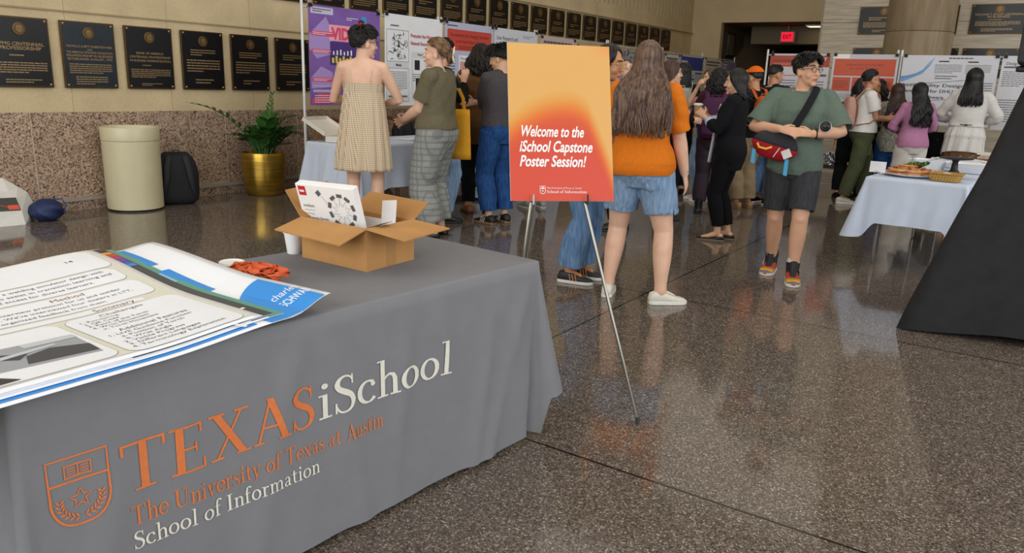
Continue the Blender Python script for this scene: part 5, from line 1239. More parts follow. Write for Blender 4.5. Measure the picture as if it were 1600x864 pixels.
        for c, r in (((0,-.015,.03),(.073,.092,.087)), ((0,.02,-.03),(.06*fw_,.064,.086)), ((0,.03,-.07),(.049*fw_,.052,.042)), ((0,.07,-.1),(.02*fw_,.018,.018)), ((-.034,.053,-.035),(.028,.028,.03)), ((.034,.053,-.035),(.028,.028,.03)), ((0,.072,.034),(.046,.018,.012)), ((0,.087,-.066),(.022,.01,.01)), ((-.075,-.005,-.018),(.011,.02,.031)), ((.075,-.005,-.018),(.011,.02,.031)), ((0,.101,-.03),(.014,.013,.011))):
            mb.ell(hp(*c), r, HM, 18, 12)
        mb.tube([hp(0,.082,.02), hp(0,.1,-.022)], [.008,.011], 8)
        remesh(mb, 'body', s.skin, s.root, s.vb, 3)
    def hand(s, mb, sx, d=None, n=None, curl=.5, sc=1.):
        W = s.W[sx]; d = Vector(d).normalized() if d else (W-s.E[sx]).normalized(); n = Vector(n) if n else V(-sx, 0, 0)
        n = (n-d*n.dot(d)); n = n.normalized() if n.length > .05 else d.orthogonal().normalized(); t = d.cross(n)*sx
        mb.tube([W-d*.02, W+d*.03, W+d*.07, W+d*.088], [(.026,.021),(.034,.016),(.041,.014),(.04,.011)], 12, side=t)
        for off, L in ((.033,.07),(.011,.078),(-.011,.072),(-.032,.058)):
            p = W+d*.086+t*off; pts = [p]; a = 0
            for j, f in enumerate((.42, .33, .25)):
                a += curl*(.5, .75, .6)[j]; dd = d*math.cos(a)+n*math.sin(a)+t*(off*2.2); p = p+dd.normalized()*(L*f*1.05); pts.append(p)
            mb.tube(pts, [.0088,.0083,.0075,.0065], 8)
        p = W+d*.025+t*.026; p1 = p+(d*.62+t*.72+n*.25).normalized()*.042; p2 = p1+(d*.85+t*.28+n*.4).normalized()*.034
        mb.tube([p, p1, p2], [.0125,.0105,.008], 8)
    # ---- clothing
    def top(s, m, hem=.95, sleeve=.62, e=.016, loose=.02, flare=0., fold=.004, name='shirt', hemdrop=0., seed=1, collar=None, cuff=None, eb=0.):
        mb = MB(); zs = [hem]+[z for z in (.86,.9,.95,1.0,1.07,1.14,1.22,1.29,1.34,1.375) if z > hem+.02]
        rings = [s.ring(z, e+eb+loose*.5*(1-smooth((z-hem)/.35))+flare*(1-smooth((z-hem)/.4))) for z in zs]+[s.ring(1.405, .02), s.ring(1.436, .016)]
        mb.loft(rings); cuts = [(s.T(V(0,0,hem)), (0,0,-1), .45)]
        for sx in (-1, 1):
            mb.ell(s.S[sx], (.05*s.lw+e*.85,)*3); q_ = e*.7
            mb.tube([s.T(V(sx*.03,-.016,1.425)), s.T(V(sx*.085,-.018,1.406)), s.S[sx]+V(0,0,.002)], [(.045+q_,.043+q_),(.055+q_,.046+q_),(.05+q_,.05+q_)], 14)
            if sleeve:
                n = 10; pa = s.armpath(sx, .02, sleeve, n)
                ra = [s.armr(.02+(sleeve-.02)*i/(n-1))+e*.75+loose*(i/(n-1))*(1 if sleeve < 1.2 else (.5 if i < n-2 else .25)) for i in range(n)]
                mb.tube(pa, ra, 16, ends=False); d = (pa[-1]-pa[-2]).normalized(); cuts.append((pa[-1], d, ra[-1]*1.5))
        o = remesh(mb, name, m, s.root, s.vc, 2, fold, seed, cuts); 
        return o
    def bottom(s, m, t1=1.9, e=.014, wid=(.0, .012, .02), waist=1.02, fold=.004, name='trousers', seed=2):
        """wid: extra radius at thigh, knee, hem"""
        mb = MB(); mb.loft([[q-V(0,0,.018) for q in s.ring(.8, e*.8)]]+[s.ring(z, e+.004) for z in (.81,.86,.9,.95,1.0) if z < waist]+[s.ring(waist, e)]); cuts = []
        for sx in (-1, 1):
            n = 14; pl = s.legpath(sx, 0, t1, n); ra = []
            for i in range(n):
                t = t1*i/(n-1); w = wid[0]+(wid[1]-wid[0])*min(1, t) if t <= 1 or t1 <= 1 else wid[1]+(wid[2]-wid[1])*(t-1)/(max(t1-1, .01))
                if t1 <= 1: w = wid[0]+(wid[2]-wid[0])*t/t1
                ra.append(s.legr(t)+e+w)
            mb.tube(pl, ra, 18, ends=False); cuts.append((pl[-1], (pl[-1]-pl[-2]), ra[-1]*1.5))
            mb.ell(s.Hj[sx]+V(0,-.01,0), (.1*s.lw,.11*s.lw,.1))
        return remesh(mb, name, m, s.root, s.vc, 2, fold, seed, cuts)
    def skirt(s, m, z0, z1, e0, e1, pleat=.012, npl=13, name='dress', thick=True, asym=0., aline=None):
        """hanging cloth from z1 down to z0"""
        rings = []; n = 128; K = 26
        for i in range(K+1):
            q = i/K; z = z1+(z0-z1)*q
            base = s.ring(max(z, .88), 0, n, ex=.88); e = e0+(e1-e0)*q; ring = []
            if aline: b0 = s.ring(z1, 0, n, ex=.88); b1 = s.ring(.9, 0, n, ex=.88); t_ = min(1, q*1.25); base = [V(a.x+(b.x-a.x)*t_, a.y+(b.y-a.y)*t_, z) for a, b in zip(b0, b1)]
            c = sum(base, V(0,0,0))/n
            for j, p in enumerate(base):
                a = 2*PI*j/n; d = V(p.x-c.x, p.y-c.y, 0).normalized()
                wv = pleat*q**.7*(math.sin(npl*a+.6*math.sin(3*a)+q)+.5*math.sin(npl*1.7*a+2*q)) + .0025*math.sin(39*a)*smooth(1-abs(q-.25)*2)
                ring.append(V(p.x, p.y, z+asym*math.sin(a)*q)+d*(e+wv))
            rings.append(ring)
        back = [[p*1 - V(p.x, p.y, 0).normalized()*.004 for p in r] for r in (rings[-1], rings[-2])]
        o = MB().loft(rings+back, cap=False).obj(name, m, s.root, smooth=True, auto=False); return o
    def shoe(s, sx, up, sole, kind='sneaker', lace=None, toe=None, panel=None):
        f = s.ft[sx]; a = s.A[sx]-V(0,0,.085); R = Matrix.Rotation(math.radians(f[2]), 3, 'Z')
        if f[3]: R = R @ Matrix.Rotation(-min(.5, f[3]*4), 3, 'X')
        sec = [(-.078,.02,.05),(-.066,.034,.08),(-.03,.038,.094),(.02,.04,.09),(.06,.044,.07),(.11,.048,.052),(.15,.044,.044),(.175,.032,.036),(.19,.012,.024)]
        if kind == 'flat': sec = [(y, w*.9, .018+(h-.018)*(.45 if y > .1 or y < -.02 else .15)) for y, w, h in sec]
        if kind == 'flat': sec[-1] = (.205,.006,.018)
        if kind == 'hightop': sec = [(y*1.06, w*1.16, h*1.08) for y, w, h in sec]
        zb = .016 if kind != 'flat' else .005
        def ring(y, w, h, z0): return [a+R @ V(w*math.copysign(abs(math.cos(q))**.7, math.cos(q)), y, z0+(h-z0)*(.5+.5*math.copysign(abs(math.sin(q))**(.75 if math.sin(q) > 0 else .35), math.sin(q)))) for q in (2*PI*j/18 for j in range(18))]
        o = MB().loft([ring(y, w, h, zb) for y, w, h in sec]).obj('shoe', up, s.root, smooth=True, auto=False)
        th = .024 if kind in ('sneaker', 'hightop') else (.008 if kind == 'flat' else .03)
        outl = [(w+.003, y) for y, w, h in sec]+[(-w-.003, y) for y, w, h in reversed(sec)]
        mb = MB(); mb.loft([[a+R @ V(x, y, z) for x, y in outl] for z in (.001, th*.6, th)]); mb.obj('sole', sole, o, smooth=False, bevel=.003)
        if kind in ('hightop', 'boot'):
            hgt = .15 if kind == 'hightop' else .2
            MB().tube([a+R @ V(0,-.008,.06), a+R @ V(0,-.008,.1), a+R @ V(0,-.014,hgt)], [(.047,.066),(.049,.062),(.053,.06)], 16, side=R @ V(1,0,0), ends=False).obj('collar', panel or up, o, smooth=True)
        if kind in ('sneaker', 'hightop'):
            ht_ = kind == 'hightop'
            MB().tube([a+R @ V(0,.03,.09)]*(not ht_)+[a+R @ V(0,.05,.165), a+R @ V(0,.052,.12)]*ht_+[a+R @ V(0,.078,.078 if ht_ else .07), a+R @ V(0,.1,.06)], [(.018,.008),(.02,.007),(.018,.005)] if not ht_ else [(.026,.008),(.026,.011),(.025,.012),(.02,.006)], 10, side=R @ V(1,0,0)).obj('tongue', lace or up, o, smooth=True)
            mb = MB()
            for i in range(4): y = .035+.02*i; z = .096-.0105*i; mb.tube([a+R @ V(-.024,y,z-.008), a+R @ V(0,y+.003,z), a+R @ V(.024,y,z-.008)], .003, 6)
            mb.obj('laces', lace or sole, o, smooth=True)
        if toe:
            MB().loft([ring(y, w+.0015, h+.0015, zb+.004) for y, w, h in (((.115,.047,.051),(.15,.044,.044),(.172,.034,.037),(.186,.016,.027)) if kind != 'hightop' else ((.12,.055,.056),(.158,.052,.049),(.182,.041,.042),(.198,.02,.031)))]).obj('toe_cap', toe, o, smooth=True, auto=False)
        return o
    def shoes(s, *a, **k):
        for sx in (-1, 1): s.shoe(sx, *a, **k)
    # ---- head
    def hp_(s, x, y, z): return s.hc+s.HM @ V(x, y, z)
    def face(s, brow, lip='b0665c', beard=None):
        hp = s.hp_; eyew = flat('e9e4de', .25); iris = flat('22150f', .15); bm_ = flat(brow, .7)
        for sx in (-1, 1):
            mb = MB(); mb.ell(hp(sx*.03,.073,.008), (.0125,.009,.0065), s.HM, 12, 8); mb.cur = 1; mb.ell(hp(sx*.03,.0785,.008), (.0058,.0045,.0058), s.HM, 10, 8)
            mb.obj('eye', [eyew, iris], s.root, smooth=True, auto=False)
            MB().tube([hp(sx*.014,.0905,.032), hp(sx*.032,.0875,.036), hp(sx*.051,.073,.031)], [(.0025,.003),(.003,.0035),(.0018,.002)], 8).obj('eyebrow', bm_, s.root, smooth=True)
        MB().tube([hp(-.023,.083,-.066), hp(0,.0955,-.064), hp(.023,.083,-.066)], [(.003,.004),(.005,.008),(.003,.004)], 10).obj('lips', flat(lip, .4), s.root, smooth=True)
    def glasses(s, c='2a2a2c', rd=.0225, th=.0022):
        hp = s.hp_; mb = MB()
        for sx in (-1, 1):
            mb.tube([hp(sx*.031+rd*math.cos(q), .097+.002*math.cos(q)*-sx, .004+rd*.86*math.sin(q)) for q in (2*PI*j/20 for j in range(21))], th, 6, ends=False)
            mb.tube([hp(sx*.053,.096,.008), hp(sx*.07,.085,.01), hp(sx*.079,.0,.004), hp(sx*.079,-.015,-.008)], th*.9, 6)
        mb.tube([hp(-.01,.099,.008), hp(0,.104,.011), hp(.01,.099,.008)], th*.9, 6)
        mb.obj('glasses', flat(c, .3), s.root, smooth=True)
    def scalp(s, pol, az, k=1.):
        """polar angle from crown, azimuth from the face"""
        p, a = math.radians(pol), math.radians(az)
        return V(.08*k*math.sin(p)*math.sin(a), -.014+.1*k*math.sin(p)*math.cos(a), .03+.094*k*math.cos(p))
    @staticmethod
    def lim(az, front=50, side=88, back=118):
        z = abs((az+180) % 360-180); return front+(side-front)*smooth((z-30)/45) if z < 75 else side+(back-side)*smooth((z-75)/60)
    def hair(s, m, kind='long', zend=1.2, n=110, k=1.03, amp=.006, fr_=22, part=0, width=1., rad=.013, lock=1., back=-.15, seed=1, front=50, sidefront=False, frontz=None, backl=None, jit=.035):
        if backl: s.lim = lambda az, f=50, sd=88, bk=118: Person.lim(az, f, sd, backl)
        r = random.Random(seed); hp = s.hp_; mb = MB()
        # close cap over the skull
        rings = []; na = 48
        for i in range(11):
            q = i/10; ring = []
            for j in range(na):
                az = 360*j/na; L = s.lim(az, front, 80 if kind != 'short' else 84, 116); ring.append(s.hc+s.HM @ s.scalp(max(1.5, L*q), az, k*(1+.012*math.sin(az*.2+i))*(.985 if q > .95 else 1)))
            rings.append(ring)
        mb.loft(rings, cap=False)
        if kind == 'short':
            for _ in range(int(n*2.6)):
                az = r.uniform(0, 360); L = s.lim(az, front, 84, 114); pol = L*math.sqrt(r.uniform(.02, 1))
                p0 = s.scalp(pol, az, k*.99); out = (s.scalp(pol, az, 1.2)-p0).normalized(); sw_ = 20*math.sin(az*.035+pol*.05)
                dwn = (s.scalp(min(pol+14, 130), az+sw_+r.uniform(-8, 8), k)-p0).normalized()
                ln = rad*2.6*lock*r.uniform(.7, 1.2)*(1-.6*smooth((pol-50)/45)); up_ = .45*(1-.8*smooth((pol-35)/50))
                p1 = p0+(out*up_+dwn*.7)*ln; p2 = p1+(out*.05+dwn*.95)*ln*.8
                mb.tube([hp(*p0), hp(*p1), hp(*p2)], [(rad*.62,rad*.4), (rad*.6,rad*.38), rad*.2], 5)
            return mb.obj('hair', m, s.root, smooth=True, auto=False)
        for q in range(int(n*1.5)):
            az = r.uniform(42, 318) if q % 5 else r.uniform(100, 260)
            za = abs((az+180) % 360-180); L = s.lim(az, front, 92, 112); kk = k*(1+r.uniform(.0, .05))*(1 if za > 60 else .99); pts = []
            st = r.uniform(3, 12)
            for i in range(8):
                pol = st+(L-st)*i/7; pts.append(s.hc+s.HM @ s.scalp(pol, az+part*(1-i/7), kk))
            e = pts[-1]; ze = (zend+r.uniform(-jit, jit)+.05*(1-smooth((za-60)/90))) if not (za < 75 and frontz) else frontz+r.uniform(-.03, .03)
            ph = az*.09+r.uniform(-.5,.5); ph2 = az*.07+r.uniform(-.5,.5); nn = max(5, int((e.z-ze)/.035))
            if ze < e.z:
                for i in range(1, nn+1):
                    z = e.z+(ze-e.z)*i/nn; t = smooth((e.z-z)/max(.05, e.z-1.36)); loc = e-s.hc
                    xb = (loc.x*width)*(1+.25*(i/nn)); by = s.T(V(0, back-r.uniform(0, .02), z)).y-s.hc.y if z > .92 else back
                    yb = loc.y+(min(by, loc.y) if not (sidefront and za < 80) else (.1))*t - (loc.y if (not (sidefront and za < 80) and by < loc.y) else 0)*t
                    a_ = amp*min(1, i/4)
                    pts.append(V(s.hc.x+loc.x+(xb-loc.x)*t+a_*math.sin(fr_*z*1.7+ph), s.hc.y+yb+a_*math.cos(fr_*z*1.3+ph2), z))
            nP = len(pts); mb.tube(pts, [(rad*.8*(.75+.35*math.sin(PI*min(1, i/nP*1.3)))*(1 if i < nP-3 else (.7,.45,.25)[i-nP+3]), rad*.38) for i in range(nP)], 6, side=(pts[3]-s.hc).cross(V(0,0,1)) if abs((pts[3]-s.hc).normalized().z) < .98 else (1,0,0))
        return mb.obj('hair', m, s.root, smooth=True, auto=False)
    def swept(s, m, to=(0,-.118,.0), n=420, k=1.05, seed=1, front=57, rad=.008):
        """hair combed back from the hairline to a gathering point, ears showing"""
        r = random.Random(seed); mb = MB(); rings = []; lm = lambda az: front+(78-front)*smooth((abs((az+180) % 360-180)-25)/45) if abs((az+180) % 360-180) < 82 else 78+42*smooth((abs((az+180) % 360-180)-82)/30)
        for i in range(11): rings.append([s.hc+s.HM @ s.scalp(max(1.5, lm(az)*i/10), az, k*.985*(1 if i < 10 else .97)) for az in (360*j/48 for j in range(48))])
        mb.loft(rings, cap=False); E_ = V(*to); e = V(E_.x/.08, (E_.y+.014)/.1, (E_.z-.03)/.094).normalized()
        for _ in range(n):
            az = r.uniform(-180, 180); p = s.scalp(lm(az)*(r.uniform(.3, 1)**.6), az, 1); a = V(p.x/.08, (p.y+.014)/.1, (p.z-.03)/.094).normalized(); th = a.angle(e); pts = []
            if th < .25: continue
            kk = k*r.uniform(.985, 1.03)
            for i in range(9):
                t = i/8*.96; d = (a*math.sin((1-t)*th)+e*math.sin(t*th))/math.sin(th); q = kk*(1+.03*math.sin(PI*t))
                pts.append(s.hp_(.08*q*d.x, -.014+.1*q*d.y, .03+.094*q*d.z))
            mb.tube(pts, [(rad*.5,rad*.35)]+[(rad,rad*.45)]*7+[rad*.5], 5)
        return mb.obj('hair', m, s.root, smooth=True, auto=False)
    def curly(s, m, zend=1.42, n=150, spread=1.25, seed=1, rad=.012, front=52, yoff=0.):
        """mass of loose curls round the head down to zend"""
        r = random.Random(seed); mb = MB(); hp = s.hp_; rings = []
        for i in range(10):
            q = i/9; rings.append([s.hc+s.HM @ s.scalp(max(1.5, s.lim(az, front, 84, 118)*q), az, 1.07+.03*math.sin(az*.11+i*1.9)) for az in (360*j/40 for j in range(40))])
        mb.loft(rings, cap=False)
        rad *= .72
        for q in range(int(n*1.9)):
            az = r.uniform(48, 312); za = abs((az+180) % 360-180); L = s.lim(az, front, 95, 112); pol0 = L*r.uniform(.1, .95)
            p = s.hc+s.HM @ s.scalp(pol0, az, 1.05); o = (p-s.hc); o.z = 0; o = o.normalized() if o.length > .01 else V(0,-1,0)
            z1 = max(zend+r.uniform(-.03, .06), p.z-.26) if pol0 < 70 else zend+r.uniform(-.03, .07)
            pts = []; N_ = 15; ph = r.uniform(0, 6); A = r.uniform(.008, .014); tgt = o*(.08*spread+r.uniform(-.01, .035))
            for i in range(N_):
                t = i/(N_-1); z = p.z+(z1-p.z)*t; xy = V(p.x, p.y, 0).lerp(V(s.hc.x+tgt.x*1.1, s.hc.y+tgt.y*1.15+yoff*t, 0), smooth(t*1.4))
                pts.append(V(xy.x+A*math.cos(ph+t*13), xy.y+A*math.sin(ph+t*13), z))
            mb.tube(pts, [rad*(.8+.3*math.sin(PI*i/(N_-1))) for i in range(N_)], 6)
        return mb.obj('hair', m, s.root, smooth=True, auto=False)
    def world(s, p):
        p = Vector(p)*s.k; c, q = math.cos(s.yaw), math.sin(s.yaw); return V(s.pos.x+p.x*c-p.y*q, s.pos.y+p.x*q+p.y*c, p.z)
    def pack(s, m, label, w=.3, h=.42, d=.16, z=.98, m2=None, off=.125):
        p = s.world(s.T(V(0, -off, 1.2)).xy.to_3d()+V(0,-d*s.k*.62,z))
        return backpack('backpack', p, s.yaw+PI, w*s.k, d*s.k, h*s.k, m, label, m2, cat='backpack', group='backpacks worn by visitors')
    def straps(s, m, name='shoulder_strap'):
        pass

def patch(p, garment, outline, y0, dy, m, name, lift=.003):
    """cloth patch lying on a garment: outline in (x, z), projected along y"""
    c = (sum(a for a, b in outline)/len(outline), sum(b for a, b in outline)/len(outline)); rings = []
    for s in (1, .93, .6, .2):
        rg = []
        for a, b in outline:
            x, z = c[0]+(a-c[0])*s, c[1]+(b-c[1])*s; ok, co, nn, _ = garment.ray_cast(Vector((x, y0, z)), Vector((0, dy, 0)))
            rg.append((co+Vector((0, -dy*(lift if s < 1 else -.002), 0))) if ok else Vector((x, y0+dy*.1, z)))
        rings.append(rg)
    return MB().loft(rings).obj(name, m, p.root, smooth=True, auto=False)

denim = lambda c, n: streak('denim_'+n, c[0], c[1], (60, 60, 7), .85, .15)
J1 = denim(('4f6f96', '7592b5'), 'mid'); J2 = denim(('1f3f6e', '2e5590'), 'blue'); J3 = denim(('728fb0', '93abc6'), 'pale'); J4 = denim(('37383b', '434448'), 'grey'); J5 = denim(('7089a8', '8fa6c0'), 'wash')
H_dark = hairm('120d0b', '2a1f1a'); H_black = hairm('0a0908', '1a1614'); H_brown = hairm('33221a', '6b4d3a'); H_long = hairm('42302a', '7c604c'); H_mid = hairm('3a281c', '86664a'); H_grey = hairm('4a4643', '8a8581'); H_red = hairm('301c14', '5a3a2a')
blackf = fabric('131315'); whitef = fabric('dcdad5'); rubber = mat('e4e2da', .5, 0, .05, 30); darksole = mat('26211e', .6, 0, .1); gum = mat('8a6a48', .6, 0, .1, 20)
def worn_pack(p, m, label, **k):
    t = p.pack(m, label, **k); a = -(p.yaw+PI)
    for sx in (-1, 1):
        P = []
        for q in ((sx*.09,-.17,1.34),(sx*.105,-.09,1.452),(sx*.11,-.0,1.468),(sx*.11,.1,1.40),(sx*.115,.135,1.28),(sx*.14,.12,1.14),(sx*.19,.0,1.05),(sx*.15,-.15,1.02)):
            w = p.world(p.T(Vector(q)))-t.location; P.append((w.x*math.cos(a)-w.y*math.sin(a), w.x*math.sin(a)+w.y*math.cos(a), w.z))
        MB().tube(P, [(.026,.008)]*8, 8, side=(1,0,0)).obj('shoulder_strap', k.get('m2') or m, t, smooth=True)
    return t

# 1 woman in the sundress, back turned
p = Person('person in beige checked strappy sundress, dark tied hair with red scrunchie, back turned', (-4.92,4.90), 36, 1.82, 'f', 'fair', 1.0, head=(-58,-4), arms=({'w':(-.1,.27,1.12),'p':(-.75,-.45,-.6)},{'w':(.13,.25,1.1),'p':(.8,-.4,-.5)}), near=True)
chk = grid_fabric('beige_check', 'd8c6aa', 'a88f72', 'e2d3ba', 62, 62, .38)
p.skirt(chk, .575, 1.2, .012, .05, .011, 15, aline=True)
rg = [[q+(V(q.x, q.y, 0)-V(0,-.0,0)).normalized()*(.008+.003*math.sin(14*PI*2*j/96)) for j, q in enumerate(p.ring(z, 0, 96))] for z in (1.195,1.21,1.23,1.25,1.268)]
MB().loft(rg, cap=False).obj('smocked_band', chk, p.root, smooth=True, auto=False)
for sx in (-1, 1): MB().tube([p.T(V(sx*.075,-.105,1.262)), p.T(V(sx*.083,-.098,1.36)), p.T(V(sx*.095,-.03,1.437)), p.T(V(sx*.09,.06,1.40)), p.T(V(sx*.08,.13,1.27))], [(.005,.0025)]*5, 6).obj('shoulder_strap', chk, p.root, smooth=True)
p.hair(H_black, 'short', n=420, k=1.13, rad=.015, lock=.75, seed=3, backl=134)
MB().tube([p.hp_(.028*math.cos(q), -.035+.02*math.sin(q), .128+.006*math.sin(5*q)) for q in (2*PI*j/16 for j in range(17))], .013, 8, ends=False).obj('scrunchie', fabric('c8202c'), p.root, smooth=True)
mb = MB(); mb.ell(p.hp_(0,-.035,.145), (.026,.022,.024)); mb.obj('hair_tuft', H_black, p.root, smooth=True)
p.face('1a1412'); p.glasses('3a2a22'); p.shoes(blackf, darksole, 'flat')

# 2 woman in olive shirt, plaid trousers
p = Person('person in olive shirt and grey plaid trousers, brown hair in cream claw clip', (-4.51,5.40), 106, 1.75, 'f', 'fair', 1.24, head=(18,2), arms=({'w':(-.06,.29,1.02),'p':(-.6,-.7,-.5)},{'w':(.06,.28,1.03),'p':(.7,-.6,-.5)}), near=True, belly=.12, limb=1.12)
p.top(fabric('6b644e', .08), .955, .74, .02, .014, fold=.005, seed=2)
pl = grid_fabric('grey_plaid', '8c8f8b', '737675', 'a0a29d', 19, 19, .3)
p.bottom(pl, 1.86, .018, (.012,.03,.05), 1.0, .006, seed=4)
p.swept(streak('hair_swept_brown', '4a3424', '8d6c48', (30, 30, 30), .45, .4, .0), (0,-.125,-.01), 520, 1.1, 6)
mb = MB()
for i, (a, L) in enumerate(((.5,.075),(2.2,.06),(-.9,.05),(3.6,.045))):
    c = V(-.035,-.15,-.01); d = V(math.sin(a)*.3, -.12, math.cos(a)).normalized(); e = V(math.cos(a), 0, -math.sin(a)*.6).normalized()
    mb.tube([p.hp_(*(c+d*(L*.5*(1-math.cos(q)))+e*(L*.3*math.sin(q)))) for q in (2*PI*j/14 for j in range(15))], .0055, 8, ends=False)
mb.obj('claw_clip', mat('e6dcc0', .35, 0, .05), p.root, smooth=True)
mb = MB(); mb.ell(p.hp_(0,-.125,-.015), (.045,.035,.065), p.HM); mb.obj('hair_twist', H_mid, p.root, smooth=True)
p.face('5a4030', 'c08478'); p.shoes(mat('141416', .35), darksole, 'flat')

# 3 visitor hidden behind her, hand raised, yellow tote
p = Person('person mostly hidden behind the olive shirt, black sleeve and hand raised, pale jeans', (-4.97,6.02), -28, 1.79, 'm', 'light', .95, arms=(None,{'w':(.03,.21,1.32),'p':(.5,.1,-1)}), hands=(None,{'d':(-.1,.25,1),'n':(-1,.2,0),'curl':.5}))
p.top(blackf, .9, 1.92, .014, .012, seed=3); p.bottom(J3, 1.9, .014, (.01,.02,.035), seed=5); p.hair(H_black, 'short', n=170, rad=.013, seed=8); p.shoes(mat('18181a', .35), darksole, 'sneaker')
tw = p.world(V(.26,.06,.80)); t = thing('tote_bag', 'mustard yellow tote bag hanging behind the plaid trousers', 'bag', (-4.58,5.76,.69), math.radians(12))
mb = MB(); rg = []
for i in range(9):
    q = i/8; rg.append([((.165-.02*q)*math.copysign(abs(math.cos(a))**.4, math.cos(a)), (.05-.035*q+.008*math.sin(3*a))*math.sin(a), .46*q) for a in (2*PI*j/24 for j in range(24))])
mb.loft(rg).obj('body', fabric('d59a2c', .08), t, smooth=True, auto=False)
for s_ in (-.012,.012): MB().tube([(-.09,s_,.45),(-.075,s_,.56),(-.03,s_*1.5,.64),(.03,s_*1.5,.64),(.075,s_,.56),(.09,s_,.45)], [(.012,.002)]*6, 6).obj('handle', fabric('d59a2c', .08), t, smooth=True)

# 4 brown jacket, dark curls
p = Person('person in long brown overshirt and black trousers, shoulder length dark curls', (-5.01,6.72), 46, 1.78, 'f', 'tan', 1.12, head=(14,-6), arms=({'w':(-.1,.28,1.1),'p':(-.7,-.5,-.5)},{'w':(.1,.28,1.15),'p':(.7,-.5,-.5)}))
p.top(fabric('6a4a2e', .1), .72, 1.9, .03, .02, fold=.005, name='overshirt', seed=7); p.bottom(blackf, 1.92, .012, (.0,.01,.015), seed=6); p.curly(H_dark, 1.4, 190, 1.3, 4, .013); p.shoes(mat('8a4a2a', .45, 0, .15, 30), darksole, 'sneaker', lace=mat('5a3420', .6)); p.face('1a120e')

# 5 man in grey shirt and jeans, arms folded
p = Person('person in charcoal shirt tucked into blue jeans, arms folded, black sneakers with white stripes', (-4.50,6.36), 74, 1.76, 'm', 'light', 1.0, head=(30,-14), arms=({'w':(.13,.20,1.13),'p':(-.9,.1,-.6)},{'w':(-.13,.22,1.16),'p':(.9,.1,-.6)}), near=True)
p.top(fabric('4c474a', .08), .945, 1.86, .018, .012, fold=.005, seed=9); tr = p.bottom(J2, 1.88, .014, (.012,.022,.038), 1.0, .005, seed=8)
for sx in (-1, 1): patch(p, tr, [(sx*.085+x, z) for x, z in ((-.055,.93),(0,.93),(.055,.93),(.055,.83),(0,.8),(-.055,.83))], -.5, 1, J2, 'back_pocket')
p.hair(H_black, 'short', n=280, k=1.07, rad=.014, lock=1.35, seed=11)
MB().loft([p.ring(z, .02) for z in (.955,.985)], cap=False).obj('belt', mat('1c1512', .5), p.root, smooth=True)
def stripes(p, m):
    for sx in (-1, 1):
        f = p.ft[sx]; a = p.A[sx]-V(0,0,.085); R = Matrix.Rotation(math.radians(f[2]), 3, 'Z'); mb = MB()
        for s in (-1, 1):
            for i in range(3): mb.tube([a+R @ V(s*.045,.03+.022*i,.024), a+R @ V(s*.036,.015+.022*i,.07)], [(.005,.003)]*2, 6)
        mb.obj('stripes', m, p.root)
p.shoes(mat('17181a', .5), gum, 'sneaker', lace=whitef); stripes(p, rubber); p.face('120e0c')

# 6 visitor hidden behind the welcome sign
p = Person('person hidden behind the welcome sign, only grey sneakers showing under it', (-4.75,7.47), 60, 1.58, 'f', 'light', .95, arms=({'w':(-.1,.28,1.1),'p':(-.7,-.5,-.5)},{'w':(.1,.28,1.15),'p':(.7,-.5,-.5)}))
p.top(fabric('3a3d46'), .9, 1.8, .015, .012); p.bottom(blackf, 1.85, .012, (0,.01,.02)); p.hair(H_dark, 'long', 1.4, 90); p.shoes(mat('9a9c9e', .6, 0, .15, 40), rubber)

# 7 visitor behind the sign: jeans below, face at its right edge
p = Person('person with glasses peering past the welcome sign, blue jeans and dark sneakers', (-2.72,4.86), -72, 1.70, 'f', 'tan', .95, lean=.265, head=(-14,-8), arms=({'w':(.05,.27,1.1),'p':(-.6,-.5,-.5)},{'w':(.0,.24,1.08),'p':(.7,-.5,-.5)}), feet=((-.09,.03,-12,0),(.1,-.02,-4,0)), near=True)
p.top(fabric('1d1f26'), .92, 1.8, .016, .012, seed=12); p.bottom(J1, 1.9, .014, (.01,.022,.05), .98, .005, seed=10); p.hair(H_black, 'long', 1.36, 120, k=1.04, seed=14, back=-.13, front=44); p.face('1a120e', 'a8605a'); p.glasses('b9975a')
p.shoes(mat('2b2a2c', .6, 0, .1, 40), rubber, 'sneaker', lace=mat('d58a52', .6)); stripes(p, mat('e09a62', .6))

# 8 woman in orange shirt
p = Person('person in orange T-shirt and scalloped denim shorts with very long brown hair, back turned', (-2.15,4.66), 18, 1.68, 'f', 'fair', 1.12, arms=({'w':(-.16,.2,.98),'p':(-.6,-.8,-.3)},{'w':(.285,.10,.865),'p':(.3,-1,-.1)}), feet=((-.17,.03,4,0),(.2,-.05,-66,0)), near=True, limb=1.12, hands=(None,{'n':(-1,.1,0),'curl':.35}))
orf = fabric('d9761f', .06)
p.top(orf, .865, .86, .02, .022, fold=.0055, seed=15, name='t_shirt'); sh = p.bottom(J3, .66, .014, (.008,.018,.018), 1.0, .003, 'shorts', 12)
for sx in (-1, 1):
    q = p.legpath(sx, 0, .66, 5); c = q[-1]; mb = MB(); r0 = p.legr(.66)+.034
    for j in range(15):
        a = 2*PI*j/15; mb.ell(c+V((r0-.006)*math.cos(a), (r0-.006)*math.sin(a), .008), (.021,.008,.022), Matrix.Rotation(a+PI/2, 3, 'Z'), 10, 6)
    mb.obj('scalloped_hem', J3, p.root, smooth=True)
patch(p, sh, [(.09+x, z) for x, z in ((-.06,.86),(0,.86),(.06,.86),(.057,.78),(0,.757),(-.057,.78))], -.5, 1, J3, 'back_pocket', .004)
p.hair(H_long, 'long', 1.18, 380, k=1.05, width=1.75, amp=.009, fr_=15, rad=.015, back=-.165, seed=5, front=52, jit=.075)
p.shoes(mat('dcd9cb', .6, 0, .05, 40), rubber)
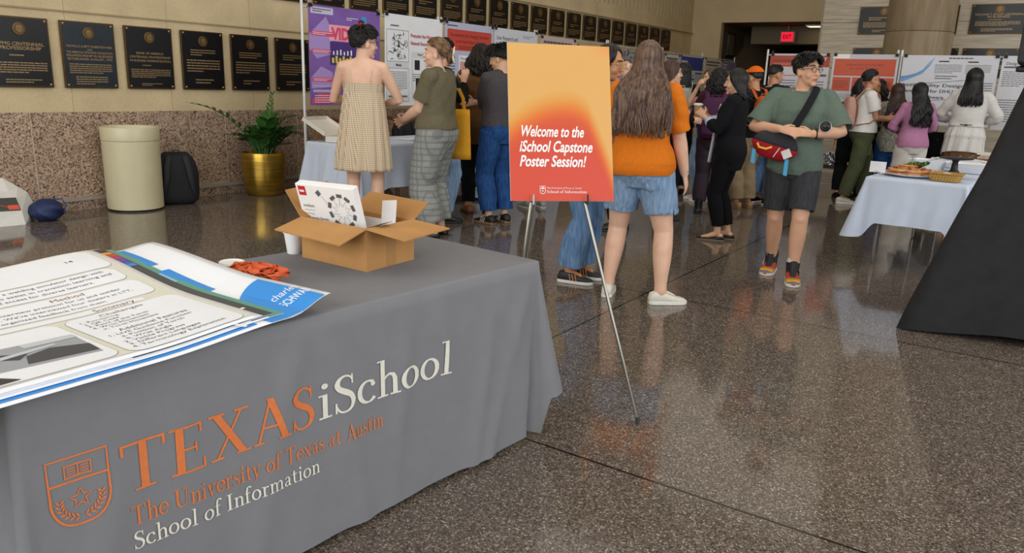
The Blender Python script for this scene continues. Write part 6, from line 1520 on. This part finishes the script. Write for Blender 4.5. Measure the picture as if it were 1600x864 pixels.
MB().tube([p.W[1]+V(.03*math.cos(q), .026*math.sin(q), .012) for q in (2*PI*j/16 for j in range(17))], .0045, 6, ends=False).obj('bracelet', mat('7a5a44', .5), p.root, smooth=True)

# 9 older man
p = Person('person with short grey hair and white collar under a dark jacket', (-3.38,6.9), 100, 1.73, 'm', 'fair', 1.0, head=(14,0), arms=({'w':(-.05,.27,1.1),'p':(-.7,-.5,-.5)},{'w':(.05,.26,1.1),'p':(.7,-.5,-.5)}))
p.top(blackf, .85, 1.9, .024, .014, name='jacket', seed=17); p.bottom(fabric('26272c'), 1.9, .014, (.01,.02,.03)); p.hair(H_grey, 'short', n=200, rad=.012, seed=17); p.face('77706a'); p.shoes(mat('151515', .3), darksole)
MB().loft([[p.T(V(.072*math.cos(a), -.012+.07*math.sin(a), z)) for a in (2*PI*j/20 for j in range(20))] for z in (1.425,1.47)], cap=False).obj('collar', whitef, p.root, smooth=True)

# 10 visitor beside the orange shirt
p = Person('person with brown hair, glasses and mustard scarf beside the orange T-shirt', (-3.36,7.88), -52, 1.68, 'f', 'fair', .95, arms=({'w':(-.05,.27,1.1),'p':(-.7,-.5,-.5)},{'w':(.05,.26,1.1),'p':(.7,-.5,-.5)}))
p.top(blackf, .85, 1.9, .02, .014, seed=18); p.bottom(blackf, 1.9, .012, (.0,.01,.02)); p.hair(H_red, 'long', 1.46, 130, k=1.07, width=.95, seed=18, back=-.1); p.face('4a3226'); p.glasses('5a4634'); p.shoes(mat('151515', .3), darksole)
MB().tube([p.T(V(.085*math.cos(q), -.01+.08*math.sin(q), 1.45+.01*math.sin(3*q))) for q in (2*PI*j/18 for j in range(19))], .026, 10, ends=False).obj('scarf', fabric('c49a3a'), p.root, smooth=True)

# 11 black hair, pale backpack
p = Person('person in black with black hair and a pale grey backpack', (-4.03,9.85), 22, 1.72, 'f', 'light', .95, head=(-30,0), arms=({'w':(-.05,.27,1.1),'p':(-.7,-.5,-.5)},{'w':(.08,.28,1.25),'p':(.7,-.5,-.5)}))
p.top(blackf, .9, 1.9, .016, .014, seed=19); p.bottom(blackf, 1.9, .012, (.0,.01,.02)); p.hair(H_black, 'long', 1.36, 110, k=1.06, seed=19, back=-.13); p.shoes(blackf, darksole)
worn_pack(p, fabric('a8a79f', .08), 'pale grey backpack on the person with long black hair', w=.3, h=.44, d=.15, z=.96)

# 12 hand to the mouth
p = Person('person with brown hair raising a hand to the mouth, pale jeans', (-3.57,9.62), 128, 1.65, 'f', 'light', .95, head=(15,-4), arms=({'w':(-.02,.22,1.12),'p':(-.6,-.5,-.5)},{'w':(-.0,.17,1.46),'p':(.5,.3,-1)}), hands=(None,{'d':(-.5,-.1,.6),'n':(0,-1,0),'curl':.9}))
p.top(fabric('2a2228'), .95, .5, .014, .014, seed=20); p.bottom(J5, 1.9, .014, (.01,.02,.03)); p.hair(H_brown, 'long', 1.5, 110, k=1.05, width=.7, seed=20); p.face('3a261c'); p.shoes(mat('c9c2c0', .6), rubber, 'sneaker', lace=mat('d86a6a', .6))

# 13 purple backpack
p = Person('person with black curls and boots, wearing a plum backpack, back turned', (-3.09,8.58), 14, 1.63, 'f', 'tan', .95, arms=({'w':(-.12,.24,1.1),'p':(-.7,-.5,-.5)},{'w':(.1,.28,1.2),'p':(.7,-.5,-.5)}))
p.top(fabric('4a2630'), .86, 1.9, .016, .014, seed=21); p.bottom(fabric('3e333d'), 1.85, .014, (.01,.02,.035)); p.curly(H_black, 1.42, 150, 1.15, 5, .012); p.shoes(mat('101010', .3), darksole, 'boot')
worn_pack(p, fabric('4b2c47', .12), 'plum purple backpack on the person with black curls', w=.34, h=.46, d=.17, z=.92)

# 14 black blazer with a coffee cup
p = Person('person in long black blazer with black bob, holding a paper coffee cup', (-2.42,7.2), 97, 1.59, 'f', 'light', .98, head=(10,-4), arms=({'w':(-.07,.27,1.235),'p':(-.55,-.5,-.7)},{'w':(.06,.28,1.24),'p':(.6,-.5,-.7)}), feet=((-.07,.03,10,0),(.08,-.04,2,0)), near=True, hands=({'d':(.25,.75,.6),'n':(1,.1,-.1),'curl':.75},{'d':(-.25,.75,.6),'n':(-1,.1,-.1),'curl':.75}))
bz = p.top(fabric('17171b', .1), .72, 1.5, .028, .016, fold=.004, name='blazer', seed=22); p.bottom(fabric('121216', .1), 1.84, .012, (.0,.006,.012), 1.0, .003, seed=14)
MB().tube([p.T(V(-.03,.125,1.36)), p.T(V(-.04,.15,1.25)), p.T(V(-.045,.16,1.1)), p.T(V(-.05,.172,.95)), p.T(V(-.055,.185,.8))], [(.02,.01),(.026,.012),(.03,.014),(.034,.016),(.036,.018)], 12, side=(1,0,0)).obj('shirt_front', fabric('c9ced6', .05), p.root, smooth=True)
for sx in (-1, 1):
    q = p.armpath(sx, 1.42, 1.62, 4); MB().tube(q, [p.armr(1.5)+.018, p.armr(1.5)+.021, p.armr(1.5)+.021, p.armr(1.5)+.017], 14).obj('shirt_cuff', fabric('b4c6de', .05), p.root, smooth=True)
p.hair(H_black, 'long', 1.435, 190, k=1.06, width=.92, amp=.003, seed=22, back=-.1, front=48, rad=.014, sidefront=False); p.face('120d0b', 'a8605a'); p.shoes(mat('101012', .3), mat('9a8468', .6), 'flat')
cw = p.world((p.W[-1]+p.W[1])/2+V(0,.085,.02)); papercup((cw.x, cw.y, cw.z-.03), .115, .028, .041, 'brown paper coffee cup with white lid held by the person in black blazer', whitef, mat('a8875f', .6))

# 15 orange cap
p = Person('person in orange cap, black T-shirt and khaki trousers', (-2.94,9.38), 62, 1.67, 'm', 'tan', 1.0, head=(12,-4), arms=({'w':(-.1,.22,1.0),'p':(-.6,-.7,-.4)},{'w':(.25,.07,.88),'p':(.3,-1,-.1)}))
p.top(blackf, .88, .8, .02, .024, seed=23, name='t_shirt'); p.bottom(fabric('8f7c60'), 1.92, .016, (.015,.03,.045), fold=.006, seed=15); p.hair(H_black, 'short', n=40, k=1.0, rad=.009, lock=.3, seed=23); p.face('120d0b'); p.shoes(mat('9a7a55', .6, 0, .1, 30), gum)
cap_m = fabric('e06a1c', .05); mb = MB(); rg = [[p.hc+p.HM @ (p.scalp(62*i/8+.5, az, 1.15)+V(0,0,.006)) for az in (360*j/32 for j in range(32))] for i in range(9)]; rg.append([p.hc+p.HM @ (p.scalp(74, az, 1.14)+V(0,0,.006)) for az in (360*j/32 for j in range(32))]); mb.loft(rg, cap=False)
bill = [[p.hp_(x*.075, .085+yy*(.075*math.sqrt(max(0,1-x*x*.8))), .055-.012*yy-.02*x*x+dz) for x in (-1+2*j/12 for j in range(13))] for yy, dz in ((-.1,.004),(1,.002),(1,-.002),(-.1,-.0))]; mb.loft(bill, cap=False, close=False)
cap_o = mb.obj('cap', cap_m, p.root, smooth=True); mb = MB(); mb.ell(p.hp_(0,.098,.088), (.024,.008,.018), p.HM, 12, 8); mb.obj('emblem', fabric('e9b23a'), cap_o, smooth=True)
worn_pack(p, fabric('b5562a', .1), 'rust orange backpack on the person in orange cap', w=.26, h=.38, d=.13, z=1.0)

# 16 navy shirt
p = Person('person in navy shirt with cropped black hair behind the orange cap', (-2.88,9.95), -18, 1.73, 'm', 'tan', 1.12, head=(-22,-8), arms=({'w':(-.1,.26,1.1),'p':(-.7,-.5,-.5)},{'w':(.1,.27,1.1),'p':(.7,-.5,-.5)}))
p.top(fabric('1a2330'), .9, .8, .02, .02, seed=24); p.bottom(J1, 1.9, .015, (.01,.02,.03)); p.hair(H_black, 'short', n=130, rad=.008, lock=.7, k=1.0, seed=24); p.shoes(blackf, rubber); p.face('120d0b')

# 17 man in green walking towards the viewer
p = Person('person in sage green T-shirt and dark shorts with glasses, walking, bright patchwork high tops', (-1.53,6.06), 193, 1.68, 'm', 'light', 1.04, head=(44,2), arms=({'w':(-.105,.25,1.135),'p':(-.95,-.3,-.5)},{'w':(.125,.255,1.16),'p':(.95,-.3,-.5)}), feet=((-.085,.15,6,0),(.09,-.14,-8,.0)), near=True, limb=1.1, belly=.08, hands=({'d':(.9,.3,.12),'n':(.1,-.75,-.6),'curl':.7},{'d':(-.9,.3,-.1),'n':(.0,-.75,-.6),'curl':.65}))
grn = fabric('66766a', .06)
p.top(grn, .815, .93, .02, .03, fold=.006, name='t_shirt', seed=25); p.bottom(J4, .86, .015, (.0,.012,.016), .98, .003, 'shorts', 16)
p.hair(H_black, 'short', n=420, k=1.03, rad=.013, lock=1.15, seed=26, front=44); p.face('1a120e', 'a86a5a'); p.glasses('3a2e26', .021)
MB().tube([p.T(V(.076*math.cos(q), -.006+.075*math.sin(q), 1.434-.012*max(0, math.sin(q)))) for q in (2*PI*j/20 for j in range(21))], .013, 10, ends=False).obj('neckband', grn, p.root, smooth=True)
p.shoes(mat('b8402e', .5, 0, .1), rubber, 'hightop', lace=mat('1a1a1a', .6), toe=mat('dca03a', .5), panel=mat('27222a', .5))
for sx in (-1, 1):
    f = p.ft[sx]; a = p.A[sx]-V(0,0,.085); R = Matrix.Rotation(math.radians(f[2]), 3, 'Z')
    MB().loft([[a+R @ V(w*math.cos(q), y, .03+h*max(0, math.sin(q))) for q in (PI*j/12 for j in range(13))] for y, w, h in ((.155,.055,.016),(.184,.044,.013),(.203,.02,.006))], close=False, cap=False).obj('toe_guard', mat('5f7394', .5), p.root, smooth=True)
    MB().tube([a+R @ V(0,-.02,.15), a+R @ V(0,-.018,.175)], [(.049,.05),(.046,.048)], 14, side=R @ V(1,0,0)).obj('sock', whitef if sx < 0 else fabric('3a3a3c'), p.root, smooth=True)
    MB().box(a+R @ V(sx*.049,.03,.066), (.006,.06,.045), R).obj('side_panel', mat('3c8c7c', .5) if sx < 0 else mat('d8d6d0', .5), p.root, bevel=.002)
MB().tube([p.W[-1]+(p.E[-1]-p.W[-1]).normalized()*.03+Vector(q) for q in ((0,.034,0),(0,.024,.024),(0,0,.034),(0,-.024,.024),(0,-.034,0),(0,-.024,-.024),(0,0,-.034),(0,.024,-.024),(0,.034,0))], [(.012,.004)]*9, 8, ends=False).obj('watch', mat('151517', .4), p.root, smooth=True)
# sling bag
def PL(x, y, z): return p.world(p.T(V(x, y, z)))
bc = PL(.15, .2, 1.03); t = thing('sling_bag', 'red and charcoal sling bag worn across the sage green T-shirt', 'bag', bc, p.yaw)
inv = lambda w: Matrix.Rotation(-p.yaw, 3, 'Z') @ (w-bc)
tilt = Matrix.Rotation(math.radians(-14), 3, 'Y')
def bag_ring(z, w, d): return [tilt @ V(w*math.copysign(abs(math.cos(a))**.6, math.cos(a)), d*math.copysign(abs(math.sin(a))**.7, math.sin(a)), z) for a in (2*PI*j/28 for j in range(28))]
MB().loft([bag_ring(.0,.165,.05), bag_ring(.035,.16,.052), bag_ring(.075,.13,.045), bag_ring(.105,.075,.03), bag_ring(.112,.05,.02)]).obj('top_panel', fabric('3a3a40', .08), t, smooth=True, auto=False)
MB().loft([bag_ring(-.095,.07,.03), bag_ring(-.085,.1,.042), bag_ring(-.04,.15,.056), bag_ring(.0,.172,.056), bag_ring(.008,.168,.05)]).obj('front_panel', fabric('a51d28', .08), t, smooth=True, auto=False)
MB().box(tilt @ V(-.1,.057,-.025), (.062,.004,.062), tilt @ Matrix.Rotation(.7, 3, 'Y')).obj('patch', mat('dcd8d4', .6, 0, .1, 60), t)
MB().tube([tilt @ V(.12,.056,-.01), tilt @ V(.1,.064,-.034), tilt @ V(.05,.067,-.032), tilt @ V(.015,.066,-.008)], [(.008,.004)]*4, 8).obj('zip_pull', mat('e2b93a', .5), t, smooth=True)
MB().tube([tilt @ V(-.04,.06,.0), tilt @ V(-.02,.068,-.07)], .005, 6).obj('zip_pull', mat('c9b49a', .5), t, smooth=True)
blu_s = mat('3f9fd0', .6, 0, .05)
for x, L in ((-.115,.12),(.13,.1)): MB().loft([[tilt @ V(x-.014,.03,-.06)+V(0,0,0), tilt @ V(x+.014,.03,-.06), tilt @ V(x+.014,.034,-.06), tilt @ V(x-.014,.034,-.06)], [tilt @ V(x-.014,.03,-.06)+V(.0,.02,-L), tilt @ V(x+.014,.03,-.06)+V(0,.02,-L), tilt @ V(x+.014,.034,-.06)+V(0,.02,-L), tilt @ V(x-.014,.034,-.06)+V(0,.02,-L)]]).obj('loose_strap', blu_s, t)
MB().tube([inv(PL(*q)) for q in ((.07,.205,1.10),(.02,.20,1.19),(-.035,.18,1.30),(-.075,.12,1.40),(-.095,.04,1.462),(-.1,-.04,1.468),(-.06,-.13,1.38),(.06,-.165,1.2),(.2,-.1,1.06),(.235,.02,1.03),(.24,.13,1.02))], [(.026,.005)]*11, 8, side=(1,0,0)).obj('strap', fabric('232327', .08), t, smooth=True)
bw_ = PL(-.185, .2, 1.185); t = thing('water_bottle', 'black and white water bottle tucked under the arm of the person in sage green', 'bottle', bw_, p.yaw)
Rb = Matrix.Rotation(math.radians(-78), 3, 'X')
mb = MB(); prof = [(.036,-.2),(.042,-.195),(.042,.03),(.036,.036)]; mb.loft([[Rb @ V(r*math.cos(2*PI*j/20), r*math.sin(2*PI*j/20), z) for j in range(20)] for r, z in prof]); mb.obj('body', mat('e3e3e3', .3, 0, .03), t, smooth=True)
mb = MB(); mb.loft([[Rb @ V(r*math.cos(2*PI*j/20), r*math.sin(2*PI*j/20), z) for j in range(20)] for r, z in ((.038,.034),(.038,.05),(.032,.056),(.022,.058),(.022,.07),(.016,.075))]); mb.obj('cap', mat('151517', .35), t, smooth=True)

# 18 white tee with pink backpack
p = Person('person in white T-shirt and olive cargo trousers, curly dark ponytail and glasses', (-1.95,10.95), -62, 1.71, 'f', 'tan', 1.0, head=(6,0), arms=({'w':(.0,.27,1.12),'p':(-.6,-.6,-.5)},{'w':(.03,.28,1.1),'p':(.6,-.6,-.5)}), feet=((-.08,.13,0,0),(.09,-.17,-2,.0)))
p.top(whitef, .93, .7, .028, .018, seed=27, name='t_shirt'); p.bottom(fabric('4d513a', .1), 1.92, .016, (.012,.02,.03), 1.0, .006, seed=17); p.swept(H_black, (0,-.12,.02), 420, 1.07, 27)
r = random.Random(4); mb = MB()
for i in range(46):
    q = r.uniform(0, 6.28); pts = [p.hp_(.012*math.cos(q), -.1, .03)]
    for j in range(1, 9): pts.append(p.hp_(.012*math.cos(q)+(.018+.05*j/8)*math.cos(q)*1.0+.012*math.sin(j*1.9+i), -.125-.035*math.sin(PI*j/8)+.05*math.sin(q)*j/8+.012*math.cos(j*1.7+i), .03-.026*j))
    mb.tube(pts, .009, 6)
mb.obj('ponytail', H_black, p.root, smooth=True, auto=False); p.face('120d0b'); p.glasses('6a4a38'); p.shoes(mat('cfc9bb', .6), rubber)
worn_pack(p, fabric('b98f80', .1), 'dusty pink backpack on the person in white T-shirt', w=.28, h=.4, d=.14, z=.97)
o = p.world(V(.16,.03,.74)); 
MB().box(p.ft and V(.16,.02,.72), (.012,.13,.15)).obj('cargo_pocket', fabric('4d513a', .1), p.root, bevel=.006)

# 19 dark curls, hand to the chin
p = Person('person with dark curls, hand at the chin, behind the white T-shirt', (-1.98,11.79), 148, 1.61, 'f', 'brown', .95, head=(20,0), arms=({'w':(-.02,.24,1.12),'p':(-.6,-.5,-.5)},{'w':(.02,.2,1.40),'p':(.5,.2,-1)}), hands=(None,{'d':(-.3,-.2,1),'n':(0,-1,0),'curl':.6}))
p.top(blackf, .9, 1.9, .016, .014, seed=28); p.bottom(blackf, 1.9, .012, (.0,.01,.02)); p.curly(H_black, 1.45, 120, 1.1, 9, .012); p.face('120d0b'); p.shoes(blackf, darksole)

# 20 long brown hair, floral
flor = speckle('floral_print', 62, [(0,'8f8a80'),(.4,'a8a295'),(.6,'747d66'),(.78,'9a857c'),(.9,'b9b3a6')], .85, spec=.15)
p = Person('person with very long dark brown hair and a floral blouse, back turned', (-1.68,11.42), 18, 1.555, 'f', 'brown', .95, arms=({'w':(-.12,.24,1.1),'p':(-.7,-.5,-.5)},{'w':(.1,.28,1.2),'p':(.7,-.5,-.5)}))
p.top(flor, .74, 1.5, .024, .02, seed=29, name='blouse'); p.bottom(J2, 1.9, .013, (.01,.02,.03)); p.hair(hairm('22140f', '432a1f'), 'long', 1.1, 190, k=1.06, width=1.3, seed=29, back=-.15, amp=.009, fr_=26); p.shoes(blackf, rubber)

# 21 pink sweater
p = Person('person in pink sweater and white trousers, long black hair, back turned', (-1.33,10.72), 30, 1.56, 'f', 'light', 1.0, head=(8,-8), arms=({'w':(-.13,.22,1.06),'p':(-.8,-.5,-.4)},{'w':(.12,.24,1.08),'p':(.75,-.5,-.4)}))
p.top(fabric('b17a9a', .07), .865, 1.88, .02, .02, fold=.005, name='sweater', seed=30); p.bottom(fabric('d5d0c6', .05), 1.9, .015, (.015,.03,.05), 1.0, .005, seed=18); p.hair(H_black, 'long', 1.16, 190, k=1.07, width=1.2, seed=30, back=-.155, amp=.012, fr_=24); p.shoes(mat('cfc9bb', .6), rubber)

# 22 white blouse
p = Person('person in loose white blouse with buckled back and straight black hair, brown skirt', (-0.81,11.12), 2, 1.75, 'f', 'light', 1.02, arms=({'w':(-.15,.22,1.08),'p':(-.9,-.4,-.4)},{'w':(.15,.22,1.08),'p':(.9,-.4,-.4)}))
wb = fabric('d3d0ca', .05)
p.top(wb, 1.04, 1.6, .022, .03, fold=.006, name='blouse', seed=31); p.skirt(wb, .70, 1.06, .02, .045, .012, 11, 'blouse_tail', asym=-.05); p.skirt(fabric('6d4f33', .1), .42, 1.0, .012, .03, .008, 9, 'skirt'); p.hair(H_black, 'long', 1.30, 230, k=1.07, width=1.15, amp=.002, seed=31, back=-.135, rad=.014); p.shoes(blackf, darksole)
mb = MB(); mb.tube([p.T(V(-.06,-.143,1.065)), p.T(V(0,-.15,1.06)), p.T(V(.06,-.143,1.065))], [(.008,.004)]*3, 8); mb.ell(p.T(V(0,-.152,1.06)), (.018,.005,.012)); mb.obj('buckle', mat('4a3a2a', .4, .3), p.root, smooth=True)

# 23 visitor in black behind the white tee
p = Person('person in black, mostly hidden behind the pink backpack', (-2.16,11.36), 10, 1.54, 'f', 'light', .95)
p.top(blackf, .85, 1.9, .018, .014, seed=32); p.bottom(blackf, 1.92, .014, (.01,.02,.04)); p.hair(H_black, 'long', 1.42, 90, seed=32); p.face('120d0b'); p.shoes(blackf, darksole)
# dark coat over a chair between the last two
c3 = dup(c1); c3.location = (-1.07, 11.62, 0); c3.rotation_euler = (0,0,0); c3['label'] = 'chair under a black coat between the pink sweater and the white blouse'; c3['group'] = 'chairs by the right hand boards'
t = thing('coat', 'black coat draped over a chair between the pink sweater and the white blouse', 'coat', (-1.07, 11.40, .5)); rg = []
for i in range(10):
    q = i/9; rg.append([((.23-.05*q**2+.012*math.sin(5*a+i))*math.copysign(abs(math.cos(a))**.7, math.cos(a)), (.075-.02*q+.012*math.sin(4*a+i*.7))*math.sin(a), -.15+.62*q) for a in (2*PI*j/32 for j in range(32))])
MB().loft(rg).obj('body', fabric('141416'), t, smooth=True, auto=False)
for sx in (-1, 1): MB().tube([(sx*.17,-.03,.42),(sx*.23,-.05,.2),(sx*.235,-.05,-.08)], [.045,.05,.048], 12).obj('sleeve', fabric('141416'), t, smooth=True)
